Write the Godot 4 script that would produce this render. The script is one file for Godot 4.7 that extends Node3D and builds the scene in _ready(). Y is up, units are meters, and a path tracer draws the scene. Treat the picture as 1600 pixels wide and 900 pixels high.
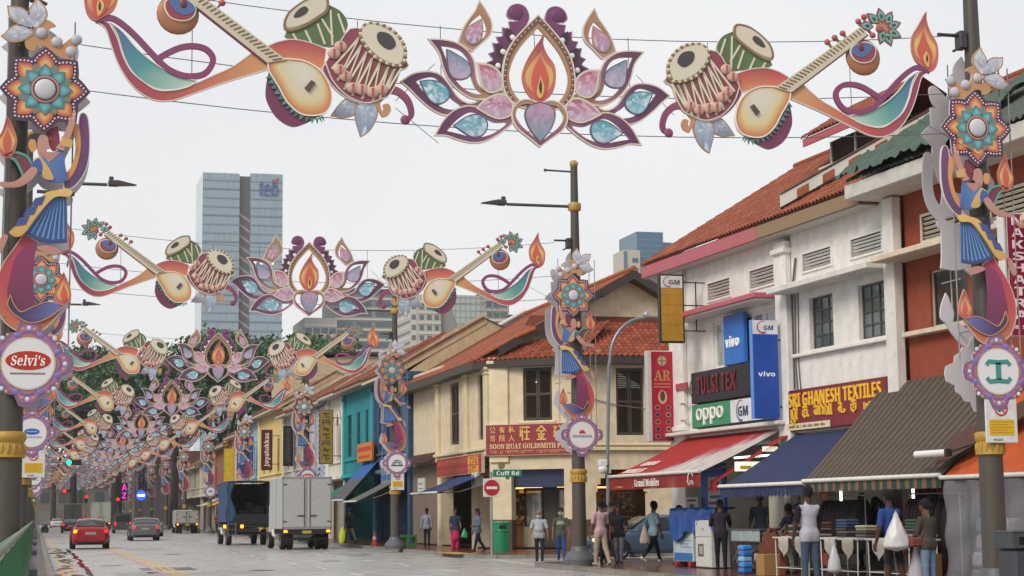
extends Node3D

# ---------- mesh builder: collects triangles with vertex colours ----------
class M:
	var v := PackedVector3Array()
	var n := PackedVector3Array()
	var c := PackedColorArray()
	var uv := PackedVector2Array()
	var xf := Transform3D.IDENTITY
	var col := Color.WHITE
	func k(s: String) -> M:
		col = Color(s).srgb_to_linear()
		return self
	func at(t: Transform3D) -> M:
		xf = t
		return self
	func put(p: Vector3, nn: Vector3, cc: Color) -> void:
		v.append(xf * p); n.append((xf.basis * nn).normalized()); c.append(cc); uv.append(Vector2(p.x, -p.y))
	func tri(a: Vector3, b: Vector3, d: Vector3, cc = null) -> void:
		var nn := (d - a).cross(b - a)
		if nn.length_squared() < 1e-16: return
		nn = nn.normalized()
		var q: Color = col if cc == null else cc
		put(a, nn, q); put(b, nn, q); put(d, nn, q)
	func tri3(a: Vector3, b: Vector3, d: Vector3, ca: Color, cb: Color, cd: Color) -> void:
		var nn := (d - a).cross(b - a)
		if nn.length_squared() < 1e-16: return
		nn = nn.normalized()
		put(a, nn, ca); put(b, nn, cb); put(d, nn, cd)
	func tris(a: Vector3, b: Vector3, d: Vector3, na: Vector3, nb: Vector3, nd: Vector3, ca: Color, cb: Color, cd: Color) -> void:
		var nn := (d - a).cross(b - a)
		if nn.length_squared() < 1e-16: return
		if nn.dot(na + nb + nd) < 0:
			put(a, na, ca); put(d, nd, cd); put(b, nb, cb)
		else:
			put(a, na, ca); put(b, nb, cb); put(d, nd, cd)
	func quad(a: Vector3, b: Vector3, d: Vector3, e: Vector3, cc = null) -> void:
		tri(a, b, d, cc); tri(a, d, e, cc)
	func box(ce: Vector3, s: Vector3) -> M:
		var h := s * 0.5
		var p := []
		for i in 8: p.append(ce + Vector3(h.x if i & 1 else -h.x, h.y if i & 2 else -h.y, h.z if i & 4 else -h.z))
		for f in [[0, 2, 3, 1], [4, 5, 7, 6], [0, 4, 6, 2], [1, 3, 7, 5], [2, 6, 7, 3], [0, 1, 5, 4]]:
			quad(p[f[0]], p[f[1]], p[f[2]], p[f[3]])
		return self
	func bx(x0: float, x1: float, y0: float, y1: float, z0: float, z1: float) -> M:
		return box(Vector3(x0 + x1, y0 + y1, z0 + z1) * 0.5, Vector3(absf(x1 - x0), absf(y1 - y0), absf(z1 - z0)))
	func rbox(ce: Vector3, s: Vector3, r := 0.01) -> M: # box with chamfered edges
		var h := s * 0.5
		r = minf(r, minf(h.x, minf(h.y, h.z)) * 0.9)
		for ax in 3:
			for sg in [-1.0, 1.0]:
				var u := (ax + 1) % 3
				var w := (ax + 2) % 3
				var q := []
				for e in [[-1, -1], [1, -1], [1, 1], [-1, 1]]:
					var p := Vector3.ZERO
					p[ax] = sg * h[ax]; p[u] = e[0] * (h[u] - r); p[w] = e[1] * (h[w] - r)
					q.append(ce + p)
				if sg > 0: quad(q[0], q[3], q[2], q[1])
				else: quad(q[0], q[1], q[2], q[3])
		for ax in 3:
			var u := (ax + 1) % 3
			var w := (ax + 2) % 3
			for e in [[-1, -1], [1, -1], [1, 1], [-1, 1]]:
				var q := []
				for t in [-1.0, 1.0]:
					var p1 := Vector3.ZERO
					var p2 := Vector3.ZERO
					p1[ax] = t * (h[ax] - r); p1[u] = e[0] * h[u]; p1[w] = e[1] * (h[w] - r)
					p2[ax] = t * (h[ax] - r); p2[u] = e[0] * (h[u] - r); p2[w] = e[1] * h[w]
					q.append(ce + p1); q.append(ce + p2)
				if e[0] * e[1] > 0: quad(q[0], q[2], q[3], q[1])
				else: quad(q[0], q[1], q[3], q[2])
		for i in 8:
			var s3 := Vector3(1 if i & 1 else -1, 1 if i & 2 else -1, 1 if i & 4 else -1)
			var a := ce + Vector3(s3.x * h.x, s3.y * (h.y - r), s3.z * (h.z - r))
			var b := ce + Vector3(s3.x * (h.x - r), s3.y * h.y, s3.z * (h.z - r))
			var d := ce + Vector3(s3.x * (h.x - r), s3.y * (h.y - r), s3.z * h.z)
			if s3.x * s3.y * s3.z > 0: tri(a, d, b)
			else: tri(a, b, d)
		return self
	func grid(rows: Array, smooth := true, cols = null) -> M: # rows of equal length
		var nr := rows.size()
		var nc: int = rows[0].size()
		var nm := []
		if smooth:
			for i in nr:
				var line := PackedVector3Array()
				for j in nc:
					var du: Vector3 = rows[mini(i + 1, nr - 1)][j] - rows[maxi(i - 1, 0)][j]
					var a: Vector3 = rows[i][mini(j + 1, nc - 1)]
					var b: Vector3 = rows[i][maxi(j - 1, 0)]
					if rows[i][0].distance_to(rows[i][nc - 1]) < 1e-5 and (j == 0 or j == nc - 1):
						a = rows[i][1]; b = rows[i][nc - 2]
					var x := (a - b).cross(du)
					line.append(x.normalized() if x.length_squared() > 1e-16 else Vector3.UP)
				nm.append(line)
		for i in nr - 1:
			for j in nc - 1:
				var a: Vector3 = rows[i][j]
				var b: Vector3 = rows[i][j + 1]
				var d: Vector3 = rows[i + 1][j + 1]
				var e: Vector3 = rows[i + 1][j]
				var ca: Color = col if cols == null else cols[i][j]
				var cb: Color = col if cols == null else cols[i][j + 1]
				var cd: Color = col if cols == null else cols[i + 1][j + 1]
				var ce: Color = col if cols == null else cols[i + 1][j]
				if smooth:
					tris(a, b, d, nm[i][j], nm[i][j + 1], nm[i + 1][j + 1], ca, cb, cd)
					tris(a, d, e, nm[i][j], nm[i + 1][j + 1], nm[i + 1][j], ca, cd, ce)
				else:
					tri3(a, b, d, ca, cb, cd); tri3(a, d, e, ca, cd, ce)
		return self
	func tube(p: Array, r, sides := 8, caps := true) -> M: # r: number or array
		var rows := []
		var up := Vector3.UP
		for i in p.size():
			var t: Vector3 = (p[mini(i + 1, p.size() - 1)] - p[maxi(i - 1, 0)]).normalized()
			if absf(t.dot(up)) > 0.95: up = Vector3.RIGHT if absf(t.x) < 0.9 else Vector3.BACK
			var s := t.cross(up).normalized()
			var w := s.cross(t).normalized()
			up = w
			var rr: float = r[i] if r is Array else r
			var row := PackedVector3Array()
			for j in sides + 1:
				var a := TAU * j / sides
				row.append(p[i] + (s * cos(a) + w * sin(a)) * rr)
			rows.append(row)
		grid(rows)
		if caps:
			for e in [0, p.size() - 1]:
				for j in sides: tri(p[e], rows[e][j], rows[e][j + 1])
		return self
	func lathe(prof: Array, sides := 16, o := Vector3.ZERO, axis := Vector3.UP) -> M: # prof: Vector2(radius, height); sharp rings are doubled points
		var b := Basis.IDENTITY
		if axis != Vector3.UP: b = Basis(Quaternion(Vector3.UP, axis.normalized()))
		var seg := []
		var cur := []
		for i in prof.size():
			var row := PackedVector3Array()
			for j in sides + 1:
				var a := TAU * j / sides
				row.append(o + b * Vector3(cos(a) * prof[i].x, prof[i].y, sin(a) * prof[i].x))
			if cur.size() and cur[-1][0].distance_to(row[0]) < 1e-6 and prof[i].x > 1e-4:
				seg.append(cur); cur = []
			cur.append(row)
		seg.append(cur)
		for s in seg:
			if s.size() > 1: grid(s)
		return self
	func disc(ce: Vector3, nrm: Vector3, r: float, sides := 20, ry := -1.0) -> M:
		var b := Basis(Quaternion(Vector3.BACK, nrm.normalized())) if nrm.normalized().distance_to(Vector3.FORWARD) > 0.01 else Basis(Vector3.UP, PI)
		if ry < 0: ry = r
		for j in sides:
			tri(ce, ce + b * Vector3(cos(TAU * j / sides) * r, sin(TAU * j / sides) * ry, 0), ce + b * Vector3(cos(TAU * (j + 1) / sides) * r, sin(TAU * (j + 1) / sides) * ry, 0))
		return self
	func ball(ce: Vector3, r: Vector3, a := 10, b := 7) -> M:
		var rows := []
		for i in b + 1:
			var row := PackedVector3Array()
			var th := PI * i / b
			for j in a + 1: row.append(ce + Vector3(sin(th) * cos(TAU * j / a), cos(th), sin(th) * sin(TAU * j / a)) * r)
			rows.append(row)
		for i in b:
			for j in a:
				var q := [rows[i][j], rows[i][j + 1], rows[i + 1][j + 1], rows[i + 1][j]]
				var m := []
				for x in q: m.append(((x - ce) / (r * r)).normalized())
				tris(q[0], q[1], q[2], m[0], m[1], m[2], col, col, col); tris(q[0], q[2], q[3], m[0], m[2], m[3], col, col, col)
		return self
	# flat polygon, extruded from z0 (back) to z1 (front); f gives a colour for a point of the front
	func prism(poly: PackedVector2Array, z0: float, z1: float, f = null, side = null) -> M:
		var ix := Geometry2D.triangulate_polygon(poly)
		var sc: Color = col if side == null else side
		for i in range(0, ix.size(), 3):
			var q := [poly[ix[i]], poly[ix[i + 1]], poly[ix[i + 2]]]
			if (q[1] - q[0]).cross(q[2] - q[0]) > 0: q = [q[0], q[2], q[1]]
			var cs := []
			for p in q: cs.append(col if f == null else f.call(p))
			tri3(Vector3(q[0].x, q[0].y, z1), Vector3(q[1].x, q[1].y, z1), Vector3(q[2].x, q[2].y, z1), cs[0], cs[1], cs[2])
			tri(Vector3(q[0].x, q[0].y, z0), Vector3(q[2].x, q[2].y, z0), Vector3(q[1].x, q[1].y, z0), sc)
		rim(poly, z0, z1, sc)
		return self
	func rim(poly: PackedVector2Array, z0: float, z1: float, sc: Color) -> void:
		for i in poly.size():
			var a := poly[i]
			var b := poly[(i + 1) % poly.size()]
			quad(Vector3(a.x, a.y, z0), Vector3(b.x, b.y, z0), Vector3(b.x, b.y, z1), Vector3(a.x, a.y, z1), sc)
	# band between two closed outlines of the same number of points
	func ring(o: PackedVector2Array, q: PackedVector2Array, z0: float, z1: float, f = null, side = null) -> M:
		var sc: Color = col if side == null else side
		var m := o.size()
		for i in m:
			var j := (i + 1) % m
			var p := [o[i], o[j], q[j], q[i]]
			var cs := []
			for x in p: cs.append(col if f == null else f.call(x))
			tri3(V3(p[0], z1), V3(p[1], z1), V3(p[2], z1), cs[0], cs[1], cs[2]); tri3(V3(p[0], z1), V3(p[2], z1), V3(p[3], z1), cs[0], cs[2], cs[3])
			quad(V3(p[0], z0), V3(p[3], z0), V3(p[2], z0), V3(p[1], z0), sc)
		rim(o, z0, z1, sc); rim(q, z0, z1, sc)
		return self
	static func V3(p: Vector2, z: float) -> Vector3: return Vector3(p.x, p.y, z)
	# concentric print: levels of [scale towards the focus, colour]
	func conc(poly: PackedVector2Array, z: float, focus: Vector2, lv: Array) -> M:
		var m := poly.size()
		for l in lv.size() - 1:
			var s0: float = lv[l][0]
			var s1: float = lv[l + 1][0]
			var c0: Color = Color(lv[l][1]).srgb_to_linear()
			var c1: Color = Color(lv[l + 1][1]).srgb_to_linear()
			for i in m:
				var a := focus + (poly[i] - focus) * s0
				var b := focus + (poly[(i + 1) % m] - focus) * s0
				var d := focus + (poly[(i + 1) % m] - focus) * s1
				var e := focus + (poly[i] - focus) * s1
				tri3(V3(a, z), V3(b, z), V3(d, z), c0, c0, c1)
				if s1 > 0.001: tri3(V3(a, z), V3(d, z), V3(e, z), c0, c1, c1)
		return self
	func add(o: M, t: Transform3D, tint = null) -> M:
		for i in o.v.size():
			v.append(xf * (t * o.v[i])); n.append((xf.basis * (t.basis * o.n[i])).normalized())
			c.append(o.c[i] if tint == null else Color(o.c[i].r * tint.r, o.c[i].g * tint.g, o.c[i].b * tint.b)); uv.append(o.uv[i])
		return self
	func mesh() -> ArrayMesh:
		var a := []
		a.resize(Mesh.ARRAY_MAX)
		a[Mesh.ARRAY_VERTEX] = v; a[Mesh.ARRAY_NORMAL] = n; a[Mesh.ARRAY_COLOR] = c; a[Mesh.ARRAY_TEX_UV] = uv
		var m := ArrayMesh.new()
		m.add_surface_from_arrays(Mesh.PRIMITIVE_TRIANGLES, a)
		return m

# ---------- nodes ----------
var used := {}
var mats := {}
var rng := RandomNumberGenerator.new()

func numbered(s: String) -> String:
	if not used.has(s):
		used[s] = 0
		return s
	used[s] += 1
	return "%s_%03d" % [s, used[s]]

func thing(called: String, label: String, cat: String, pos := Vector3.ZERO, turn := 0.0, group := "") -> Node3D:
	var o := Node3D.new()
	o.name = numbered(called)
	add_child(o)
	o.position = pos
	o.rotation.y = turn
	tag(o, label, cat, group)
	return o

func tag(o: Node, label: String, cat: String, group := "", kind := "") -> Node:
	if label: o.set_meta("label", label)
	if cat: o.set_meta("category", cat)
	if group: o.set_meta("group", group)
	if kind: o.set_meta("kind", kind)
	return o

func part(parent: Node, called: String, m, mat: String, label := "", kind := "") -> MeshInstance3D:
	var o := MeshInstance3D.new()
	o.name = called
	o.mesh = m.mesh() if m is M else m
	o.material_override = mats[mat]
	parent.add_child(o, true)
	if label: o.set_meta("label", label)
	if kind: o.set_meta("kind", kind)
	return o

func solo(called: String, m, mat: String, label: String, cat: String, pos := Vector3.ZERO, turn := 0.0, group := "", kind := "") -> MeshInstance3D:
	var o := part(self, numbered(called), m, mat)
	o.position = pos
	o.rotation.y = turn
	tag(o, label, cat, group, kind)
	return o

func ground_piece(called: String, m: M, mat: String) -> MeshInstance3D:
	var o := part(self, numbered(called), m, mat)
	o.set_meta("kind", "structure")
	return o

func copy(o: Node3D, label: String, pos: Vector3, turn := 0.0, sc := Vector3.ONE) -> Node3D:
	var d: Node3D = o.duplicate()
	d.name = numbered(String(o.name).rstrip("0123456789").trim_suffix("_"))
	add_child(d)
	d.position = pos
	d.rotation = Vector3(0, turn, 0)
	d.scale = sc
	if label: d.set_meta("label", label)
	return d

# ---------- outlines ----------
func spl(s: String, closed := true, seg := 4, mir := false) -> PackedVector2Array: # "x,y x,y! ..." in centimetres; ! marks a corner
	var p := PackedVector2Array()
	var corner := []
	for w in s.split(" ", false):
		var q := w.trim_suffix("!").split(",")
		p.append(Vector2(float(q[0]) * (-0.01 if mir else 0.01), float(q[1]) * 0.01))
		corner.append(w.ends_with("!"))
	var out := PackedVector2Array()
	var m := p.size()
	for i in (m if closed else m - 1):
		var a := p[i]
		var b := p[(i + 1) % m]
		var ta := Vector2.ZERO
		var tb := Vector2.ZERO
		if corner[i] or (not closed and i == 0): ta = (b - a)
		else: ta = (b - p[(i - 1 + m) % m]) * 0.5
		if corner[(i + 1) % m] or (not closed and i == m - 2): tb = (b - a)
		else: tb = (p[(i + 2) % m] - a) * 0.5
		for j in seg:
			var t := float(j) / seg
			var t2 := t * t
			var t3 := t2 * t
			out.append(a * (2 * t3 - 3 * t2 + 1) + ta * (t3 - 2 * t2 + t) + b * (-2 * t3 + 3 * t2) + tb * (t3 - t2))
	if not closed: out.append(p[m - 1])
	return out

func even(p: PackedVector2Array, cnt: int) -> PackedVector2Array: # resample a closed outline from its first point
	var L := 0.0
	for i in p.size(): L += p[i].distance_to(p[(i + 1) % p.size()])
	var out := PackedVector2Array()
	var i := 0
	var acc := 0.0
	for k in cnt:
		var d := L * k / cnt
		while i < p.size() - 1 and acc + p[i].distance_to(p[(i + 1) % p.size()]) < d:
			acc += p[i].distance_to(p[(i + 1) % p.size()])
			i += 1
		var s := p[i].distance_to(p[(i + 1) % p.size()])
		out.append(p[i].lerp(p[(i + 1) % p.size()], clampf((d - acc) / maxf(s, 1e-6), 0, 1)))
	return out

func grow(p: PackedVector2Array, d: float) -> PackedVector2Array: # offset of an outline, same point count
	var out := PackedVector2Array()
	var area := 0.0
	for i in p.size(): area += p[i].cross(p[(i + 1) % p.size()])
	var sg := 1.0 if area > 0 else -1.0
	for i in p.size():
		var a := p[(i - 1 + p.size()) % p.size()]
		var b := p[(i + 1) % p.size()]
		var t := (b - a).normalized()
		var nn := Vector2(t.y, -t.x) * sg
		var e1 := (p[i] - a).normalized()
		var kk := clampf(1.0 / maxf(0.45, absf(Vector2(e1.y, -e1.x).dot(nn * sg))), 1.0, 2.0)
		out.append(p[i] + nn * d * kk)
	return out

func ribbon(p: PackedVector2Array, w, m: M, z0: float, z1: float, f = null) -> void: # flat stroke
	var l := PackedVector2Array()
	var r := PackedVector2Array()
	for i in p.size():
		var t := (p[mini(i + 1, p.size() - 1)] - p[maxi(i - 1, 0)]).normalized()
		var nn := Vector2(-t.y, t.x)
		var ww: float = (w[0] + (w[1] - w[0]) * i / (p.size() - 1)) if w is Array else w
		l.append(p[i] + nn * ww * 0.5); r.append(p[i] - nn * ww * 0.5)
	for i in p.size() - 1:
		var q := [l[i], l[i + 1], r[i + 1], r[i]]
		var cs := []
		for x in q: cs.append(m.col if f == null else f.call(x))
		m.tri3(M.V3(q[0], z1), M.V3(q[1], z1), M.V3(q[2], z1), cs[0], cs[1], cs[2]); m.tri3(M.V3(q[0], z1), M.V3(q[2], z1), M.V3(q[3], z1), cs[0], cs[2], cs[3])
		if z1 > z0:
			m.quad(M.V3(q[0], z0), M.V3(q[3], z0), M.V3(q[2], z0), M.V3(q[1], z0))
			m.quad(M.V3(q[0], z0), M.V3(q[1], z0), M.V3(q[1], z1), M.V3(q[0], z1)); m.quad(M.V3(q[3], z0), M.V3(q[2], z0), M.V3(q[2], z1), M.V3(q[3], z1))
	if z1 > z0:
		for e in [0, p.size() - 1]: m.quad(M.V3(l[e], z0), M.V3(l[e], z1), M.V3(r[e], z1), M.V3(r[e], z0))

func hue(a: String, b: String, p0: Vector2, p1: Vector2, mid := "") -> Callable: # a printed run of colour from p0 to p1
	var ca := Color(a).srgb_to_linear()
	var cb := Color(b).srgb_to_linear()
	var cm := Color(mid if mid else a).srgb_to_linear()
	var d := p1 - p0
	return func(p: Vector2) -> Color:
		var t := clampf((p - p0).dot(d) / d.length_squared(), 0, 1)
		if mid: return ca.lerp(cm, t * 2) if t < 0.5 else cm.lerp(cb, t * 2 - 1)
		return ca.lerp(cb, t)

func L(s: String) -> Color: return Color(s).srgb_to_linear()

# lettering: one mesh, fitted into w x h metres, centred, standing on the parent's face
func words(parent: Node, called: String, s: String, mat: String, w: float, h: float, at: Transform3D, deep := 0.02, font := "Droid Sans", bold := true) -> MeshInstance3D:
	var t := TextMesh.new()
	var f := SystemFont.new()
	f.font_names = PackedStringArray([font])
	f.font_weight = 700 if bold else 400
	t.font = f
	t.text = s
	t.font_size = 48
	t.pixel_size = 0.01
	t.depth = 0.02
	t.curve_step = 6.0
	var bb := t.get_aabb()
	var o := part(parent, called, t, mat)
	var sx := w / maxf(bb.size.x, 0.001)
	var sy := h / maxf(bb.size.y, 0.001)
	var ce := bb.get_center()
	o.transform = at * Transform3D(Basis.from_scale(Vector3(sx, sy, deep / 0.02)), Vector3(-ce.x * sx, -ce.y * sy, deep * 0.5))
	return o

func T(x: float, y: float, z: float, ry := 0.0) -> Transform3D: return Transform3D(Basis(Vector3.UP, ry), Vector3(x, y, z))
const ART := {
	"l_frame_o": "0,200! -17,183 -37,160 -50,136 -55,109 -54,86 -44,69 -27,59 0,59",
	"l_frame_i": "0,182! -13,168 -29,149 -40,129 -46,107 -42,86 -31,70 -17,65 0,64",
	"l_flame": "8,171! 6,157 12,141 23,125 25,106 21,86 12,74 0,68 -12,74 -21,87 -25,103 -22,119 -14,136 -4,152 4,163",
	"l_flame2": "2,138! 10,121 15,105 12,86 2,71 -9,84 -12,101 -8,118",
	"l_flame3": "2,108! 7,93 6,80 0,73 -4,80 -2,93",
	"l_flame4": "2,103! 4,91 2,79 -1,90",
	"l_heart_o": "0,63! -15,69 -29,67 -40,56 -42,42 -34,26 -17,13 0,0!",
	"l_heart_i": "0,59! -14,63 -26,62 -35,54 -37,43 -29,30 -15,18 0,6!",
	"l_heart_gem": "0,7! -15,26 -22,45 -17,59 0,65 17,61 23,48 16,27",
	"l_pa_o": "-158,11! -146,32 -131,47 -112,55 -96,54 -83,46 -66,40 -44,45 -43,34 -54,24 -66,15 -85,5 -104,2 -126,6 -142,11",
	"l_pa_i": "-142,17! -128,33 -112,45 -100,47 -85,40 -69,33 -51,34 -59,25 -77,14 -100,9 -121,13",
	"l_pa_g": "-130,26! -115,37 -100,43 -85,39 -81,27 -88,14 -102,10 -115,16",
	"l_pb_o": "-208,89! -190,101 -168,105 -151,101 -138,87 -126,70 -112,61 -100,61 -88,66 -96,55 -112,50 -137,43 -150,44 -166,52 -183,66 -194,77",
	"l_pb_i": "-188,91! -168,98 -156,96 -146,84 -134,67 -120,56 -137,50 -154,56 -166,63 -177,76",
	"l_pb_g": "-180,90! -166,92 -150,89 -139,78 -140,66 -154,58 -166,63 -174,76",
	"l_pc_o": "-166,154! -144,154 -125,150 -109,139 -100,123 -98,104 -93,88 -80,80 -66,78 -55,83 -66,73 -88,69 -104,70 -123,81 -138,97 -146,115 -152,136",
	"l_pc_i": "-150,146! -130,144 -117,138 -108,125 -105,104 -98,85 -88,76 -101,76 -117,84 -131,100 -140,121",
	"l_pc_g": "-140,140! -128,134 -112,124 -104,112 -109,101 -123,97 -135,102 -139,121",
	"l_pd_g": "-93,120! -76,118 -63,109 -58,96 -62,85 -75,80 -85,86 -90,102",
	"l_pe_g": "-94,54! -83,65 -66,74 -52,73 -43,61 -46,47 -62,41 -77,45",
	"l_pf_o": "-90,216! -80,201 -73,185 -75,168 -88,155 -102,141! -110,146 -122,153! -118,165 -113,177 -104,191 -96,202",
	"l_pf_i": "-89,198! -83,187 -80,175 -84,163 -98,153 -109,153 -114,160 -112,171 -102,186",
	"l_pf_g": "-88,189! -87,173 -90,159 -101,152 -110,156 -113,169 -105,178",
	"l_frond": "-47,201 -42,213 -30,218 -18,213 -13,199 -17,188 -26,171 -43,143 -54,112 -66,112! -80,124! -69,130 -75,139! -67,143 -69,155! -60,155 -63,165! -54,167 -54,180! -43,178 -44,190! -38,190 -29,192 -37,195 -42,195",
	"l_fd1": "-48,181! -40,176 -34,168 -38,159 -46,161 -50,170",
	"l_fd2": "-63,156! -54,152 -50,144 -54,134 -62,138 -63,147",
	"l_fd3": "-73,124! -65,126 -58,122 -58,113 -65,114",
	"l_pearls": "-39,166 -54,143 -62,121",
	"i_band": "650,151! 635,141 626,116 614,86 594,58 568,42 542,42 511,54 473,70 439,83 397,98! 425,120! 456,95 484,80 511,66 536,57 559,56 580,64 598,80 610,103 620,134 632,148",
	"i_loop": "650,151 630,156 614,149 594,132 570,107 550,88 530,79 512,78 496,83 486,97 486,109 496,119 512,122 530,119 548,110 560,102",
	"i_teal": "630,149! 612,136 593,114 570,95 546,81 528,75 508,71! 520,63 540,57 562,56 580,66 598,81 610,103 618,128",
	"i_fl": "646,246! 646,232 652,214 662,197 664,179 660,160 651,151 640,157 626,167 620,185 622,206 632,222 640,235",
	"i_fl2": "640,218! 646,199 654,181 652,163 646,154 636,165 628,183 634,201",
	"i_fl3": "644,183! 648,172 646,157 640,164 638,174",
	"i_fl4": "644,179! 646,170 644,164 642,171",
	"i_scarf": "322,130! 346,138 370,141 392,136 408,128! 381,109! 351,107 326,100!",
	"i_bowl": "404,96! 409,69 408,49 394,25 372,12 353,17 336,27 328,32 347,30 372,44 393,69!",
	"i_body": "381,110! 354,108 331,95 318,74 315,53 323,36 342,30 361,33 378,48 390,69 403,90 406,103!",
	"i_edge": "404,88 393,66 377,45 361,31 338,25 327,30",
	"i_bridge": "338,77! 344,81! 354,69! 348,63!",
	"i_neck": "381,109! 530,216! 542,204! 408,103!",
	"i_pegs": "473,188 486,196 500,204 528,225 538,233 552,204",
	"i_pegroots": "480,180 494,189 506,197 533,216 540,220 544,212",
	"i_head_c": "572,216",
	"i_petals": "542,218 554,230 567,235 580,232 588,222 588,209 578,201 568,203",
	"i_gourd": "535,168 565,170",
	"i_gcap": "510,170 512,181 528,190 543,191 554,184 554,172 546,160 530,156 517,160",
	"i_gcap2": "512,173 515,182 528,189 542,189 548,183 540,171 525,165",
	"i_knob": "528,182 534,182",
	"i_tbody": "204,117 213,103 220,83 230,66 242,60 265,53 292,63 312,84 322,109! 314,122 304,136 276,163",
	"i_tbase": "242,59! 267,53 292,63 312,84 322,108! 326,97 312,76 294,61 267,51 252,55",
	"i_thead": "203,127 205,140 214,155 230,168 248,173 264,172 273,162 273,150 265,135 251,119 231,110 213,108 205,116",
	"i_tskin": "208,129 211,142 220,155 234,164 250,169 262,168 270,159 269,149 261,136 246,122 230,114 214,113",
	"i_tspot": "220,140 223,150 231,157 243,159 248,154 246,144 238,136 228,133",
	"i_straps": "211,107 237,64 220,106 245,57 230,108 254,56 243,113 270,57 254,120 284,62 262,129 296,70 270,138 306,83 273,150 314,100",
	"i_barrels": "301,134 311,123 302,99 294,90 283,73 270,71 254,68 240,73",
	"i_sbody": "318,198! 300,189 290,174 292,160 309,136 338,138 365,141! 380,152",
	"i_shead": "317,199 320,208 328,210 344,207 362,196 378,181 384,165 381,155 370,154 352,162 334,174 320,186",
	"i_sskin": "322,200 326,206 344,203 361,193 375,179 380,165 376,159 354,166 336,178 323,189",
	"i_sspot": "348,188 353,192 362,187 369,177 367,174 358,177 351,182",
	"i_sstraps": "304,185 294,157 315,190 312,137 328,176 311,149 334,168 323,138 352,157 343,139 370,151 364,141",
	"i_leaf1": "252,57! 272,51 278,41 277,27 270,3! 258,13 250,27 247,41",
	"i_leaf2": "262,56! 281,58 293,56 303,46 312,33! 294,31 277,38",
	"i_hook": "236,73 223,74 212,70 201,59 196,45 197,35 205,30",
	"i_curl": "252,60! 246,44 239,32! 230,36 226,45 230,53 238,51 237,46 239,41 242,53 237,60",
	"d_jl1": "-4,897! 6,878 2,858 -5,856 -17,873 -14,886",
	"d_jl2": "35,883! 17,882 4,870 0,856 16,858 32,870",
	"d_jl3": "41,840! 28,855 13,856 1,848 15,837 31,834",
	"d_scroll": "-31,860 -20,868 -8,867 -7,856 -14,842 0,842 11,836 9,825 -1,821 -5,828 -16,829 -22,823 -44,812 -57,818 -63,839 -57,846 -44,836 -35,828 -27,837 -21,850 -24,857",
	"d_pearls": "-60,841 -53,823 -33,836 -11,848",
	"d_ros": "-18,765 42,769",
	"d_disc": "-18,765 -1,766",
	"d_ribbon_o": "-78,727 -69,733 -66,710 -68,684 -63,657 -49,640 -49,623 -62,629 -76,651 -81,683",
	"d_ribbon_i": "-65,718 -58,711 -62,684 -57,657 -48,644 -50,634 -61,648 -68,672 -69,695",
	"d_veil": "-37,714! -23,707 -21,695 -31,677 -40,689",
	"d_face": "-23,697 -15,700 -10,694 -9,678 -14,667 -25,670 -22,678 -27,681 -25,687",
	"d_hair": "-17,699! -6,702 2,698 3,686 -7,678 -11,690",
	"d_flower": "-6,691 1,692 3,683 -2,674 -8,680",
	"d_arm_up": "-62,734! -55,732 -49,711 -40,689 -35,681 -45,677! -55,699 -60,718",
	"d_torso": "-44,681 -35,677 -23,668 -12,667 -5,659 -7,653 -20,635 -49,634 -48,658",
	"d_sash": "-13,668! -5,662 -15,647 -20,636 -33,636 -25,653",
	"d_sleeve": "-12,665 -2,657 -3,649 -15,644 -17,653",
	"d_arm_dn": "-10,649 -2,652 10,639 22,630 41,629! 38,622 17,622 3,629 -7,640",
	"d_skirt": "-51,612! -34,610 -18,590 3,558! -10,549 -31,544 -53,546!",
	"d_yellow": "-59,619 -50,623 -38,620 -19,613 3,583 27,557! 18,551 6,556 -12,583 -34,609 -54,611",
	"d_blocks": "-12,605 -2,591 9,576",
	"d_foot1": "-42,536 -23,541 -12,537 -21,531 -38,527",
	"d_foot2": "27,553! 35,554 43,533 38,527 32,538",
	"d_pal_o": "6,556! 17,538 33,512 42,481 40,455 29,432 5,417 -18,419 -36,435 -50,455! -33,455 -9,443 12,443 26,462 23,492 12,522 -12,545!",
	"d_pal_m": "-12,546! 13,530 24,492 26,464 12,445 -6,443 -11,458 -8,492 -9,522",
	"d_bowl": "-50,455! -29,460 -8,452 8,445 19,458 22,468! 25,455 14,441 -7,431 -30,439",
	"d_fl": "-49,502! -44,487 -39,472 -43,460 -52,458 -59,466 -57,483",
	"d_fl2": "-50,487! -46,472 -50,461 -55,468",
	"d_pf": "33,723! 38,703 45,688 41,673 33,665 24,672 20,691 26,709",
	"d_pf2": "32,705! 38,688 33,670 27,680 27,693",
	"d_cup": "0,658! 7,667 20,671 31,669! 19,662 10,646 7,636! -1,644",
	"d_board_c": "-11,401",
	"d_back": "-76,733 -73,718 -88,710 -94,686 -95,644 -81,618 -67,611 -64,581 -69,547 -54,538 -49,619 -72,638 -78,687",
	"d_spons": "-5,373 -3,418 -4,401",
}

func _ready() -> void:
	rng.seed = 7
	setup_view()
	setup_mats()
	setting()
	towers()
	near_block()
	goldsmith()
	far_row()
	left_side()
	trees()
	lamp_posts()
	arches()
	traffic()
	street_things()
	stalls()
	crowd()

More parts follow.
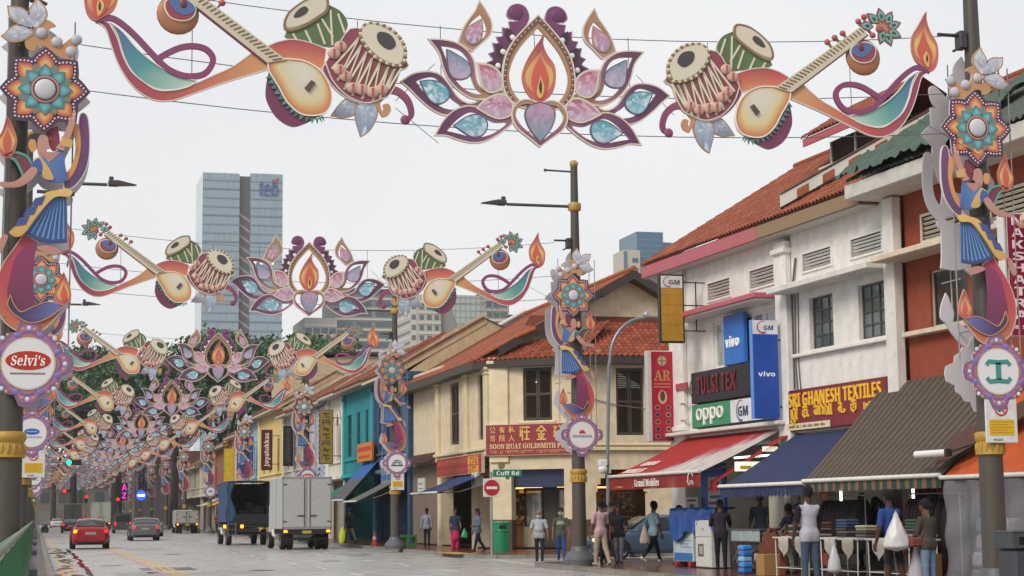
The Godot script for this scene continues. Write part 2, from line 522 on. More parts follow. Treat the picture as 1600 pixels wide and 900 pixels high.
func setup_view() -> void:
	var cam := Camera3D.new()
	cam.name = "camera"
	cam.fov = 18.60
	cam.far = 3000.0
	cam.near = 0.3
	var yaw := deg_to_rad(15.088)
	var pitch := deg_to_rad(7.296)
	var roll := deg_to_rad(-0.601)
	var f := Vector3(sin(yaw) * cos(pitch), sin(pitch), -cos(yaw) * cos(pitch))
	var r := Vector3(cos(yaw), 0, sin(yaw))
	var u := r.cross(f)
	var r2 := r * cos(roll) + u * sin(roll)
	var u2 := -r * sin(roll) + u * cos(roll)
	cam.transform = Transform3D(Basis(r2, u2, -f), Vector3(0, 1.58, 0))
	add_child(cam)
	var env := Environment.new()
	env.background_mode = Environment.BG_SKY
	var sky := Sky.new()
	var sm := ProceduralSkyMaterial.new()
	sm.sky_top_color = Color(0.715, 0.722, 0.735)
	sm.sky_horizon_color = Color(0.72, 0.724, 0.728)
	sm.sky_curve = 0.2
	sm.ground_bottom_color = Color(0.4, 0.4, 0.4)
	sm.ground_horizon_color = Color(0.65, 0.65, 0.65)
	sm.sun_angle_max = 0.0
	var nz := FastNoiseLite.new()
	nz.seed = 12
	nz.frequency = 0.006
	nz.fractal_octaves = 4
	var ct := NoiseTexture2D.new()
	ct.width = 1024; ct.height = 512
	ct.seamless = true
	ct.noise = nz
	var ramp := Gradient.new()
	ramp.set_color(0, Color(0.9, 0.92, 0.95, 0.0)); ramp.set_color(1, Color(1.0, 0.99, 0.96, 1.0))
	ct.color_ramp = ramp
	sm.sky_cover = ct
	sm.sky_cover_modulate = Color(1, 1, 1, 0.09)
	sky.sky_material = sm
	env.sky = sky
	env.tonemap_mode = Environment.TONE_MAPPER_LINEAR
	env.tonemap_exposure = 1.65
	env.sdfgi_enabled = true
	env.ssao_enabled = true
	env.ssil_enabled = true
	env.fog_enabled = true
	env.fog_density = 0.0002
	env.fog_light_color = Color(0.93, 0.94, 0.95)
	var we := WorldEnvironment.new()
	we.name = "world_environment"
	we.environment = env
	add_child(we)
	var sun := DirectionalLight3D.new()
	sun.name = "sun"
	sun.light_energy = 0.5
	sun.light_color = Color(1.0, 0.975, 0.94)
	sun.light_angular_distance = 25.0
	sun.shadow_enabled = true
	add_child(sun)
	sun.look_at_from_position(Vector3.ZERO, Vector3(0.78, -0.8, -0.55))

func noise_tex(sd: int, freq: float, lo: Color, hi: Color, size := 512, oct := 4, mid := -1.0) -> NoiseTexture2D:
	var nz := FastNoiseLite.new()
	nz.seed = sd
	nz.noise_type = FastNoiseLite.TYPE_SIMPLEX_SMOOTH
	nz.frequency = freq
	nz.fractal_octaves = oct
	var t := NoiseTexture2D.new()
	t.width = size; t.height = size
	t.seamless = true
	t.noise = nz
	var g := Gradient.new()
	g.set_color(0, lo); g.set_color(1, hi)
	if mid > 0:
		g.set_offset(0, mid); g.set_offset(1, minf(1.0, mid + 0.25))
	t.color_ramp = g
	return t

func mk(name: String, rough: float, metal := 0.0, tex: Texture2D = null, scale := 1.0) -> StandardMaterial3D:
	var m := StandardMaterial3D.new()
	m.resource_name = name
	m.vertex_color_use_as_albedo = true
	m.roughness = rough
	m.metallic = metal
	if tex:
		m.albedo_texture = tex
		m.uv1_triplanar = true
		m.uv1_world_triplanar = true
		m.uv1_scale = Vector3.ONE * scale
	mats[name] = m
	return m

func glow(name: String, col: Color, e: float) -> void:
	var m := mk(name, 0.4)
	m.vertex_color_use_as_albedo = false
	m.albedo_color = col
	m.emission_enabled = true
	m.emission = col
	m.emission_energy_multiplier = e

func ink(hexcol: String, rough := 0.5) -> String: # plain painted lettering
	var nm := "ink_" + hexcol
	if not mats.has(nm):
		var m := mk(nm, rough)
		m.vertex_color_use_as_albedo = false
		m.albedo_color = Color(hexcol)
	return nm

func setup_mats() -> void:
	var grime := noise_tex(3, 0.008, Color(0.9, 0.89, 0.87), Color(1, 1, 1), 512, 5)
	var fine := noise_tex(5, 0.05, Color(0.82, 0.82, 0.82), Color(1, 1, 1), 512, 3)
	var pl := mk("plaster", 0.9, 0, grime, 0.35)
	pl.uv1_scale = Vector3(0.4, 0.28, 0.4)
	pl.detail_enabled = true
	pl.detail_albedo = noise_tex(8, 0.012, Color(0.55, 0.52, 0.47, 0.0), Color(0.5, 0.47, 0.42, 0.16), 512, 5, 0.62)
	pl.detail_blend_mode = BaseMaterial3D.BLEND_MODE_MIX
	var bump := noise_tex(6, 0.06, Color(0, 0, 0), Color(1, 1, 1), 512, 3)
	pl.heightmap_enabled = true
	pl.heightmap_texture = bump
	pl.heightmap_scale = 0.35
	mk("paint", 0.5, 0, noise_tex(21, 0.02, Color(0.90, 0.90, 0.89), Color(1, 1, 1), 256, 4), 1.2)
	mk("gloss", 0.22)
	mk("print", 0.5)
	mk("vinyl", 0.42, 0, noise_tex(22, 0.01, Color(0.9, 0.9, 0.9), Color(1, 1, 1), 256, 3), 0.8)
	mk("roof", 0.85, 0, noise_tex(23, 0.04, Color(0.62, 0.58, 0.55), Color(1, 1, 1), 512, 5), 0.5)
	mk("metal", 0.38, 0.6)
	mk("dull", 0.75, 0, fine, 1.0)
	mk("rubber", 0.9)
	mk("skin", 0.55)
	var cl := mk("cloth", 0.95, 0, noise_tex(24, 0.1, Color(0.84, 0.84, 0.84), Color(1, 1, 1), 256, 3), 3.0)
	cl.heightmap_enabled = true
	cl.heightmap_texture = noise_tex(25, 0.03, Color(0, 0, 0), Color(1, 1, 1), 256, 3)
	cl.heightmap_scale = 1.2
	var aw := mk("canvas", 0.85, 0, noise_tex(26, 0.012, Color(0.82, 0.82, 0.83), Color(1, 1, 1), 512, 5), 0.5)
	aw.backlight_enabled = true
	aw.backlight = Color(0.16, 0.16, 0.16)
	var rd := mk("asphalt", 0.42, 0, noise_tex(31, 0.02, Color(0.88, 0.88, 0.88), Color(1, 1, 1), 1024, 6), 0.12)
	rd.detail_enabled = true
	rd.detail_albedo = noise_tex(32, 0.25, Color(0.35, 0.35, 0.36, 0.3), Color(0.75, 0.75, 0.75, 0.3), 512, 2)
	rd.roughness_texture = noise_tex(33, 0.012, Color(0.5, 0.5, 0.5), Color(1, 1, 1), 512, 4)
	rd.heightmap_enabled = true
	rd.heightmap_texture = noise_tex(34, 0.2, Color(0, 0, 0), Color(1, 1, 1), 512, 3)
	rd.heightmap_scale = 0.5
	var tl := mk("wet_tile", 0.28, 0, noise_tex(35, 0.03, Color(0.6, 0.58, 0.56), Color(1, 1, 1), 512, 5), 0.4)
	tl.roughness_texture = noise_tex(36, 0.02, Color(0.4, 0.4, 0.4), Color(1, 1, 1), 512, 4)
	mk("water", 0.04)
	var gl := StandardMaterial3D.new()
	gl.resource_name = "glass"
	gl.transparency = BaseMaterial3D.TRANSPARENCY_ALPHA
	gl.albedo_color = Color(0.75, 0.82, 0.82, 0.3)
	gl.roughness = 0.05
	mats["glass"] = gl
	var gt := gl.duplicate()
	gt.albedo_color = Color(0.12, 0.14, 0.15, 0.72)
	mats["tinted"] = gt
	var pv := StandardMaterial3D.new() # rain curtain and shopping bags: thin cloudy plastic
	pv.resource_name = "plastic_film"
	pv.transparency = BaseMaterial3D.TRANSPARENCY_ALPHA
	pv.albedo_color = Color(0.7, 0.7, 0.73, 0.38)
	pv.roughness = 0.35
	mats["film"] = pv
	var wp := mk("bag_plastic", 0.35)
	wp.backlight_enabled = true
	wp.backlight = Color(0.5, 0.5, 0.5)
	var lf := mk("leaf", 0.6)
	lf.backlight_enabled = true
	lf.backlight = Color(0.25, 0.3, 0.1)
	mk("bark", 0.95, 0, fine, 2.0)
	mk("facade_glass", 0.06)
	glow("tail_red", Color(1.0, 0.06, 0.05), 2.2)
	glow("amber", Color(1.0, 0.5, 0.05), 3.5)
	glow("signal_green", Color(0.05, 1.0, 0.65), 3.0)
	glow("signal_red", Color(1.0, 0.08, 0.05), 3.0)
	glow("tube_white", Color(1.0, 1.0, 0.95), 1.3)
	glow("warm_strip", Color(1.0, 0.72, 0.3), 2.0)
	glow("neon_pink", Color(0.9, 0.2, 0.8), 0.6)
	glow("neon_blue", Color(0.15, 0.3, 1.0), 1.4)
	glow("head_lamp", Color(1.0, 0.95, 0.8), 1.3)
	glow("led_red", Color(0.35, 0.02, 0.03), 0.12)
	glow("shop_glow", Color(0.95, 0.93, 0.85), 0.35)

# ---------- ground, road, pavements ----------
func flat(poly: Array, y: float, m: M) -> void:
	var p := PackedVector2Array(poly)
	var ix := Geometry2D.triangulate_polygon(p)
	for i in range(0, ix.size(), 3):
		var q := []
		for j in 3: q.append(Vector3(p[ix[i + j]].x, y, p[ix[i + j]].y))
		if (q[2] - q[0]).cross(q[1] - q[0]).y < 0: q = [q[0], q[2], q[1]]
		m.tri(q[0], q[1], q[2])

func rounded(p: Array, r: Array) -> Array:
	var out := []
	for i in p.size():
		var a: Vector2 = p[i]
		var u: Vector2 = (p[(i - 1 + p.size()) % p.size()] - a).normalized()
		var w: Vector2 = (p[(i + 1) % p.size()] - a).normalized()
		if r[i] <= 0: out.append(a); continue
		for k in 9:
			var t := k / 8.0
			var s: Vector2 = a + u * r[i]
			var e: Vector2 = a + w * r[i]
			out.append(s.lerp(a, t).lerp(a.lerp(e, t), t))
	return out

func kerbed(called: String, poly: Array, edge: Array, tile: String) -> void: # a raised pavement with a concrete kerb along the first edge.size() points
	var m := M.new().k(tile)
	flat(poly, 0.13, m)
	var o := ground_piece(called, m, "wet_tile")
	var kb := M.new().k("8f8a80")
	for i in edge.size() - 1:
		var a: Vector2 = edge[i]
		var b: Vector2 = edge[i + 1]
		var t := (b - a).normalized()
		var nn := Vector2(-t.y, t.x)
		var L := a.distance_to(b)
		var cnt := maxi(1, int(L / 1.2))
		for k in cnt:
			var p := a.lerp(b, (k + 0.012) / cnt)
			var q := a.lerp(b, (k + 0.988) / cnt)
			var g := rng.randf_range(0.8, 1.05)
			kb.k("8f8a80"); kb.col = kb.col * g
			var v := [Vector3(p.x, 0, p.y), Vector3(q.x, 0, q.y), Vector3(q.x + nn.x * 0.2, 0, q.y + nn.y * 0.2), Vector3(p.x + nn.x * 0.2, 0, p.y + nn.y * 0.2)]
			var up := Vector3(0, 0.135, 0)
			var inn := Vector3(nn.x, 0, nn.y) * 0.025
			kb.quad(v[0], v[1], v[1] + up - Vector3(0, 0.025, 0), v[0] + up - Vector3(0, 0.025, 0))
			kb.quad(v[0] + up - Vector3(0, 0.025, 0), v[1] + up - Vector3(0, 0.025, 0), v[1] + up + inn, v[0] + up + inn)
			kb.quad(v[0] + up + inn, v[1] + up + inn, v[2] + up, v[3] + up)
			kb.quad(v[3], v[0], v[0] + up, v[3] + up); kb.quad(v[1], v[2], v[2] + up, v[1] + up)
	part(o, "kerb", kb, "dull", "", "stuff")

func setting() -> void:
	var g := M.new().k("6b6a66")
	flat([Vector2(-900, 60), Vector2(900, 60), Vector2(900, -1400), Vector2(-900, -1400)], -0.02, g)
	ground_piece("ground", g, "dull")
	var r := M.new().k("aeaba8")
	flat([Vector2(0.35, 30), Vector2(16.0, 30), Vector2(16.0, -51.0), Vector2(70, -51.0), Vector2(70, -60.2), Vector2(16, -60.2), Vector2(16, -480), Vector2(0.35, -480)], 0.0, r)
	ground_piece("road", r, "asphalt")
	# pavements
	var near := rounded([Vector2(14.15, 25), Vector2(14.15, -51.2), Vector2(60, -51.2), Vector2(60, 25)], [0, 1.2, 0, 0])
	kerbed("pavement", near, near.slice(0, 11), "6e4438")
	var far := rounded([Vector2(60, -59.6), Vector2(14.9, -59.6), Vector2(15.3, -420), Vector2(60, -420)], [0, 3.0, 0, 0])
	kerbed("pavement", far, far.slice(0, 11), "74432f")
	var lf := [Vector2(-40, -420), Vector2(0.5, -420), Vector2(0.5, 25), Vector2(-40, 25)]
	kerbed("pavement", lf, [lf[1], lf[2]], "5c5650")
	# painted markings
	var w := M.new().k("d8d6d0")
	for x in [8.3, 11.15]:
		var z := -22.0 if x < 9 else -23.5
		while z > -230:
			w.quad(Vector3(x - 0.06, 0.004, z), Vector3(x + 0.06, 0.004, z), Vector3(x + 0.06, 0.004, z - 2.0), Vector3(x - 0.06, 0.004, z - 2.0))
			z -= 6.0
	w.quad(Vector3(14.55, 0.004, -51.6), Vector3(14.7, 0.004, -51.6), Vector3(15.35, 0.004, -59.4), Vector3(15.2, 0.004, -59.4))
	ground_piece("lane_markings", w, "paint")
	var y := M.new().k("c9a45a")
	y.quad(Vector3(3.82, 0.004, 20), Vector3(3.94, 0.004, 20), Vector3(3.70, 0.004, -110), Vector3(3.58, 0.004, -110))
	y.quad(Vector3(4.08, 0.004, 20), Vector3(4.2, 0.004, 20), Vector3(3.92, 0.004, -110), Vector3(3.80, 0.004, -110))
	y.quad(Vector3(0.98, 0.004, 20), Vector3(1.08, 0.004, 20), Vector3(1.08, 0.004, -140), Vector3(0.98, 0.004, -140))
	y.quad(Vector3(0.74, 0.004, 20), Vector3(0.82, 0.004, 20), Vector3(0.82, 0.004, -140), Vector3(0.74, 0.004, -140))
	ground_piece("yellow_line_markings", y, "paint")
	var rd := M.new().k("b98e86")
	rd.quad(Vector3(3.52, 0.004, 20), Vector3(3.74, 0.004, 20), Vector3(3.5, 0.004, -95), Vector3(3.36, 0.004, -95))
	ground_piece("red_line_markings", rd, "paint")
	# wet tar seam and puddles beside the left kerb
	rng.seed = 41
	var tar := M.new().k("26262a")
	var pts := []
	for i in 22: pts.append(Vector3(1.55 + rng.randf_range(-0.09, 0.09), 0.005, -44 - i * 2.3))
	for i in 21:
		var ww := rng.randf_range(0.05, 0.11)
		tar.quad(pts[i] - Vector3(ww, 0, 0), pts[i] + Vector3(ww, 0, 0), pts[i + 1] + Vector3(ww, 0, 0), pts[i + 1] - Vector3(ww, 0, 0))
	ground_piece("road_seam", tar, "water")
	var pud := M.new().k("4a4a4c")
	for i in 46:
		var ce := Vector2(rng.randf_range(0.62, 1.3), -rng.randf_range(40, 100))
		var rx := rng.randf_range(0.06, 0.2)
		var ph := rng.randf() * TAU
		var pp := []
		for k in 14:
			var a := TAU * k / 14
			var q := 1.0 + 0.25 * sin(a * 3 + ph) + 0.15 * sin(a * 5 + ph * 2)
			pp.append(ce + Vector2(cos(a) * rx, sin(a) * rx * 5.0) * q)
		flat(pp, 0.0065 + i * 0.00005, pud)
	ground_piece("road_puddles", pud, "water")
	# repaired patches, manhole covers and gratings
	rng.seed = 58
	var pa := M.new()
	for i in 26:
		pa.k(["8e8c8a", "9a9896", "b9b6b2"][i % 3])
		var px := rng.randf_range(1.8, 13.4)
		var pz := -rng.randf_range(38, 150)
		var w2 := rng.randf_range(0.4, 1.1)
		var l2 := rng.randf_range(1.2, 7.0)
		pa.quad(Vector3(px - w2, 0.002, pz), Vector3(px + w2, 0.002, pz), Vector3(px + w2 + rng.randf_range(-0.1, 0.1), 0.002, pz - l2), Vector3(px - w2, 0.002, pz - l2))
	ground_piece("road_patches", pa, "asphalt")
	for q in [[6.4, -52.0], [9.9, -61.0], [12.6, -70.0], [5.6, -76.0], [2.4, -60.0]]:
		var mh := M.new().k("55534f")
		mh.disc(Vector3(q[0], 0.006, q[1]), Vector3.UP, 0.36, 24); mh.k("6a6864").disc(Vector3(q[0], 0.009, q[1]), Vector3.UP, 0.29, 24)
		ground_piece("road_manhole_cover", mh, "metal")
	var tac := M.new().k("b98a4a")
	for i in 4: tac.bx(14.62 + i * 0.0, 15.4, 0.13, 0.142, -62.4 - i * 0.85, -62.4 - i * 0.85 - 0.78)
	ground_piece("pavement_tactile_tiles", tac, "dull")

func K(s: String) -> M: return M.new().k(s)
func V(x: float, y: float, z: float) -> Vector3: return Vector3(x, y, z)

# ---------- walls, windows, roofs ----------
# a wall in the x-y plane between z = zb and zf with rectangular holes [x0, x1, y0, y1]
func wall(m: M, x0: float, x1: float, y0: float, y1: float, zb: float, zf: float, holes := []) -> void:
	var xs := [x0, x1]
	var ys := [y0, y1]
	for h in holes: xs.append_array([h[0], h[1]]); ys.append_array([h[2], h[3]])
	xs.sort(); ys.sort()
	var solid := func(x, y):
		if x <= x0 or x >= x1 or y <= y0 or y >= y1: return false
		for h in holes:
			if x > h[0] and x < h[1] and y > h[2] and y < h[3]: return false
		return true
	for i in xs.size() - 1:
		if xs[i + 1] - xs[i] < 1e-4: continue
		for j in ys.size() - 1:
			if ys[j + 1] - ys[j] < 1e-4: continue
			var cx: float = (xs[i] + xs[i + 1]) / 2
			var cy: float = (ys[j] + ys[j + 1]) / 2
			if not (solid as Callable).call(cx, cy): continue
			var a: float = xs[i]
			var b: float = xs[i + 1]
			var c: float = ys[j]
			var d: float = ys[j + 1]
			m.quad(V(a, c, zf), V(a, d, zf), V(b, d, zf), V(b, c, zf))
			m.quad(V(a, c, zb), V(b, c, zb), V(b, d, zb), V(a, d, zb))
			if i == 0 or not (solid as Callable).call(a - 0.001, cy): m.quad(V(a, c, zb), V(a, d, zb), V(a, d, zf), V(a, c, zf))
			if not (solid as Callable).call(b + 0.001, cy): m.quad(V(b, c, zf), V(b, d, zf), V(b, d, zb), V(b, c, zb))
			if not (solid as Callable).call(cx, c - 0.001): m.quad(V(a, c, zb), V(a, c, zf), V(b, c, zf), V(b, c, zb))
			if not (solid as Callable).call(cx, d + 0.001): m.quad(V(a, d, zf), V(a, d, zb), V(b, d, zb), V(b, d, zf))

# tiles laid up a slope: base line a..b, up = unit vector up the slope; span(s) gives [start, end] along up at s metres from a
func tiles(m: M, a: Vector3, b: Vector3, up: Vector3, span: Callable, cw := 0.22, rl := 0.36, amp := 0.055, hexes := ["a85c40", "b26848", "9c523a"], lift := 0.018) -> void:
	var L := a.distance_to(b)
	var e := (b - a).normalized()
	var nn := e.cross(up).normalized()
	if nn.y < 0: nn = -nn
	var nc := maxi(1, int(round(L / cw)))
	var w := L / nc
	for i in nc:
		var sp: Array = (span as Callable).call((i + 0.5) * w)
		if sp[1] - sp[0] < 0.02: continue
		var rows := maxi(1, int(round((sp[1] - sp[0]) / rl)))
		for r in rows:
			var t0: float = lerpf(sp[0], sp[1], float(r) / rows)
			var t1: float = lerpf(sp[0], sp[1], float(r + 1) / rows)
			m.k(hexes[rng.randi() % hexes.size()])
			m.col = m.col * rng.randf_range(0.82, 1.1)
			var pr := []
			for q in [[0.0, 0.0], [0.3, 0.0], [0.48, 0.8], [0.65, 1.0], [0.82, 0.8], [1.0, 0.0]]: pr.append([(i + q[0]) * w, q[1] * amp])
			for k in 5:
				var lift0 := lift
				var p0: Vector3 = a + e * pr[k][0] + nn * (pr[k][1] + lift0) + up * t0
				var p1: Vector3 = a + e * pr[k + 1][0] + nn * (pr[k + 1][1] + lift0) + up * t0
				var p2: Vector3 = a + e * pr[k + 1][0] + nn * pr[k + 1][1] + up * (t1 + 0.02)
				var p3: Vector3 = a + e * pr[k][0] + nn * pr[k][1] + up * (t1 + 0.02)
				m.quad(p0, p3, p2, p1)
				m.quad(p0, p1, p1 - nn * 0.04, p0 - nn * 0.04)

func slats(parent: Node, x0: float, x1: float, y0: float, y1: float, z: float, cnt: int, tone: String, each := true) -> void: # louvre blades, tilted
	var step := (y1 - y0) / cnt
	var shared: ArrayMesh
	var all := K(tone)
	for i in cnt:
		var m := K(tone)
		var b := M.new()
		var t := Transform3D(Basis(Vector3.RIGHT, 0.75), V(0, 0, 0))
		(m if each else all).xf = t if each else Transform3D(t.basis, V((x0 + x1) / 2, y0 + step * (i + 0.5), z))
		(m if each else all).box(Vector3.ZERO, V(x1 - x0, step * 0.62, 0.02))
		if each:
			if shared == null: shared = m.mesh()
			var o := part(parent, "slat", shared, "paint")
			o.position = V((x0 + x1) / 2, y0 + step * (i + 0.5), z)
	if not each:
		all.xf = Transform3D.IDENTITY
		part(parent, "slats", all, "paint", "", "stuff")

func vent(parent: Node, x0: float, x1: float, y0: float, y1: float, tone: String, z := 0.0) -> void:
	var m := K(tone)
	wall(m, x0 - 0.06, x1 + 0.06, y0 - 0.06, y1 + 0.06, z - 0.05, z + 0.03, [[x0, x1, y0, y1]])
	var o := part(parent, "vent", m, "paint")
	slats(o, x0 + 0.01, x1 - 0.01, y0, y1, z - 0.04, 5, tone)

func grid_window(parent: Node, x0: float, x1: float, y0: float, y1: float, z: float, nx: int, ny: int, tone: String, glass := "facade_glass", gtone := "5a6664") -> Node: # steel window; every pane a piece
	var m := K(tone)
	var t := 0.035
	var holes := []
	var pw := (x1 - x0) / nx
	var ph := (y1 - y0) / ny
	for i in nx:
		for j in ny: holes.append([x0 + pw * i + t / 2, x0 + pw * (i + 1) - t / 2, y0 + ph * j + t / 2, y0 + ph * (j + 1) - t / 2])
	wall(m, x0 - t, x1 + t, y0 - t, y1 + t, z - 0.03, z + 0.03, holes)
	var o := part(parent, "window", m, "paint")
	for h in holes:
		var g := K(gtone)
		g.col = g.col * rng.randf_range(0.6, 1.25)
		g.xf = Transform3D(Basis(Vector3.UP, rng.randf_range(-0.012, 0.012)), V((h[0] + h[1]) / 2, (h[2] + h[3]) / 2, z))
		g.box(Vector3.ZERO, V(h[1] - h[0], h[3] - h[2], 0.008))
		g.xf = Transform3D.IDENTITY
		part(o, "pane", g, glass)
	return o

func shutter(parent: Node, x0: float, x1: float, y0: float, y1: float, z: float, tone: String, leaves := 2) -> void: # timber louvred leaves
	for k in leaves:
		var a := lerpf(x0, x1, float(k) / leaves) + 0.012
		var b := lerpf(x0, x1, float(k + 1) / leaves) - 0.012
		var m := K(tone)
		var hs := []
		var mid := (y0 + y1) / 2
		hs.append([a + 0.07, b - 0.07, y0 + 0.09, mid - 0.05]); hs.append([a + 0.07, b - 0.07, mid + 0.05, y1 - 0.09])
		wall(m, a, b, y0, y1, z - 0.04, z + 0.0, hs)
		var o := part(parent, "shutter", m, "paint")
		var s := K(tone)
		for h in hs:
			var nn := int((h[3] - h[2]) / 0.075)
			for i in nn:
				s.xf = Transform3D(Basis(Vector3.RIGHT, 0.7), V((h[0] + h[1]) / 2, lerpf(h[2], h[3], (i + 0.5) / nn), z - 0.02))
				s.box(Vector3.ZERO, V(h[1] - h[0], 0.07, 0.012))
		s.xf = Transform3D.IDENTITY
		part(o, "slats", s, "paint", "", "stuff")

# a shop canopy of cloth on arms: wall edge x0..x1 at (yt, zt), front bar f0..f1 at (yf, zf), valance below
func awning(called: String, label: String, base: Transform3D, x0: float, x1: float, yt: float, zt: float, f0: float, f1: float, yf: float, zf: float, val: float, colf: Callable, valf = null, scallop := true, bar := "dedbd4", vary := 0.03, steps := 24) -> Node3D:
	var o := thing(called, label, "awning")
	o.transform = base
	var m := M.new()
	var rows := []
	var cols := []
	for i in 7:
		var t := i / 6.0
		var row := PackedVector3Array()
		var cr := []
		for j in steps * 2:
			var jj := (j + 1) / 2
			var s := float(jj) / steps
			var sag := -0.05 * sin(PI * t) - vary * sin(PI * t) * sin(s * 17.0)
			row.append(V(lerpf(lerpf(x0, x1, s), lerpf(f0, f1, s), t), lerpf(yt, yf, t) + sag, lerpf(zt, zf, t)))
			cr.append((colf as Callable).call((float((j) / 2) + 0.5) / steps if steps > 24 else s, t))
		rows.append(row); cols.append(cr)
	m.grid(rows, true, cols)
	part(o, "cloth", m, "canvas")
	if val > 0:
		var v := M.new()
		for j in steps:
			var s0 := float(j) / steps
			var s1 := float(j + 1) / steps
			var xa := lerpf(f0, f1, s0)
			var xb := lerpf(f0, f1, s1)
			v.col = ((valf if valf != null else colf) as Callable).call((s0 + s1) / 2, 1.0)
			var nz := maxi(1, int((xb - xa) / 0.19)) if scallop else 1
			for q in nz:
				var p := lerpf(xa, xb, float(q) / nz)
				var r := lerpf(xa, xb, float(q + 1) / nz)
				var zz := zf + 0.015 * sin(p * 5.0)
				v.quad(V(p, yf, zf), V(r, yf, zf), V(r, yf - val, zz), V(p, yf - val, zz))
				if scallop: v.tri(V(p, yf - val, zz), V(r, yf - val, zz), V((p + r) / 2, yf - val - 0.05, zz))
		part(o, "valance", v, "canvas")
	var b := K(bar)
	b.tube([V(f0, yf + 0.02, zf + 0.02), V(f1, yf + 0.02, zf + 0.02)], 0.045, 8)
	part(o, "front_bar", b, "paint")
	for s in [0.06, 0.94]:
		var a := K("77756f")
		var px := lerpf(x0, x1, s)
		var qx := lerpf(f0, f1, s)
		a.tube([V(px, yt - 0.45, zt), V(lerpf(px, qx, 0.5), (yt + yf) / 2 - 0.35, (zt + zf) / 2), V(qx, yf - 0.02, zf)], 0.025, 6)
		part(o, "arm", a, "metal")
	return o

func block_xf(u := 0.0, y := 0.0, w := 0.0) -> Transform3D:
	var a := atan(0.65 / 13.3)
	var b := Basis(V(sin(a), 0, cos(a)), Vector3.UP, V(-cos(a), 0, sin(a)))
	return Transform3D(b, V(18.0, 0, -49.0)) * Transform3D(Basis.IDENTITY, V(u, y, w))

func street_xf(z: float, x := 18.0) -> Transform3D:
	return Transform3D(Basis(V(0, 0, 1), Vector3.UP, V(-1, 0, 0)), V(x, 0, z))

func shell(o: Node, x0: float, x1: float, y1: float, tone: String, depth := 11.0, front := -2.0) -> void: # side and back walls, upper floor, ceiling, shop floor
	var m := K(tone)
	m.bx(x0, x0 + 0.2, 0, y1, -depth, -0.201); m.bx(x1 - 0.2, x1, 0, y1, -depth, -0.201)
	m.bx(x0 + 0.2, x1 - 0.2, 0, y1, -depth, -depth + 0.2)
	m.bx(x0 + 0.2, x1 - 0.2, 3.45, 3.65, -depth + 0.2, -0.201)
	m.bx(x0 + 0.2, x1 - 0.2, y1 - 0.15, y1, -depth + 0.2, -0.201)
	part(o, "side_walls", m, "plaster")
	var f := K("5a3b32")
	f.bx(x0 + 0.2, x1 - 0.2, 0.0, 0.2, -depth + 0.2, -0.0)
	part(o, "shop_floor", f, "wet_tile")

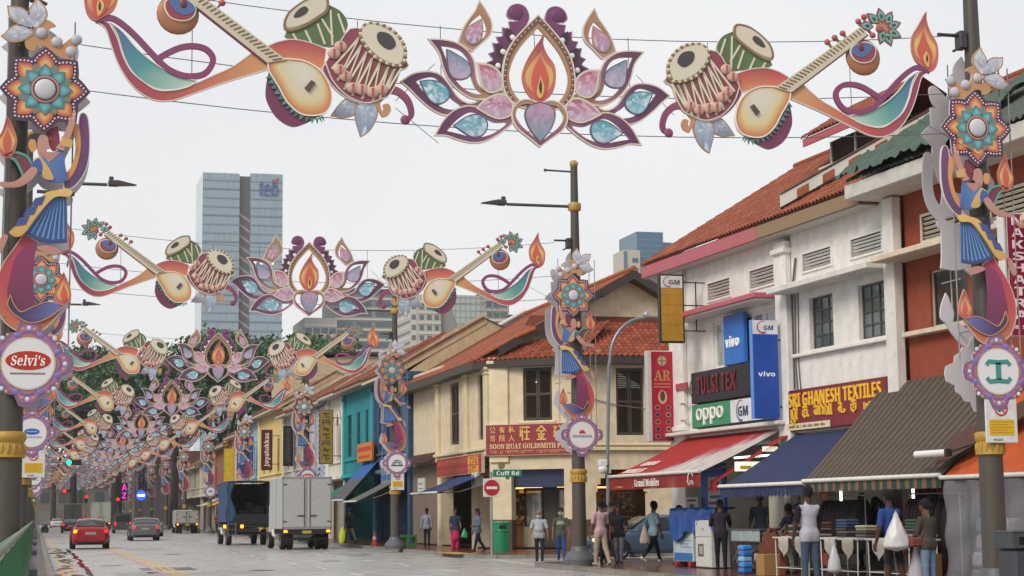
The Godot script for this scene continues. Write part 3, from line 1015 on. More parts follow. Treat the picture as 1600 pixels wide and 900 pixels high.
func near_block() -> void:
	var white := "e4e2de"
	# ---- corner shophouse with phone shop ----
	var o := thing("white_shophouse", "white corner shophouse with pink eaves, pink window hood and phone shop signs", "building")
	o.transform = block_xf()
	shell(o, 0.3, 7.75, 8.7, white)
	var m := K(white)
	wall(m, 0.3, 7.75, 3.65, 8.85, -0.2, 0, [[2.95, 4.42, 7.45, 7.92], [5.68, 7.12, 7.45, 7.92], [3.2, 7.1, 5.5, 6.8]])
	part(o, "wall", m, "plaster")
	vent(o, 2.95, 4.42, 7.45, 7.92, "e4e2de"); vent(o, 5.68, 7.12, 7.45, 7.92, "e4e2de")
	var pl := K("e6e4e0")
	pl.rbox(V(0.86, 4.35, 0.075), V(1.0, 8.5, 0.15), 0.02); pl.rbox(V(0.86, 8.3, 0.1), V(1.12, 0.12, 0.24), 0.02); pl.rbox(V(0.86, 3.95, 0.1), V(1.1, 0.14, 0.22), 0.02)
	part(o, "pilaster", pl, "plaster")
	var pl2 := K("e6e4e0")
	pl2.rbox(V(7.76, 4.2, 0.09), V(0.62, 8.4, 0.18), 0.02); pl2.rbox(V(7.76, 8.15, 0.12), V(0.74, 0.14, 0.28), 0.02)
	part(o, "pilaster", pl2, "plaster")
	var pk := K("b8626c")
	pk.rbox(V(4.45, 7.08, 0.36), V(5.75, 0.14, 0.7), 0.015)
	part(o, "window_hood", pk, "paint")
	var sf := K("cfccc6")
	sf.rbox(V(4.45, 6.985, 0.34), V(5.65, 0.05, 0.62), 0.01)
	part(o, "hood_soffit", sf, "paint")
	var br := K("b8505a")
	br.rbox(V(1.3, 5.15, 0.16), V(0.75, 0.2, 0.08), 0.01)
	part(o, "wall_plaque", br, "paint")
	# window behind the signs, with curtains
	var wf := K("e2e1dd")
	wall(wf, 3.2, 7.1, 5.5, 6.8, -0.12, -0.06, [[3.3, 3.75, 5.58, 6.72], [3.82, 4.3, 5.58, 6.72], [4.4, 5.6, 5.58, 6.72], [5.7, 6.35, 5.58, 6.72], [6.42, 7.0, 5.58, 6.72]])
	var w := part(o, "window", wf, "paint")
	for q in [[3.3, 3.75], [3.82, 4.3], [4.4, 5.6], [5.7, 6.35], [6.42, 7.0]]:
		var g := K("ffffff")
		g.bx(q[0], q[1], 5.58, 6.72, -0.095, -0.087)
		part(w, "pane", g, "glass")
		var cu := K("b9b3a6")
		var rows := []
		for r in 2:
			var row := PackedVector3Array()
			for j in 25: row.append(V(lerpf(q[0], q[1], j / 24.0), 5.55 + r * 1.2, -0.25 + 0.03 * sin(j * 1.9)))
			rows.append(row)
		cu.grid(rows)
		part(w, "curtain", cu, "cloth")
	var ld := K("d5d2cb")
	ld.rbox(V(4.05, 3.78, 0.2), V(7.6, 0.1, 0.45), 0.02)
	part(o, "ledge", ld, "plaster")
	for dy in [0.0, 0.6, 1.1]:
		var bk := K("d6d3cd")
		bk.rbox(V(1.42, 4.2 + dy * 0.8, 0.17), V(0.5, 0.05, 0.06), 0.01)
		part(o, "moulding", bk, "plaster")
	# roof over both white bays
	var sl := Vector2(-5.3, 3.25).normalized()
	var rf := M.new()
	tiles(rf, V(-0.75, 8.95, 0.55), V(12.6, 8.95, 0.55), V(0, sl.y, sl.x), func(s): return [0.0, 6.22], 0.19, 0.36, 0.05)
	part(o, "roof", rf, "roof", "orange clay tile roof", "stuff")
	var ub := K("8a4f38")
	ub.quad(V(-0.75, 8.91, 0.55), V(12.6, 8.91, 0.55), V(12.6, 12.15, -4.75), V(-0.75, 12.15, -4.75))
	ub.quad(V(-0.75, 12.15, -4.75), V(12.6, 12.15, -4.75), V(12.6, 8.91, -10.6), V(-0.75, 8.91, -10.6))
	part(o, "roof_boards", ub, "dull")
	var gb := K(white)
	gb.tri(V(0.31, 8.7, -0.2), V(0.31, 12.0, -4.75), V(0.31, 8.7, -10.5))
	part(o, "gable_wall", gb, "plaster")
	var rd := K("a8583a")
	rd.tube([V(-0.78, 12.27, -4.78), V(12.6, 12.27, -4.78)], 0.11, 8)
	part(o, "ridge_tiles", rd, "roof")
	var fp := K("b8606a")
	fp.rbox(V(3.2, 8.72, 0.5), V(7.85, 0.36, 0.05), 0.012)
	fp.quad(V(-0.73, 8.56, 0.5), V(-0.73, 8.9, 0.5), V(-0.73, 12.15, -4.75), V(-0.73, 11.85, -4.75))
	part(o, "fascia", fp, "paint")
	var sof := K("bdb9b1")
	sof.bx(-0.7, 12.55, 8.53, 8.56, -0.02, 0.47)
	part(o, "eaves_soffit", sof, "paint")
	# raised vent roof on the slope
	var jr := thing("roof_lantern", "small raised roof lantern with pink fascia above the orange tiles", "roof lantern")
	jr.transform = block_xf()
	var jm := K("2c2926")
	jm.bx(4.7, 7.45, 10.6, 11.85, -5.2, -3.12)
	part(jr, "louvre_box", jm, "dull")
	for k in 3:
		var ps := K("d8d6d0")
		ps.rbox(V(4.7 + k * 1.38, 11.45, -3.09), V(0.07, 0.75, 0.07), 0.008)
		part(jr, "post", ps, "paint")
	for k in 12:
		var s := K("3a342f")
		s.xf = Transform3D(Basis(Vector3.RIGHT, 0.7), V(6.07, 11.14 + k * 0.058, -3.1))
		s.box(Vector3.ZERO, V(2.7, 0.05, 0.012))
		s.xf = Transform3D.IDENTITY
		part(jr, "slat", s, "paint")
	var jsill := K("d5d2cb")
	jsill.rbox(V(6.07, 11.06, -2.95), V(3.1, 0.06, 0.4), 0.01)
	part(jr, "sill", jsill, "paint")
	var je := K("b8505a")
	je.rbox(V(6.0, 11.86, -2.5), V(3.7, 0.22, 0.05), 0.01)
	part(jr, "fascia", je, "paint")
	var jt := M.new()
	tiles(jt, V(4.1, 12.0, -2.45), V(7.9, 12.0, -2.45), V(0, sl.y, sl.x), func(s): return [0.0, 2.0])
	jt.k("8a4f38").quad(V(4.1, 11.97, -2.45), V(7.9, 11.97, -2.45), V(7.9, 13.0, -4.15), V(4.1, 13.0, -4.15))
	jt.quad(V(4.1, 13.0, -4.15), V(7.9, 13.0, -4.15), V(7.9, 11.97, -5.9), V(4.1, 11.97, -5.9))
	part(jr, "roof", jt, "roof", "", "stuff")
	# party wall strip over the roof
	var st := thing("roof_parapet", "whitewashed low parapet strip running up the orange roof, patched with tiles", "parapet")
	st.transform = block_xf()
	var A := V(8.1, 9.2, 0.25)
	var Bp := V(11.4, 11.2, -2.9)
	var sm := K("c9c6c0")
	var side := V(0.2, 0, 0.12)
	sm.quad(A, Bp, Bp + V(0, 0.3, 0), A + V(0, 0.3, 0)); sm.quad(A + side, Bp + side, Bp + side + V(0, 0.3, 0), A + side + V(0, 0.3, 0))
	sm.quad(A + V(0, 0.3, 0), Bp + V(0, 0.3, 0), Bp + side + V(0, 0.3, 0), A + side + V(0, 0.3, 0)); sm.quad(A, A + side, A + side + V(0, 0.3, 0), A + V(0, 0.3, 0))
	part(st, "wall_strip", sm, "plaster")
	var cp := K("e6e4df")
	cp.quad(A + V(-0.08, 0.31, -0.04), Bp + V(-0.08, 0.31, -0.04), Bp + side * 1.3 + V(0, 0.36, 0), A + side * 1.3 + V(0, 0.36, 0))
	part(st, "coping", cp, "paint")
	for k in 6:
		var t0 := 0.1 + k * 0.15
		var pt := K("a8623f")
		var P0 := A.lerp(Bp, t0) + side * 1.03
		var P1 := A.lerp(Bp, t0 + 0.07) + side * 1.03
		pt.quad(P0, P1, P1 + V(0, 0.22, 0), P0 + V(0, 0.22, 0))
		part(st, "tile_patch", pt, "roof")
	# ---- textile shop bay ----
	var g := thing("white_shophouse", "white shophouse bay with two dark steel windows above the textile shop sign", "building")
	g.transform = block_xf()
	shell(g, 7.76, 13.2, 8.55, white)
	var gm := K("e4e2de")
	wall(gm, 8.07, 13.2, 3.5, 8.6, -0.2, 0, [[8.74, 10.22, 7.51, 7.93], [11.22, 12.66, 7.51, 7.93], [8.97, 10.2, 5.52, 6.8], [11.45, 12.66, 5.52, 6.8]])
	part(g, "wall", gm, "plaster")
	vent(g, 8.74, 10.22, 7.51, 7.93, "e4e2de"); vent(g, 11.22, 12.66, 7.51, 7.93, "e4e2de")
	grid_window(g, 9.0, 10.17, 5.55, 6.77, -0.14, 3, 4, "4a4b48"); grid_window(g, 11.48, 12.63, 5.55, 6.77, -0.14, 3, 4, "4a4b48")
	var hood := K("d9d7d2")
	hood.rbox(V(10.45, 7.08, 0.32), V(5.1, 0.15, 0.64), 0.015)
	part(g, "window_hood", hood, "plaster")
	var si := K("e6e4e0")
	si.rbox(V(10.6, 5.42, 0.06), V(4.85, 0.09, 0.14), 0.015)
	part(g, "sill", si, "plaster")
	var p3 := K("dedcd8")
	p3.rbox(V(13.3, 4.3, 0.12), V(0.45, 8.55, 0.24), 0.02)
	part(g, "pilaster", p3, "plaster")
	var ft := K("9a7f62")
	ft.rbox(V(9.85, 8.72, 0.5), V(5.4, 0.34, 0.05), 0.012)
	part(g, "fascia", ft, "dull")
	for q in [[8.3, 0.1], [8.45, 0.14]]:
		var cb := K("4c4a48")
		cb.tube([V(q[0], 7.0, 0.03), V(q[0] - 0.05, 5.2, 0.04), V(q[0], 4.5, 0.03)], 0.014, 5)
		part(g, "cable", cb, "rubber")
	var dp := K("55534f")
	dp.tube([V(8.42, 7.9, 0.05), V(8.18, 7.0, 0.06), V(8.18, 4.6, 0.06)], 0.028, 6)
	part(g, "downpipe", dp, "paint")
	# ---- terracotta shophouse at the picture's edge ----
	var r := thing("terracotta_shophouse", "terracotta red shophouse with cream hood and grey-green metal roof", "building")
	r.transform = block_xf()
	shell(r, 13.21, 21.0, 8.6, "8f4430")
	var rm := K("94452f")
	wall(rm, 13.53, 21.0, 3.5, 8.8, -0.2, -0.08, [[14.3, 16.0, 7.45, 7.98], [17.0, 19.0, 7.45, 7.98], [14.5, 16.0, 5.5, 6.75], [17.2, 19.2, 5.5, 6.75]])
	part(r, "wall", rm, "plaster")
	vent(r, 14.3, 16.0, 7.45, 7.98, "dcd3c4", -0.08); vent(r, 17.0, 19.0, 7.45, 7.98, "dcd3c4", -0.08)
	for q in [14.5, 17.2]:
		grid_window(r, q + 0.03, q + 1.47, 5.53, 6.72, -0.17, 2, 1, "b9b2a4", "facade_glass", "2f302e")
	var rh := K("d8c9b4")
	rh.rbox(V(17.2, 7.14, 0.3), V(7.9, 0.13, 0.75), 0.015)
	part(r, "window_hood", rh, "plaster")
	var rs := K("d8c9b4")
	rs.rbox(V(17.2, 5.42, 0.02), V(7.2, 0.11, 0.25), 0.015)
	part(r, "sill", rs, "plaster")
	var ev := K("cdc9c3")
	ev.rbox(V(17.0, 8.78, 0.4), V(8.8, 0.34, 1.0), 0.02)
	part(r, "eaves", ev, "plaster")
	var mr := K("5f6a62")
	var rows := []
	for i in 2:
		var row := PackedVector3Array()
		for j in 160: row.append(V(12.7 + j * 0.055, 9.0 + i * 3.3, 0.95 - i * 5.6) + V(0, 0.03 * (1 if j % 4 < 2 else -1), 0))
		rows.append(row)
	mr.grid(rows, false)
	part(r, "roof", mr, "roof")
	# crumpled green sheet over the edge of the metal roof
	rng.seed = 77
	var tm := K("4d6154")
	var tr := []
	var nz := FastNoiseLite.new()
	nz.seed = 4; nz.frequency = 0.9
	for i in 16:
		var row := PackedVector3Array()
		for j in 40:
			var t := i / 15.0
			var x := 12.45 + j * 0.12
			var base := V(x, 9.02 + t * 1.5, 1.02 - t * 2.55)
			var ht := nz.get_noise_2d(x * 1.6, t * 3.0) * 0.28 + nz.get_noise_2d(x * 5.0, t * 9.0) * 0.1
			row.append(base + V(0, 0.14 + absf(ht) * (1.6 if x < 13.6 else 0.8), 0.0) + (V(0, -0.1 - 0.12 * absf(ht), 0.06) if i == 0 else Vector3.ZERO))
		tr.append(row)
	tm.grid(tr, true)
	solo("roof_tarpaulin", tm, "canvas", "crumpled green tarpaulin over the eaves of the metal roof", "tarpaulin").transform = block_xf()
	near_signs()

func sign_box(called: String, label: String, xf: Transform3D, w: float, h: float, deep: float, face: String, frame: String, cat := "sign", fmat := "vinyl") -> Node3D: # origin in the middle of the back
	var o := thing(called, label, cat)
	o.transform = xf
	var f := K(frame)
	f.rbox(V(0, 0, deep / 2), V(w, h, deep), 0.012)
	part(o, "frame", f, "paint")
	var p := K(face)
	p.bx(-w / 2 + 0.03, w / 2 - 0.03, -h / 2 + 0.03, h / 2 - 0.03, deep, deep + 0.006)
	part(o, "panel", p, fmat)
	return o

func strokes(m: M, s: String, o: Vector2, sc: Vector2, w: float, z: float, deep := 0.0) -> void: # pen strokes: "x,y x,y ; x,y ..." in hundredths
	for q in s.split(";", false):
		var p := PackedVector2Array()
		for t in q.strip_edges().split(" ", false):
			var e := t.split(",")
			p.append(o + Vector2(float(e[0]), float(e[1])) * 0.01 * sc)
		if p.size() > 1: ribbon(p, w, m, z - deep, z)

func arc(m: M, ce: Vector2, r: float, a0: float, a1: float, w, z: float, ry := -1.0) -> void:
	var p := PackedVector2Array()
	if ry < 0: ry = r
	for i in 21:
		var a := deg_to_rad(lerpf(a0, a1, i / 20.0))
		p.append(ce + Vector2(cos(a) * r, sin(a) * ry))
	ribbon(p, w, m, z, z)

func near_signs() -> void:
	# dark sign with red letters
	var o := sign_box("shop_sign", "black shop sign with dim red letters above the phone shop", block_xf(4.75, 5.03, 0.02), 5.3, 0.88, 0.2, "1c1517", "2a1a1c")
	words(o, "lettering", "TULSI TEX", "led_red", 2.6, 0.5, T(-0.92, 0.04, 0.207), 0.03)
	var cc := K("30282a")
	arc(cc, Vector2(-2.4, 0.0), 0.3, 0, 360, 0.05, 0.212)
	part(o, "roundel", cc, "print")
	# green and white sign
	o = sign_box("shop_sign", "green and white phone brand sign directly over the red awning", block_xf(4.75, 4.23, 0.02), 5.3, 0.66, 0.2, "dcdcdc", "1d1d1f")
	var gp := K("2f8a5c")
	gp.bx(-2.6, -0.05, -0.31, 0.31, 0.207, 0.212)
	part(o, "green_panel", gp, "vinyl")
	words(o, "lettering", "oppo", ink("e8e6df"), 1.75, 0.46, T(-1.35, -0.03, 0.213), 0.05, "Droid Sans", false)
	words(o, "lettering", "GM", ink("3a3d66"), 0.6, 0.26, T(0.75, -0.02, 0.213), 0.01)
	var ar := K("5a4a86")
	arc(ar, Vector2(0.62, 0), 0.27, 70, 285, [0.02, 0.07], 0.216, 0.27)
	part(o, "swoosh", ar, "print")
	# flat blue sign in the window
	o = sign_box("shop_sign", "flat bright blue sign mounted in the pink-hooded window", block_xf(4.95, 6.17, 0.08), 1.26, 1.36, 0.12, "2a6fc4", "2a6fc4")
	words(o, "lettering", "vivo", ink("f0f2f5"), 0.85, 0.3, T(-0.02, -0.05, 0.127), 0.04)
	# projecting blue sign
	o = thing("projecting_sign", "tall royal blue projecting sign with a white top panel", "sign", V(17.74, 5.13, -41.3), 0.0)
	var m := K("5c8fd8")
	m.rbox(V(0, 0, 0), V(0.72, 2.5, 0.16), 0.012)
	part(o, "frame", m, "paint")
	m = K("1f4fb0"); m.bx(-0.33, 0.35, -1.24, 0.88, 0.08, 0.086); part(o, "panel", m, "vinyl")
	m = K("e6e6ea"); m.bx(-0.33, 0.35, 0.89, 1.24, 0.08, 0.086); part(o, "top_panel", m, "vinyl")
	words(o, "lettering", "vivo", ink("f0f2f5"), 0.46, 0.13, T(0.02, -0.12, 0.087), 0.004)
	words(o, "lettering", "GM", ink("2d2f5c"), 0.26, 0.12, T(0.1, 1.05, 0.087), 0.004)
	m = K("b0445a"); arc(m, Vector2(-0.05, 1.07), 0.15, 60, 300, [0.012, 0.05], 0.089); part(o, "swoosh", m, "print")
	for y in [0.75, -0.95]:
		m = K("39557a"); m.tube([V(0.36, y, 0), V(0.7, y, 0)], 0.025, 6); part(o, "bracket", m, "metal")
	# gold projecting sign at the corner
	o = thing("projecting_sign", "mustard gold projecting sign in a black frame under the pink eaves", "sign", V(17.11, 7.24, -46.3))
	m = K("262321"); m.rbox(Vector3.ZERO, V(0.74, 1.94, 0.16), 0.012); part(o, "frame", m, "paint")
	m = K("b98a2c"); m.bx(-0.32, 0.32, -0.92, 0.57, 0.08, 0.086); part(o, "panel", m, "vinyl")
	m = K("d9d7d4"); m.bx(-0.32, 0.32, 0.58, 0.92, 0.08, 0.086); part(o, "top_panel", m, "vinyl")
	words(o, "lettering", "GM", ink("33333d"), 0.32, 0.13, T(0.08, 0.74, 0.087), 0.004)
	m = K("6a5a78"); arc(m, Vector2(-0.1, 0.75), 0.14, 60, 300, [0.012, 0.04], 0.089); part(o, "swoosh", m, "print")
	for k in 5:
		m = K("a87e2e"); m.bx(-0.32, 0.32, -0.75 + k * 0.28, -0.72 + k * 0.28, 0.086, 0.0875); part(o, "panel_seam", m, "vinyl")
	for y in [0.75, 0.1, -0.62]:
		m = K("262321"); m.tube([V(0.37, y, 0), V(1.05, y, 0)], 0.018, 6); part(o, "bracket", m, "metal")
	m = K("262321"); m.tube([V(0.75, 0.78, 0), V(0.75, -0.64, 0)], 0.018, 6); part(o, "bracket", m, "metal")
	# red jewellery sign
	o = thing("projecting_sign", "tall crimson jewellery sign with round pendant pictures at the side street corner", "sign", V(17.52, 4.92, -48.5))
	m = K("d8d5d0"); m.rbox(V(-0.02, 0, 0), V(0.8, 2.66, 0.26), 0.012); part(o, "frame", m, "paint")
	m = K("b01e38"); m.bx(-0.3, 0.36, -1.3, 1.3, 0.13, 0.137); part(o, "panel", m, "vinyl")
	words(o, "lettering", "AR", ink("b98a54"), 0.5, 0.3, T(0.03, 0.6, 0.138), 0.004, "Droid Serif")
	m = K("b8a37a"); m.disc(V(0.03, 1.03, 0.139), Vector3.BACK, 0.14); m.k("6d6a52"); m.bx(0.015, 0.045, 0.9, 1.16, 0.139, 0.141); m.bx(-0.1, 0.16, 1.015, 1.045, 0.139, 0.1415); part(o, "emblem", m, "print")
	m = K("c08a60")
	for k in 2: m.bx(-0.22, 0.28, 0.34 - k * 0.09, 0.37 - k * 0.09, 0.137, 0.139)
	part(o, "small_print", m, "print", "", "stuff")
	m = K("c9a58a"); m.disc(V(0.03, -0.03, 0.139), Vector3.BACK, 0.14, 18, 0.2); m.k("5a3c30"); m.disc(V(0.03, 0.0, 0.142), Vector3.BACK, 0.08, 14, 0.15); part(o, "pendant_picture", m, "print")
	for k in 10:
		m = K(["b07a6c", "9a6a52", "7a5a78", "b08a74"][k % 4])
		var ce := V(-0.13 + (k % 2) * 0.33, -0.33 - (k / 2) * 0.21, 0.139)
		m.disc(ce, Vector3.BACK, 0.085, 16, 0.075); m.k(["3a2420", "4a2f2a", "2f2438"][k % 3]); m.disc(ce + V(0, 0, 0.003), Vector3.BACK, 0.055, 12, 0.045)
		part(o, "pendant_picture", m, "print")
	for y in [0.9, -0.8]:
		m = K("55534f"); m.tube([V(0.38, y, 0), V(0.62, y, 0)], 0.02, 6); part(o, "bracket", m, "metal")
	# textile shop sign
	o = sign_box("shop_sign", "maroon textile shop sign with yellow English and Tamil lettering", block_xf(10.4, 4.05, 0.05), 5.05, 1.02, 0.12, "7d1f27", "6a1a20")
	words(o, "lettering", "SRI GHANESH TEXTILES", ink("e8b62c"), 4.6, 0.34, T(0.0, 0.25, 0.127), 0.03)
	m = K("e6b430")
	var tam := "5,0 5,55 ; 5,5 22,0 38,-22 28,-40 8,-30 0,-8 ; 18,55 18,0 ; 18,45 30,58 42,50 42,0 ; 52,60 62,70 58,50 52,0 62,-8 | 5,60 45,60 ; 25,60 25,20 ; 25,40 45,45 45,15 25,0 5,15 5,40 25,40 ; 45,15 58,0 | 0,50 12,60 24,45 12,10 0,25 12,35 ; 24,5 24,60 38,60 38,5 ; 52,5 52,55 64,60 76,45 76,5 ; 76,30 88,45 92,5 ; 92,60 106,60 106,5 | 0,5 0,45 18,45 18,5 ; 0,5 40,5 ; 28,5 28,62 44,58 44,5 54,0 ; 34,75 40,75 | 0,55 14,60 20,45 8,10 -2,25 10,35 ; 24,60 24,5 48,5 48,25 ; 52,12 60,12 | 0,60 40,60 ; 20,60 20,20 ; 20,40 38,45 38,15 20,0 0,15 0,40 20,40 ; 20,75 26,75 | 0,45 0,10 12,5 20,20 12,35 ; 20,5 38,40 48,45 48,5 ; 58,45 58,5 70,5 70,45 ; 84,5 84,50 98,50 98,5 ; 70,75 76,75"
	var x := -2.2
	for gl in tam.split("|", false):
		strokes(m, gl, Vector2(x, -0.2), Vector2(0.58, 0.42), 0.05, 0.16, 0.03)
		x += 0.62 if gl.length() > 60 else 0.42
	part(o, "tamil_lettering", m, "print", "", "stuff")
	m = K("d3c4a6"); m.bx(-2.48, -0.2, -0.49, -0.33, 0.127, 0.131); part(o, "address_strip", m, "print")
	m = K("6a4a3a")
	rng.seed = 90
	var px := -2.35
	while px < -0.45:
		var lw := rng.randf_range(0.03, 0.06)
		m.bx(px, px + lw, -0.44, -0.44 + rng.randf_range(0.045, 0.07), 0.131, 0.133)
		px += lw + (0.012 if rng.randf() < 0.8 else 0.08)
	part(o, "small_print", m, "print", "", "stuff")
	# vertical maroon sign at the picture's edge
	o = thing("projecting_sign", "maroon vertical sign with white capital letters beside the decorated post", "sign", V(18.3, 6.04, -30.0))
	m = K("dcdad8"); m.rbox(V(0, 0, 0), V(0.86, 2.4, 0.22), 0.012); part(o, "frame", m, "paint")
	m = K("8c1440"); m.bx(-0.33, 0.41, -1.18, 1.18, 0.11, 0.117); part(o, "panel", m, "vinyl")
	var s := "NAKSHATRA"
	for i in 9: words(o, "letter", s[i], ink("ead9e0"), 0.24, 0.165, T(-0.12, 1.04 - i * 0.228, 0.118), 0.02)
	words(o, "lettering", "& SP", ink("ead9e0"), 0.34, 0.07, T(-0.1, -1.02, 0.118), 0.004)

# box-shaped frame between two plan points: local x along a->b, z outward to the left-hand road side
func wall_xf(a: Vector2, b: Vector2) -> Transform3D:
	var e := (b - a).normalized()
	var n := Vector2(-e.y, e.x) # outward
	return Transform3D(Basis(V(e.x, 0, e.y), Vector3.UP, V(n.x, 0, n.y)), V(a.x, 0, a.y))

func put_xf(o: Node3D, t: Transform3D) -> Node3D:
	o.transform = t
	return o

func stuff_shelf(parent: Node, x0: float, x1: float, y0: float, y1: float, z: float, sd: int, tones: Array, n: int) -> void: # many small goods on display
	rng.seed = sd
	var m := M.new()
	for i in n:
		m.k(tones[rng.randi() % tones.size()])
		var s := V(rng.randf_range(0.05, 0.14), rng.randf_range(0.05, 0.16), 0.06)
		m.rbox(V(rng.randf_range(x0, x1), rng.randf_range(y0, y1), z + rng.randf_range(-0.1, 0.1)), s, 0.01)
	part(parent, "goods", m, "gloss", "", "stuff")

func goldsmith() -> void:
	var cream := "d6c7aa"
	var C0 := Vector2(18, -70.6)
	var C1 := Vector2(21.26, -68.2)
	var o := thing("cream_corner_shophouse", "cream corner shophouse with chamfered corner, brown shutters and orange tiled roofs", "building")
	# --- street wall: x runs from the far end (z -86.8) to the chamfer
	var st := wall_xf(Vector2(18, -86.8), C0)
	var m := K(cream)
	m.xf = st
	wall(m, 6.4, 16.2, 4.0, 8.0, -0.25, 0, [[9.0, 10.75, 4.65, 7.42], [14.3, 15.55, 4.65, 7.42]])
	wall(m, 0, 6.4, 3.0, 8.5, -0.45, -0.2, [])
	m.bx(13.0, 13.9, 0.13, 4.0, -0.6, 0.0); m.bx(6.3, 7.0, 0.13, 4.0, -0.6, 0.0)
	part(o, "street_wall", m, "plaster")
	m = K("d9caa9"); m.xf = st
	for x in [6.75, 12.4, 15.95]:
		m.rbox(V(x, 5.95, 0.07), V(0.55, 4.0, 0.14), 0.02); m.rbox(V(x, 7.55, 0.1), V(0.7, 0.12, 0.24), 0.02); m.rbox(V(x, 7.35, 0.09), V(0.64, 0.08, 0.2), 0.02)
	m.rbox(V(11.3, 4.25, 0.1), V(9.8, 0.14, 0.26), 0.02)
	part(o, "pilasters", m, "plaster", "", "stuff")
	var sh := Node3D.new()
	sh.name = "street_shutters"
	o.add_child(sh)
	sh.transform = st
	shutter(sh, 9.05, 10.7, 4.7, 7.38, -0.08, "41332c"); shutter(sh, 14.35, 15.5, 4.7, 7.38, -0.08, "41332c")
	m = K("4b3028"); m.xf = st
	var lm := M.new()
	tiles(lm, st * V(0.2, 3.95, 0.5), st * V(6.3, 3.95, 0.5), st.basis * V(0, 0.6, -0.8), func(s): return [0.0, 0.8], 0.22, 0.4, 0.05, ["5a3a2f", "4b3028"])
	part(o, "lean_to_roof", lm, "roof", "", "stuff")
	m = K("7a6a5c"); m.xf = st
	m.bx(0.3, 6.2, 0.13, 3.9, -0.44, -0.1)
	part(o, "grey_wall", m, "plaster")
	# --- chamfered corner
	var ch := wall_xf(C0, C1)
	var cl := C0.distance_to(C1)
	m = K(cream); m.xf = ch
	wall(m, 0, cl, 3.35, 8.0, -0.25, 0, [[1.51, 2.77, 5.34, 7.51]])
	m.bx(0, 0.95, 0.13, 3.35, -0.5, 0); m.bx(3.25, cl, 0.13, 3.35, -0.5, 0)
	part(o, "corner_wall", m, "plaster")
	m = K("dccdac"); m.xf = ch
	m.rbox(V(0.45, 5.8, 0.05), V(0.85, 4.3, 0.1), 0.02); m.rbox(V(0.45, 7.78, 0.08), V(1.0, 0.14, 0.2), 0.02)
	m.rbox(V(2.14, 5.27, 0.05), V(1.6, 0.1, 0.16), 0.02)
	part(o, "corner_pilaster", m, "plaster")
	m = K("5c4638"); m.xf = ch
	m.rbox(V(0.475, 0.72, 0.02), V(0.98, 1.2, 0.06), 0.01); m.rbox(V(3.64, 0.72, 0.02), V(0.8, 1.2, 0.06), 0.01)
	m.bx(0.95, 0.98, 0.13, 1.3, -0.5, 0.03)
	part(o, "dado", m, "plaster", "", "stuff")
	var sc := Node3D.new()
	sc.name = "corner_shutters"
	o.add_child(sc)
	sc.transform = ch
	shutter(sc, 1.54, 2.74, 5.37, 7.48, -0.08, "41332c")
	m = K("d8d8d4"); m.xf = ch
	m.ball(V(2.1, 6.9, -0.03), V(0.05, 0.05, 0.05))
	part(o, "shutter_lamp", m, "paint")
	# door zone of the corner
	m = K("1f2c4e"); m.xf = ch
	m.bx(0.95, 3.25, 2.62, 3.35, -0.35, -0.3); m.k("33446e").bx(0.95, 3.25, 2.95, 2.98, -0.3, -0.29)
	part(o, "door_fascia", m, "vinyl")
	m = K("2b2320"); m.xf = ch
	wall(m, 0.95, 3.25, 0.2, 2.62, -1.5, -1.42, [[1.05, 1.72, 1.05, 2.5], [1.8, 2.42, 0.3, 2.5], [2.5, 3.18, 1.05, 2.5]])
	part(o, "shop_front", m, "paint")
	m = K("ffffff"); m.xf = ch
	m.bx(1.05, 1.72, 1.05, 2.5, -1.47, -1.46)
	part(o, "shop_window", m, "glass")
	m = K("ffffff"); m.xf = ch
	m.bx(2.5, 3.18, 1.05, 2.5, -1.47, -1.46)
	part(o, "shop_window", m, "glass")
	m = K("3a2b24"); m.xf = ch
	m.rbox(V(2.11, 1.4, -1.5), V(0.6, 2.3, 0.05), 0.01)
	part(o, "door", m, "paint")
	m = K("cfc4ae"); m.xf = ch
	m.bx(0.95, 1.75, 0.2, 1.02, -1.41, -1.36)
	part(o, "window_base", m, "plaster")
	# --- side street wall
	var sd := wall_xf(C1, Vector2(34, -68.2))
	m = K(cream); m.xf = sd
	var arch := [[0.55, 2.75, 0.13, 2.4], [0.62, 2.68, 2.4, 2.7], [0.75, 2.55, 2.7, 2.95], [0.95, 2.35, 2.95, 3.15], [1.2, 2.1, 3.15, 3.3], [4.2, 6.4, 0.13, 3.0]]
	wall(m, 0, 12.7, 0.13, 8.0, -0.3, 0, [[1.48, 2.67, 4.69, 7.43], [5.6, 6.8, 4.69, 7.43]] + arch)
	part(o, "side_wall", m, "plaster")
	m = K("dccdac"); m.xf = sd
	m.rbox(V(6.3, 4.12, 0.06), V(12.6, 0.12, 0.2), 0.02); m.rbox(V(6.3, 4.3, 0.03), V(12.6, 0.06, 0.12), 0.02)
	part(o, "string_course", m, "plaster")
	m = K("5c4638"); m.xf = sd
	m.bx(0.0, 0.55, 0.13, 1.3, 0, 0.03); m.bx(2.75, 4.2, 0.13, 1.3, 0, 0.03)
	part(o, "dado", m, "plaster", "", "stuff")
	var s2 := Node3D.new()
	s2.name = "side_shutters"
	o.add_child(s2)
	s2.transform = sd
	shutter(s2, 1.51, 2.64, 4.72, 7.4, -0.08, "41332c"); shutter(s2, 5.63, 6.77, 4.72, 7.4, -0.08, "41332c")
	m = K("6a655c"); m.xf = sd
	m.tube([V(-0.6, 6.4, 0.05), V(1.5, 5.9, 0.06), V(4.5, 5.55, 0.05)], 0.02, 5)
	part(o, "cable", m, "rubber")
	# interior: floors, back walls, lit display of gold
	m = K("8a7a5e")
	m.bx(18.3, 34, 3.45, 3.6, -86, -70.2); m.bx(33.8, 34, 0, 8, -86, -68.5); m.bx(18.3, 34, 0, 8, -87, -86.8); m.bx(22.0, 34, 3.45, 3.6, -70.2, -68.6)
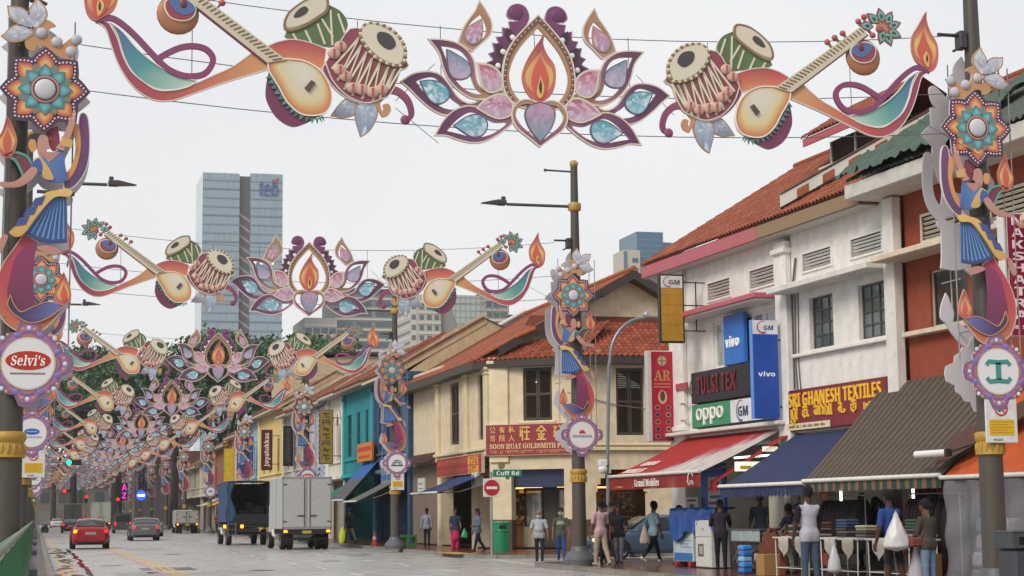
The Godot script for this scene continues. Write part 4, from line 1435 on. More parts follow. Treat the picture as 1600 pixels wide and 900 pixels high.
	part(o, "inner_walls", m, "plaster")
	m = K("6b5232")
	m.bx(20.2, 33, 0.13, 3.4, -74.2, -74.0)
	part(o, "display_wall", m, "dull")
	for q in [[21.6, 25.0, -72.2], [19.0, 21.2, -73.2]]:
		m = K("8a6a34"); m.bx(q[0], q[1], 0.2, 1.05, q[2] - 0.3, q[2] + 0.3)
		part(o, "counter", m, "gloss")
		for y in [1.6, 2.0, 2.4]:
			m = K("7a5c30"); m.bx(q[0], q[1], y, y + 0.04, q[2] - 0.9, q[2] - 0.5); part(o, "shelf", m, "gloss")
		stuff_shelf(o, q[0], q[1], 1.1, 1.4, q[2], 5, ["e0b040", "f0d070", "b8862a", "d8c8a0"], 60)
		stuff_shelf(o, q[0], q[1], 1.7, 2.35, q[2] - 0.7, 6, ["e0b040", "7a5520", "c89a38", "2a2018"], 160)
		m = M.new(); m.bx(q[0], q[1], 2.62, 2.68, q[2] - 0.8, q[2] - 0.7); part(o, "strip_light", m, "warm_strip")
		var al := AreaLight3D.new()
		al.name = "strip_light_glow"
		al.area_size = Vector2(q[1] - q[0], 0.15)
		al.light_color = Color(1.0, 0.78, 0.42)
		al.light_energy = 2.2
		al.shadow_enabled = true
		o.add_child(al)
		al.position = V((q[0] + q[1]) / 2, 2.58, q[2] - 0.55)
		al.rotation.x = -PI / 2
	m = K("5a3b32"); flat([Vector2(18, -86), Vector2(34, -86), Vector2(34, -68.2), Vector2(21.26, -68.2), Vector2(18, -70.6)], 0.19, m)
	part(o, "shop_floor", m, "wet_tile")
	# poster figure in the left window
	m = K("c8cbd6"); m.xf = ch; m.bx(1.28, 1.62, 1.15, 2.3, -1.55, -1.54); m.k("3a4a9a").bx(1.38, 1.56, 1.45, 2.05, -1.54, -1.535); m.k("c8a060").bx(1.36, 1.5, 1.2, 1.5, -1.54, -1.533)
	part(o, "window_poster", m, "print")
	# --- roofs
	rng.seed = 15
	var e := 7.85
	var bd := K("3d3029")
	var lowl := PackedVector3Array([V(17.4, e, -71.0), V(20.95, e, -67.5), V(34, e, -67.5)])
	# main gable roof, ridge along the street
	var up := V(24.28 - 17.4, 11.75 - e, 0).normalized()
	var rl := V(24.28 - 17.4, 11.75 - e, 0).length()
	var rf := M.new()
	tiles(rf, V(17.4, e, -84.0), V(17.4, e, -70.2), up, func(s): return [0.0 if s < 13.0 else (s - 13.0) * 1.7, rl], 0.22, 0.36, 0.055, ["ac6040", "b56c4a", "a0583c"])
	tiles(rf, V(17.4, e, -87.4), V(17.4, e, -84.0), up, func(s): return [0.0, rl], 0.22, 0.36, 0.055, ["7d3a2c", "8a4030"])
	part(o, "main_roof", rf, "roof", "", "stuff")
	bd.quad(V(17.4, e - 0.03, -87.4), V(17.4, e - 0.03, -71.0), V(24.28, 11.72, -70.2), V(24.28, 11.72, -87.4))
	bd.quad(V(24.28, 11.72, -87.4), V(24.28, 11.72, -70.2), V(31.1, e - 0.03, -70.2), V(31.1, e - 0.03, -87.4))
	bd.tri(V(17.4, e - 0.03, -71.0), V(24.28, 11.72, -70.2), V(19.0, 8.75, -70.2))
	for q in [[18.3, 24.28], [30.2, 24.28]]: # gable verge boards
		var ya: float = e + absf(q[0] - 17.4) * 0.567 if q[0] < 24 else 11.75 - (q[0] - 24.28) * 0.567
		bd.quad(V(q[0], ya - 0.35, -70.15), V(q[0], ya + 0.05, -70.15), V(q[1], 11.8, -70.15), V(q[1], 11.4, -70.15))
		bd.quad(V(q[0], ya - 0.36, -70.15), V(q[1], 11.39, -70.15), V(q[1], 11.39, -71.0), V(q[0], ya - 0.36, -71.0))
	for q in [[21.2, 9.75], [27.2, 9.8], [22.9, 10.7], [25.7, 10.65]]: bd.box(V(q[0], q[1], -70.25), V(0.14, 0.16, 0.5))
	part(o, "roof_boards", bd, "paint")
	var gw := K(cream)
	gw.quad(V(18.3, 7.9, -70.9), V(24.28, 11.6, -70.9), V(30.0, 8.4, -70.9), V(30.0, 7.9, -70.9))
	part(o, "gable_wall", gw, "plaster")
	# skirt roof round the corner
	var rm := M.new()
	var ea := V(17.4, e, -71.0)
	var eb := V(20.95, e, -67.5)
	var dirc := (eb - ea).normalized()
	var inn := dirc.cross(Vector3.UP).normalized()
	if inn.z > 0: inn = -inn
	var upc := (inn * 0.87 + V(0, 0.5, 0)).normalized()
	var lc := ea.distance_to(eb)
	tiles(rm, ea, eb, upc, func(s): return [0.0, minf(0.35 + s * 0.62, 3.3)], 0.24, 0.33, 0.06, ["a85436", "b4603e", "9e4c32"], 0.03)
	tiles(rm, eb, V(32, e, -67.5), V(0, 0.48, -0.877).normalized(), func(s): return [0.0, 3.5], 0.24, 0.33, 0.06, ["a85436", "b4603e", "9e4c32"], 0.03)
	part(o, "skirt_roof", rm, "roof", "", "stuff")
	var rb := K("3d3029")
	rb.quad(ea, eb, eb + upc * 3.3 - V(0, 0.05, 0), ea + upc * 0.3 - V(0, 0.05, 0))
	rb.quad(eb, V(32, e, -67.5), V(32, e + 1.62, -70.55), eb + V(0, 1.62, -3.05))
	var drop := V(0, 0.3, 0)
	for q in [[V(17.4, e, -87.4), ea], [ea, eb], [eb, V(32, e, -67.5)]]:
		rb.quad(q[0], q[1], q[1] - drop, q[0] - drop)
	rb.quad(V(17.4, e - 0.3, -87.4), V(17.4, e - 0.3, -71.0), V(18.05, e - 0.28, -70.6), V(18.05, e - 0.28, -87.4))
	rb.quad(ea - drop, eb - drop, V(21.26, e - 0.28, -68.2), V(18, e - 0.28, -70.6))
	rb.quad(eb - drop, V(32, e - 0.3, -67.5), V(32, e - 0.28, -68.2), V(21.26, e - 0.28, -68.2))
	part(o, "eaves_board", rb, "paint")
	var fl := K("7a3626")
	fl.quad(V(19.5, 9.35, -70.4), V(31, 9.35, -70.4), V(31, 9.85, -70.88), V(19.9, 9.85, -70.88))
	part(o, "flashing", fl, "roof")
	var hp := K("c0683f")
	hp.tube([ea + V(0, 0.08, 0), ea + upc * 0.35 + dirc * 0.2 + V(0, 0.1, 0), V(19.3, 8.95, -70.1), V(19.9, 9.2, -70.15)], 0.1, 7)
	hp.tube([V(24.28, 11.85, -70.1), V(24.28, 11.85, -87.4)], 0.12, 7)
	part(o, "ridge_tiles", hp, "roof")
	var wv := K("d8cfc8")
	wv.tube([V(17.3, e + 0.2, -87.4), V(24.28, 12.0, -87.4)], 0.13, 6)
	part(o, "verge_capping", wv, "paint")
	# --- signs
	var s := sign_box("shop_sign", "large maroon goldsmith sign with gold Chinese characters across the chamfered corner", ch * T(2.05, 4.56, 0.06), 4.3, 1.3, 0.14, "8e2b33", "c9b9a0")
	var g := K("d8b45c")
	var hz := {
		"zhuang": "5,92 95,92 ; 30,100 30,84 ; 70,100 70,84 ; 12,78 12,30 ; 30,78 30,0 ; 12,55 30,55 ; 5,30 30,40 ; 42,60 95,60 ; 68,78 68,12 ; 48,10 92,10",
		"jin": "50,100 8,62 ; 50,100 92,62 ; 28,64 72,64 ; 20,42 80,42 ; 50,64 50,8 ; 30,32 36,16 ; 70,32 62,16 ; 10,6 90,6",
		"fa": "12,92 42,92 18,62 ; 20,84 32,76 ; 60,98 88,66 ; 88,94 70,82 ; 12,54 44,54 44,38 14,38 14,24 44,24 34,2 ; 58,58 58,38 ; 58,58 84,58 84,40 96,42 ; 56,32 86,32 50,0 ; 60,24 94,0",
		"shun": "10,95 8,30 2,5 ; 25,92 25,10 ; 40,97 40,0 ; 52,94 98,94 ; 72,94 66,80 ; 58,78 92,78 92,24 58,24 58,78 ; 58,60 92,60 ; 58,42 92,42 ; 66,22 52,2 ; 82,22 98,2",
		"gong": "35,98 8,52 ; 62,98 95,52 ; 45,50 22,10 82,16 ; 66,36 90,4", "si": "12,88 82,88 82,10 68,4 ; 16,68 66,68 ; 22,48 60,48 60,18 22,18 22,48",
		"you": "5,80 95,80 ; 48,100 5,36 ; 34,60 34,0 ; 34,60 80,60 80,0 70,2 ; 34,42 80,42 ; 34,24 80,24", "xian": "10,95 10,0 ; 10,95 36,92 22,70 38,54 14,42 ; 50,92 86,92 86,54 50,54 50,2 66,14 ; 50,73 86,73 ; 64,54 94,2 ; 92,40 74,30",
		"si2": "40,98 10,88 ; 5,66 48,66 ; 28,92 28,0 ; 26,60 4,24 ; 32,52 48,36 ; 66,94 54,24 88,30 ; 78,54 96,14", "ren": "50,98 42,50 6,2 ; 46,62 94,2"}
	var x := -1.95
	for q in [["gong", "si"], ["you", "xian"], ["si2", "ren"]]:
		strokes(g, hz[q[0]], Vector2(x, 0.28), Vector2(0.26, 0.27), 0.03, 0.165, 0.02); strokes(g, hz[q[1]], Vector2(x, -0.06), Vector2(0.26, 0.27), 0.03, 0.165, 0.02)
		x += 0.42
	x = -0.65
	for q in ["zhuang", "jin", "fa", "shun"]:
		strokes(g, hz[q], Vector2(x, -0.04), Vector2(0.5, 0.58), 0.055, 0.17, 0.025)
		x += 0.72
	part(s, "chinese_lettering", g, "print", "", "stuff")
	words(s, "lettering", "SOON HUAT GOLDSMITH PTE LTD", ink("d8c08a"), 3.9, 0.2, T(0.0, -0.26, 0.147), 0.012, "Droid Serif")
	g = K("c89a54")
	rng.seed = 4
	x = -1.9
	while x < 1.85:
		arc(g, Vector2(x, -0.49), 0.05, rng.randf_range(-60, 60), rng.randf_range(150, 330), 0.02, 0.149)
		if rng.randf() < 0.5: strokes(g, "0,0 0,100", Vector2(x + 0.06, -0.53), Vector2(0.1, 0.1), 0.02, 0.15)
		x += 0.11 if rng.randf() < 0.85 else 0.24
	part(s, "tamil_lettering", g, "print", "", "stuff")
	s = sign_box("shop_sign", "red and gold Chinese shop sign above the far navy awning", st * T(11.6, 3.66, 0.12), 8.6, 0.84, 0.14, "a02228", "c9b9a0")
	g = K("e0a848")
	x = 1.9
	for q in ["shun", "fa", "jin", "zhuang"]:
		strokes(g, hz[q], Vector2(x, -0.02), Vector2(0.42, 0.36), 0.05, 0.165, 0.02); strokes(g, hz[["zhuang", "fa", "shun", "jin"][(int(x * 10) % 4)]], Vector2(x, -0.4), Vector2(0.42, 0.34), 0.05, 0.165, 0.02)
		x += 0.5
	x = -3.9
	while x < 1.6:
		strokes(g, ["0,0 0,90 50,90 60,40", "0,90 60,90 ; 30,90 30,0 60,10", "10,0 60,90 ; 0,50 70,50"][rng.randi() % 3], Vector2(x, 0.05), Vector2(0.2, 0.24), 0.025, 0.15)
		strokes(g, ["0,0 0,90 50,90", "0,90 60,90 ; 30,90 30,0"][rng.randi() % 2], Vector2(x, -0.3), Vector2(0.17, 0.15), 0.02, 0.15)
		x += 0.24
	part(s, "chinese_lettering", g, "print", "", "stuff")
	s = sign_box("shop_sign", "small white sign on the grey wall beside the second lamp post", st * T(2.6, 2.95, -0.1), 1.6, 0.75, 0.08, "d8d8d6", "b9b9b6")
	g = K("55575c")
	for k in 5: g.bx(-0.55 + k * 0.2, -0.42 + k * 0.2, 0.05, 0.14, 0.087, 0.089)
	g.bx(-0.5, 0.5, -0.16, -0.12, 0.087, 0.089)
	part(s, "lettering", g, "print", "", "stuff")
	awning("shop_awning", "navy blue canopy with white bar beneath the red and gold Chinese sign", st, 11.2, 15.9, 3.25, 0.05, 10.0, 15.2, 2.45, 2.0, 0.0, func(_s, _t): return L("26356a"))

func far_row() -> void:
	# one shophouse of the row; x runs towards the camera
	var specs := [
		{"z": -96.3, "w": 9.4, "y": 8.75, "c": "2b4a68", "trim": "3a6a8c", "lab": "deep blue painted shophouse next to the cream corner building", "sh": "1e3a5c", "win": [[1.2, 2.0], [3.4, 4.4], [6.3, 7.2]]},
		{"z": -106.2, "w": 9.8, "y": 8.85, "c": "1f8a96", "trim": "2aa3ad", "lab": "bright teal shophouse with tall dark shutters and arched panels", "sh": "1d4a52", "win": [[0.9, 2.4], [4.2, 5.3], [7.0, 7.9], [8.6, 9.3]]},
		{"z": -112.3, "w": 6.0, "y": 8.9, "c": "d2cdc2", "trim": "e0dbd0", "lab": "off-white shophouse with two brown pointed-arch windows", "sh": "7a5238", "win": [[1.0, 2.1], [3.6, 4.7]], "arch": true},
		{"z": -118.0, "w": 5.6, "y": 8.8, "c": "6f9cc4", "trim": "c8d6e2", "lab": "light blue shophouse with blue and white patterned screen", "sh": "44597a", "win": [[0.6, 1.8], [3.2, 4.4]], "lat": true},
		{"z": -127.6, "w": 9.5, "y": 8.8, "c": "a9a8a2", "trim": "c6c4be", "lab": "grey shophouse with pale window frames beyond the patterned one", "sh": "d2d4d2", "win": [[1.5, 2.8], [4.8, 6.6]]},
		{"z": -133.0, "w": 5.3, "y": 8.9, "c": "b9b6ae", "trim": "d0cdc6", "lab": "narrow pale grey shophouse behind the white truck", "sh": "8a8f92", "win": [[1.2, 2.2], [3.2, 4.2]]},
		{"z": -148.5, "w": 15.4, "y": 9.7, "c": "d9bf7e", "trim": "e3cf9c", "lab": "pale yellow shophouse with wide overhanging eaves", "sh": "6a5a40", "win": [[2, 3.2], [6, 7.2], [11, 12.2]]},
		{"z": -154.5, "w": 5.9, "y": 9.6, "c": "8fb9c6", "trim": "b9d2da", "lab": "pale aqua shophouse beside the yellow one", "sh": "5f7f8c", "win": [[1.4, 2.4], [3.6, 4.6]]},
		{"z": -172.0, "w": 13.0, "y": 8.9, "c": "c9a27a", "trim": "a8483a", "lab": "tan shophouse with brick-red corner piers and red tiled roof", "sh": "7a4a36", "win": [[2.0, 3.2], [6, 7.2], [9.5, 10.7]], "red": true},
		{"z": -186.0, "w": 13.6, "y": 8.4, "c": "8a5a4a", "trim": "a8483a", "lab": "brown-red shophouse far down the row", "sh": "4a3a34", "win": [[2, 3], [6, 7], [10, 11]]},
		{"z": -203.0, "w": 16.6, "y": 7.6, "c": "b8b2a6", "trim": "cfcabf", "lab": "weathered white shophouse far down the row above the small truck", "sh": "6f6a62", "win": [[2, 3], [7, 8], [12, 13]]},
		{"z": -228.0, "w": 24.5, "y": 7.2, "c": "a39a8c", "trim": "b9b2a4", "lab": "dull beige long shophouse at the far bend of the street", "sh": "5a544c", "win": [[3, 4.5], [9, 10.5], [16, 17.5]]},
	]
	for i in specs.size():
		var s: Dictionary = specs[i]
		rng.seed = 100 + i
		var o := thing("shophouse", s.lab, "building")
		o.transform = street_xf(s.z)
		var near := i < 6
		var m := K(s.c)
		var holes := []
		for w in s.win: holes.append([w[0], w[1], 5.0, 7.5])
		wall(m, 0.0, s.w, 3.7, s.y, -0.25, 0, holes)
		m.bx(0, 0.25, 0.13, s.y, -10, -0.251); m.bx(s.w - 0.25, s.w, 0.13, s.y, -10, -0.251); m.bx(0.25, s.w - 0.25, 0, s.y, -10, -9.8)
		m.bx(0.0, 0.5, 0.13, 3.7, -0.25, 0); m.bx(s.w - 0.5, s.w, 0.13, 3.7, -0.25, 0)
		part(o, "wall", m, "plaster")
		var t := K(s.trim)
		for x in [0.2, s.w - 0.2]:
			t.rbox(V(x, (3.7 + s.y) / 2, 0.08), V(0.4, s.y - 3.7, 0.16), 0.02); t.rbox(V(x, s.y - 0.35, 0.12), V(0.55, 0.12, 0.26), 0.02)
		t.rbox(V(s.w / 2, 3.85, 0.12), V(s.w - 0.05, 0.2, 0.3), 0.03); t.rbox(V(s.w / 2, 4.8, 0.05), V(s.w - 0.7, 0.1, 0.12), 0.02)
		if s.has("arch"):
			for w in s.win:
				arc_frame(t, (w[0] + w[1]) / 2, w[1] - w[0] + 0.3, 4.9, 7.1, 7.9)
		if s.has("red"):
			t.bx(0.0, 1.0, 0.13, s.y, 0.0, 0.12); t.bx(s.w - 1.2, s.w, 0.13, s.y, 0.001, 0.12)
		part(o, "mouldings", t, "plaster", "", "stuff")
		for w in s.win:
			var n2 := Node3D.new()
			n2.name = "window"
			o.add_child(n2, true)
			if i in [4, 5, 6]: grid_window(n2, w[0] + 0.03, w[1] - 0.03, 5.03, 7.47, -0.12, 2, 2, s.sh, "facade_glass", "4a5358")
			elif near or i < 9: shutter(n2, w[0], w[1], 5.0, 7.5, -0.08, s.sh)
			else:
				var q := K(s.sh); q.bx(w[0], w[1], 5, 7.5, -0.12, -0.08); part(n2, "shutter", q, "paint")
		if s.has("lat"): # patterned screen
			for k in 2:
				var lt := M.new()
				for a in 9:
					for b in 26:
						lt.k("e6eaf0" if (a + b) % 2 == 0 else "27408c")
						lt.bx(0.3 + k * 2.6 + a * 0.26, 0.3 + k * 2.6 + a * 0.26 + 0.25, 4.0 + b * 0.175, 4.0 + b * 0.175 + 0.165, 0.14, 0.17)
				part(o, "patterned_screen", lt, "paint", "", "stuff")
		# roof
		var rf := M.new()
		var up := V(0, 0.5, -0.87).normalized()
		if i < 9: tiles(rf, V(-0.1, s.y + 0.12, 0.75), V(s.w + 0.1, s.y + 0.12, 0.75), up, func(_x): return [0.0, 5.4], 0.32, 0.5, 0.07, ["8a5240", "96583f", "7f4a3a"])
		else: rf.k("86503e").quad(V(0, s.y + 0.12, 0.75), V(s.w, s.y + 0.12, 0.75), V(s.w, s.y + 2.8, -3.95), V(0, s.y + 2.8, -3.95))
		part(o, "roof", rf, "roof", "", "stuff")
		var bd := K("59463c")
		bd.quad(V(-0.1, s.y + 0.1, 0.75), V(s.w + 0.1, s.y + 0.1, 0.75), V(s.w + 0.1, s.y + 2.78, -3.95), V(-0.1, s.y + 2.78, -3.95)); bd.quad(V(-0.1, s.y + 2.78, -3.95), V(s.w + 0.1, s.y + 2.78, -3.95), V(s.w + 0.1, s.y, -10), V(-0.1, s.y, -10))
		bd.k(["c9bba0", "96705c", "b9b0a2"][i % 3]).rbox(V(s.w / 2, s.y + 0.02, 0.7), V(s.w + 0.2, 0.2, 0.06), 0.01)
		bd.k("a39b8e").bx(0, s.w, s.y - 0.08, s.y - 0.03, 0, 0.66)
		part(o, "eaves", bd, "paint")
		# parapet party wall above the roof
		var pw := K(["c8b08c", "a8603f", "bfb8aa"][i % 3])
		for k in 6:
			var yy: float = s.y + 0.36 + k * 0.44
			var zz := 0.55 - k * 0.77
			var tl := rng.randf_range(0.0, 0.14)
			for xx in [s.w - 0.24, s.w + 0.02]: pw.quad(V(xx, yy - 0.5, zz), V(xx, yy - 0.06, zz - 0.77), V(xx, yy + 0.44 + tl, zz - 0.77), V(xx, yy + tl, zz))
			pw.quad(V(s.w - 0.24, yy + tl, zz), V(s.w + 0.02, yy + tl, zz), V(s.w + 0.02, yy + 0.44 + tl, zz - 0.77), V(s.w - 0.24, yy + 0.44 + tl, zz - 0.77))
			pw.quad(V(s.w - 0.24, yy - 0.3, zz), V(s.w + 0.02, yy - 0.3, zz), V(s.w + 0.02, yy + tl, zz), V(s.w - 0.24, yy + tl, zz))
		for xx in [0.02, s.w - 0.02]: pw.tri(V(xx, s.y, 0.0), V(xx, s.y + 2.76, -3.95), V(xx, s.y, -10))
		part(o, "party_parapet", pw, "plaster", "", "stuff")
		# shop front: beam, dark opening, goods
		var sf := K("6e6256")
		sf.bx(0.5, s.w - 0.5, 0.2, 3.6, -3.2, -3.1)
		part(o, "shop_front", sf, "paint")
		stuff_shelf(o, 0.8, s.w - 0.8, 0.3, 2.2, -2.6, 60 + i, ["8a3a3a", "c9a050", "3a5a7a", "d8d0c0", "4a6a4a", "2a2a2a", "b06a8a"], int(s.w * 9))
	# air-conditioner boxes on the walls
	for q in [[-71.9, 18.0, 3.0, 0], [-99.0, 18.0, 4.9, 0], [-115.0, 18.0, 4.9, 0]]:
		var ac := thing("air_conditioner", ["white air-conditioner box on the teal shophouse", "white air-conditioner box on the patterned-screen shophouse", "white air-conditioner box low on the goldsmith's street wall"][0 if q[0] == -99.0 else 1 if q[0] == -115.0 else 2], "air conditioner", V(q[1] - 0.2, q[2], q[0]), -PI / 2)
		var m := K("c9c8c2"); m.rbox(V(0, 0, 0), V(0.8, 0.55, 0.32), 0.02); part(ac, "case", m, "paint")
		m = K("6a6a66"); m.disc(V(-0.12, 0, 0.165), Vector3.BACK, 0.2, 18); part(ac, "fan_grille", m, "metal")
	beige_block()
	row_signs()

func arc_frame(t: M, cx: float, w: float, y0: float, y1: float, top: float) -> void: # pointed arch moulding
	for sx in [-1.0, 1.0]:
		t.rbox(V(cx + sx * w / 2, (y0 + y1) / 2, 0.06), V(0.12, y1 - y0, 0.12), 0.015)
		var p := []
		for k in 7:
			var a := k / 6.0
			p.append(V(cx + sx * w / 2 * (1 - a * a * 0.15 - a * 0.85), y1 + (top - y1) * sin(a * PI / 2), 0.08))
		t.tube(p, 0.07, 6)

func beige_block() -> void: # windowless beige flank wall rising behind the roofs of the row
	var o := thing("beige_flank_building", "plain beige flank wall with dark verge rising behind the teal roof", "building", V(22.4, 0, -150))
	var m := K("c2b191")
	m.prism(PackedVector2Array([Vector2(-1.5, 0), Vector2(8.5, 0), Vector2(8.5, 15.0), Vector2(4.0, 15.3), Vector2(-1.5, 14.6)]), -14, 0)
	part(o, "wall", m, "plaster")
	m = K("4a3a31")
	m.bx(-1.8, 8.6, 15.3, 15.5, -14.2, 0.3)
	part(o, "verge", m, "roof")

func row_signs() -> void:
	var S := func(lab, z, y, w, h, face, frame, out := 0.25): return sign_box("shop_sign", lab, street_xf(z) * T(0, y, out), w, h, 0.12, face, frame)
	var o: Node3D = (S as Callable).call("orange-yellow shop sign on the teal shophouse", -97.5, 5.05, 4.6, 1.05, "d8832c", "b86a20")
	var g := K("b03a1c")
	for k in 9: g.rbox(V(-1.8 + k * 0.45, 0.18, 0.135), V(0.32, 0.24, 0.02), 0.005)
	for k in 8: g.rbox(V(-1.5 + k * 0.43, -0.25, 0.135), V(0.26, 0.14, 0.02), 0.005)
	part(o, "lettering", g, "print", "", "stuff")
	o = (S as Callable).call("blue shop sign with yellow letters by the second lamp post", -90.3, 3.6, 4.6, 1.15, "2f6ab0", "1d3f70")
	g = K("e6c02c")
	for k in 6: strokes(g, ["0,0 0,90 60,90 60,0", "0,90 60,90 ; 30,90 30,0", "60,90 0,90 0,10 60,10"][k % 3], Vector2(-1.9 + k * 0.62, 0.05), Vector2(0.6, 0.42), 0.1, 0.14)
	for k in 7: strokes(g, ["0,0 50,90 60,0", "0,40 60,40"][k % 2], Vector2(-1.9 + k * 0.56, -0.46), Vector2(0.5, 0.36), 0.08, 0.14)
	part(o, "lettering", g, "print", "", "stuff")
	# vertical projecting signs
	var P := func(lab, x, y, z, w, h, face, frame): 
		var t := thing("projecting_sign", lab, "sign", V(x, y, z))
		var m := K(frame)
		m.rbox(Vector3.ZERO, V(w, h, 0.18), 0.012); part(t, "frame", m, "paint")
		m = K(face); m.bx(-w / 2 + 0.05, w / 2 - 0.05, -h / 2 + 0.05, h / 2 - 0.05, 0.09, 0.097); part(t, "panel", m, "vinyl")
		m = K("4a4845"); m.tube([V(w / 2, h * 0.35, 0), V(w / 2 + 0.6, h * 0.35, 0)], 0.03, 6); m.tube([V(w / 2, -h * 0.35, 0), V(w / 2 + 0.6, -h * 0.35, 0)], 0.03, 6); part(t, "brackets", m, "metal", "", "stuff")
		return t
	o = (P as Callable).call("maroon vertical sign with white lettering above the blue lorry", 17.0, 6.6, -136.0, 0.85, 3.1, "571c20", "3a1416")
	words(o, "lettering", "Joyalukkas", ink("e6d9d6"), 2.6, 0.5, Transform3D(Basis(Vector3.BACK, PI / 2), V(0.02, 0, 0.1)), 0.02)
	o = (P as Callable).call("black vertical sign with thin grey writing next to the maroon one", 17.4, 6.55, -127.0, 0.72, 2.9, "1d1e20", "2c2d30")
	g = K("77787a")
	rng.seed = 5
	for k in 12: strokes(g, ["0,0 30,80 60,10", "0,80 60,80 20,0", "50,90 0,50 60,0"][k % 3], Vector2(-0.16, 1.1 - k * 0.2), Vector2(0.5, 0.16), 0.03, 0.105)
	part(o, "lettering", g, "print", "", "stuff")
	o = (P as Callable).call("gold vertical sign with dark characters in front of the blue patterned screen", 16.9, 6.3, -106.5, 0.85, 3.3, "a8853e", "6a5026")
	g = K("33281a")
	for k in 7: strokes(g, ["0,80 60,80 ; 30,90 30,0 60,20", "0,0 0,80 60,80 60,0 ; 0,40 60,40", "10,90 50,0 ; 0,40 60,50"][k % 3], Vector2(-0.22, 1.15 - k * 0.42), Vector2(0.7, 0.34), 0.06, 0.105)
	part(o, "lettering", g, "print", "", "stuff")
	o = (P as Callable).call("blue vertical banner on the pale aqua shophouse", 16.9, 6.6, -150.0, 1.5, 3.4, "1d3f8c", "d8d8d8")
	o = (P as Callable).call("yellow vertical banner beside the blue banner", 16.3, 5.6, -157.0, 0.9, 3.8, "d8b62c", "b8962a")
	# neon far down the street
	thing("neon_sign", "pink neon letters on a dark board far down the street", "sign", V(12.2, 5.3, -262), 0.0).scale = Vector3.ONE * 0.55
	o = get_child(get_child_count() - 1)
	var m := K("18141a"); m.rbox(V(0, 0, -0.1), V(1.8, 4.6, 0.16), 0.03); part(o, "board", m, "paint")
	words(o, "letter", "A", "neon_pink", 1.2, 1.7, T(0, 1.1, 0), 0.1); words(o, "letter", "Z", "neon_pink", 1.1, 1.6, T(0, -1.1, 0), 0.1)
	thing("neon_sign", "round blue glowing sign right of the pink neon letters", "sign", V(14.6, 4.7, -262)).scale = Vector3.ONE * 0.7
	o = get_child(get_child_count() - 1)
	m = K("18141a"); m.rbox(V(0, 3.5, -0.12), V(1.2, 4.4, 0.12), 0.03); part(o, "board", m, "paint")
	m = M.new(); m.disc(V(0, 0, 0.02), Vector3.BACK, 1.0); part(o, "disc", m, "neon_blue")
	m = M.new(); m.bx(-0.7, 0.7, -0.2, 0.2, 0.03, 0.06); part(o, "bar", m, "tube_white")
	m = K("5a7fa8")
	strokes(m, "0,0 30,100 60,0 ; 10,40 50,40", Vector2(-0.35, 4.2), Vector2(1.1, 1.1), 0.14, 0.0); strokes(m, "0,100 60,100 ; 30,100 30,0", Vector2(-0.35, 2.6), Vector2(1.1, 1.1), 0.14, 0.0)
	part(o, "lettering", m, "print", "", "stuff")
	# shop canopies along the row
	var aw := [
		["bright blue and grey folding canopy on the teal shophouse", -99.6, 0.0, 4.6, 4.5, 1.8, 6.4, 2.35, 2.3, "2462a8", "56565c"],
		["grey canopy with white bar beside the bright blue one", -92.3, 0.0, 3.4, 3.4, -1.2, 2.6, 2.25, 2.2, "66625e", "66625e"],
		["green canopy in shade next to the grey stalls", -106.0, 0, 4.4, 3.4, -0.6, 4.2, 2.4, 2.0, "1f7a62", "1f7a62"],
		["dark green striped canopy far down the row", -178.0, 0, 9, 3.8, 0, 8.0, 2.6, 2.6, "2f5a4a", "b9b0a0"],
		["orange canopy far down the row", -168.0, 0, 7, 3.9, 0, 6, 2.6, 2.4, "d8862c", "d8862c"],
		["faded green canopy behind the white truck", -121.0, 0, 7, 3.4, 0, 7, 2.4, 2.0, "4a8a6a", "4a8a6a"],
	]
	for q in aw:
		var c1: Color = L(q[9])
		var c2: Color = L(q[10])
		awning("shop_awning", q[0], street_xf(q[1]), q[2], q[3], q[4], 0.05, q[5], q[6], q[7], q[8], 0.0 if q[9] != "2462a8" else 0.0, func(s, t): return c1 if t < 0.5 or c1 == c2 else c2, null, false)

# ---------- festival ornaments: printed cut-out panels ----------
var art_merge := false
var art_m: M
var art_list := []
const MANY := ["veena_pegs", "drum_barrels", "rosette_rim", "rosette_flames", "rosette_petals", "rods", "veena_trim", "jewel_scroll", "back_panel", "board_rim"]

func ap(called: String) -> M: # the mesh that the next piece goes into
	if art_merge: return art_m
	var m := M.new()
	art_list.append([called, m])
	return m

func faded(m: M) -> M: # paled print: dust and light through the panels put into the colour
	for i in m.c.size():
		var q := m.c[i]
		var l := q.get_luminance()
		m.c[i] = Color(lerpf(q.r, l, 0.2) * 0.94 + 0.025, lerpf(q.g, l, 0.2) * 0.94 + 0.025, lerpf(q.b, l, 0.2) * 0.94 + 0.025)
	return m

func art_done(root: Node3D) -> void:
	if art_merge:
		part(root, "panel", faded(art_m), "print", "", "stuff")
	else:
		for q in art_list:
			if q[1].v.size(): part(root, q[0], faded(q[1]), "print", "", "stuff" if q[0] in MANY else "")
	art_list = []

func A(key: String, mir := false, seg := 4, closed := true) -> PackedVector2Array: return spl(ART[key], closed, seg, mir)

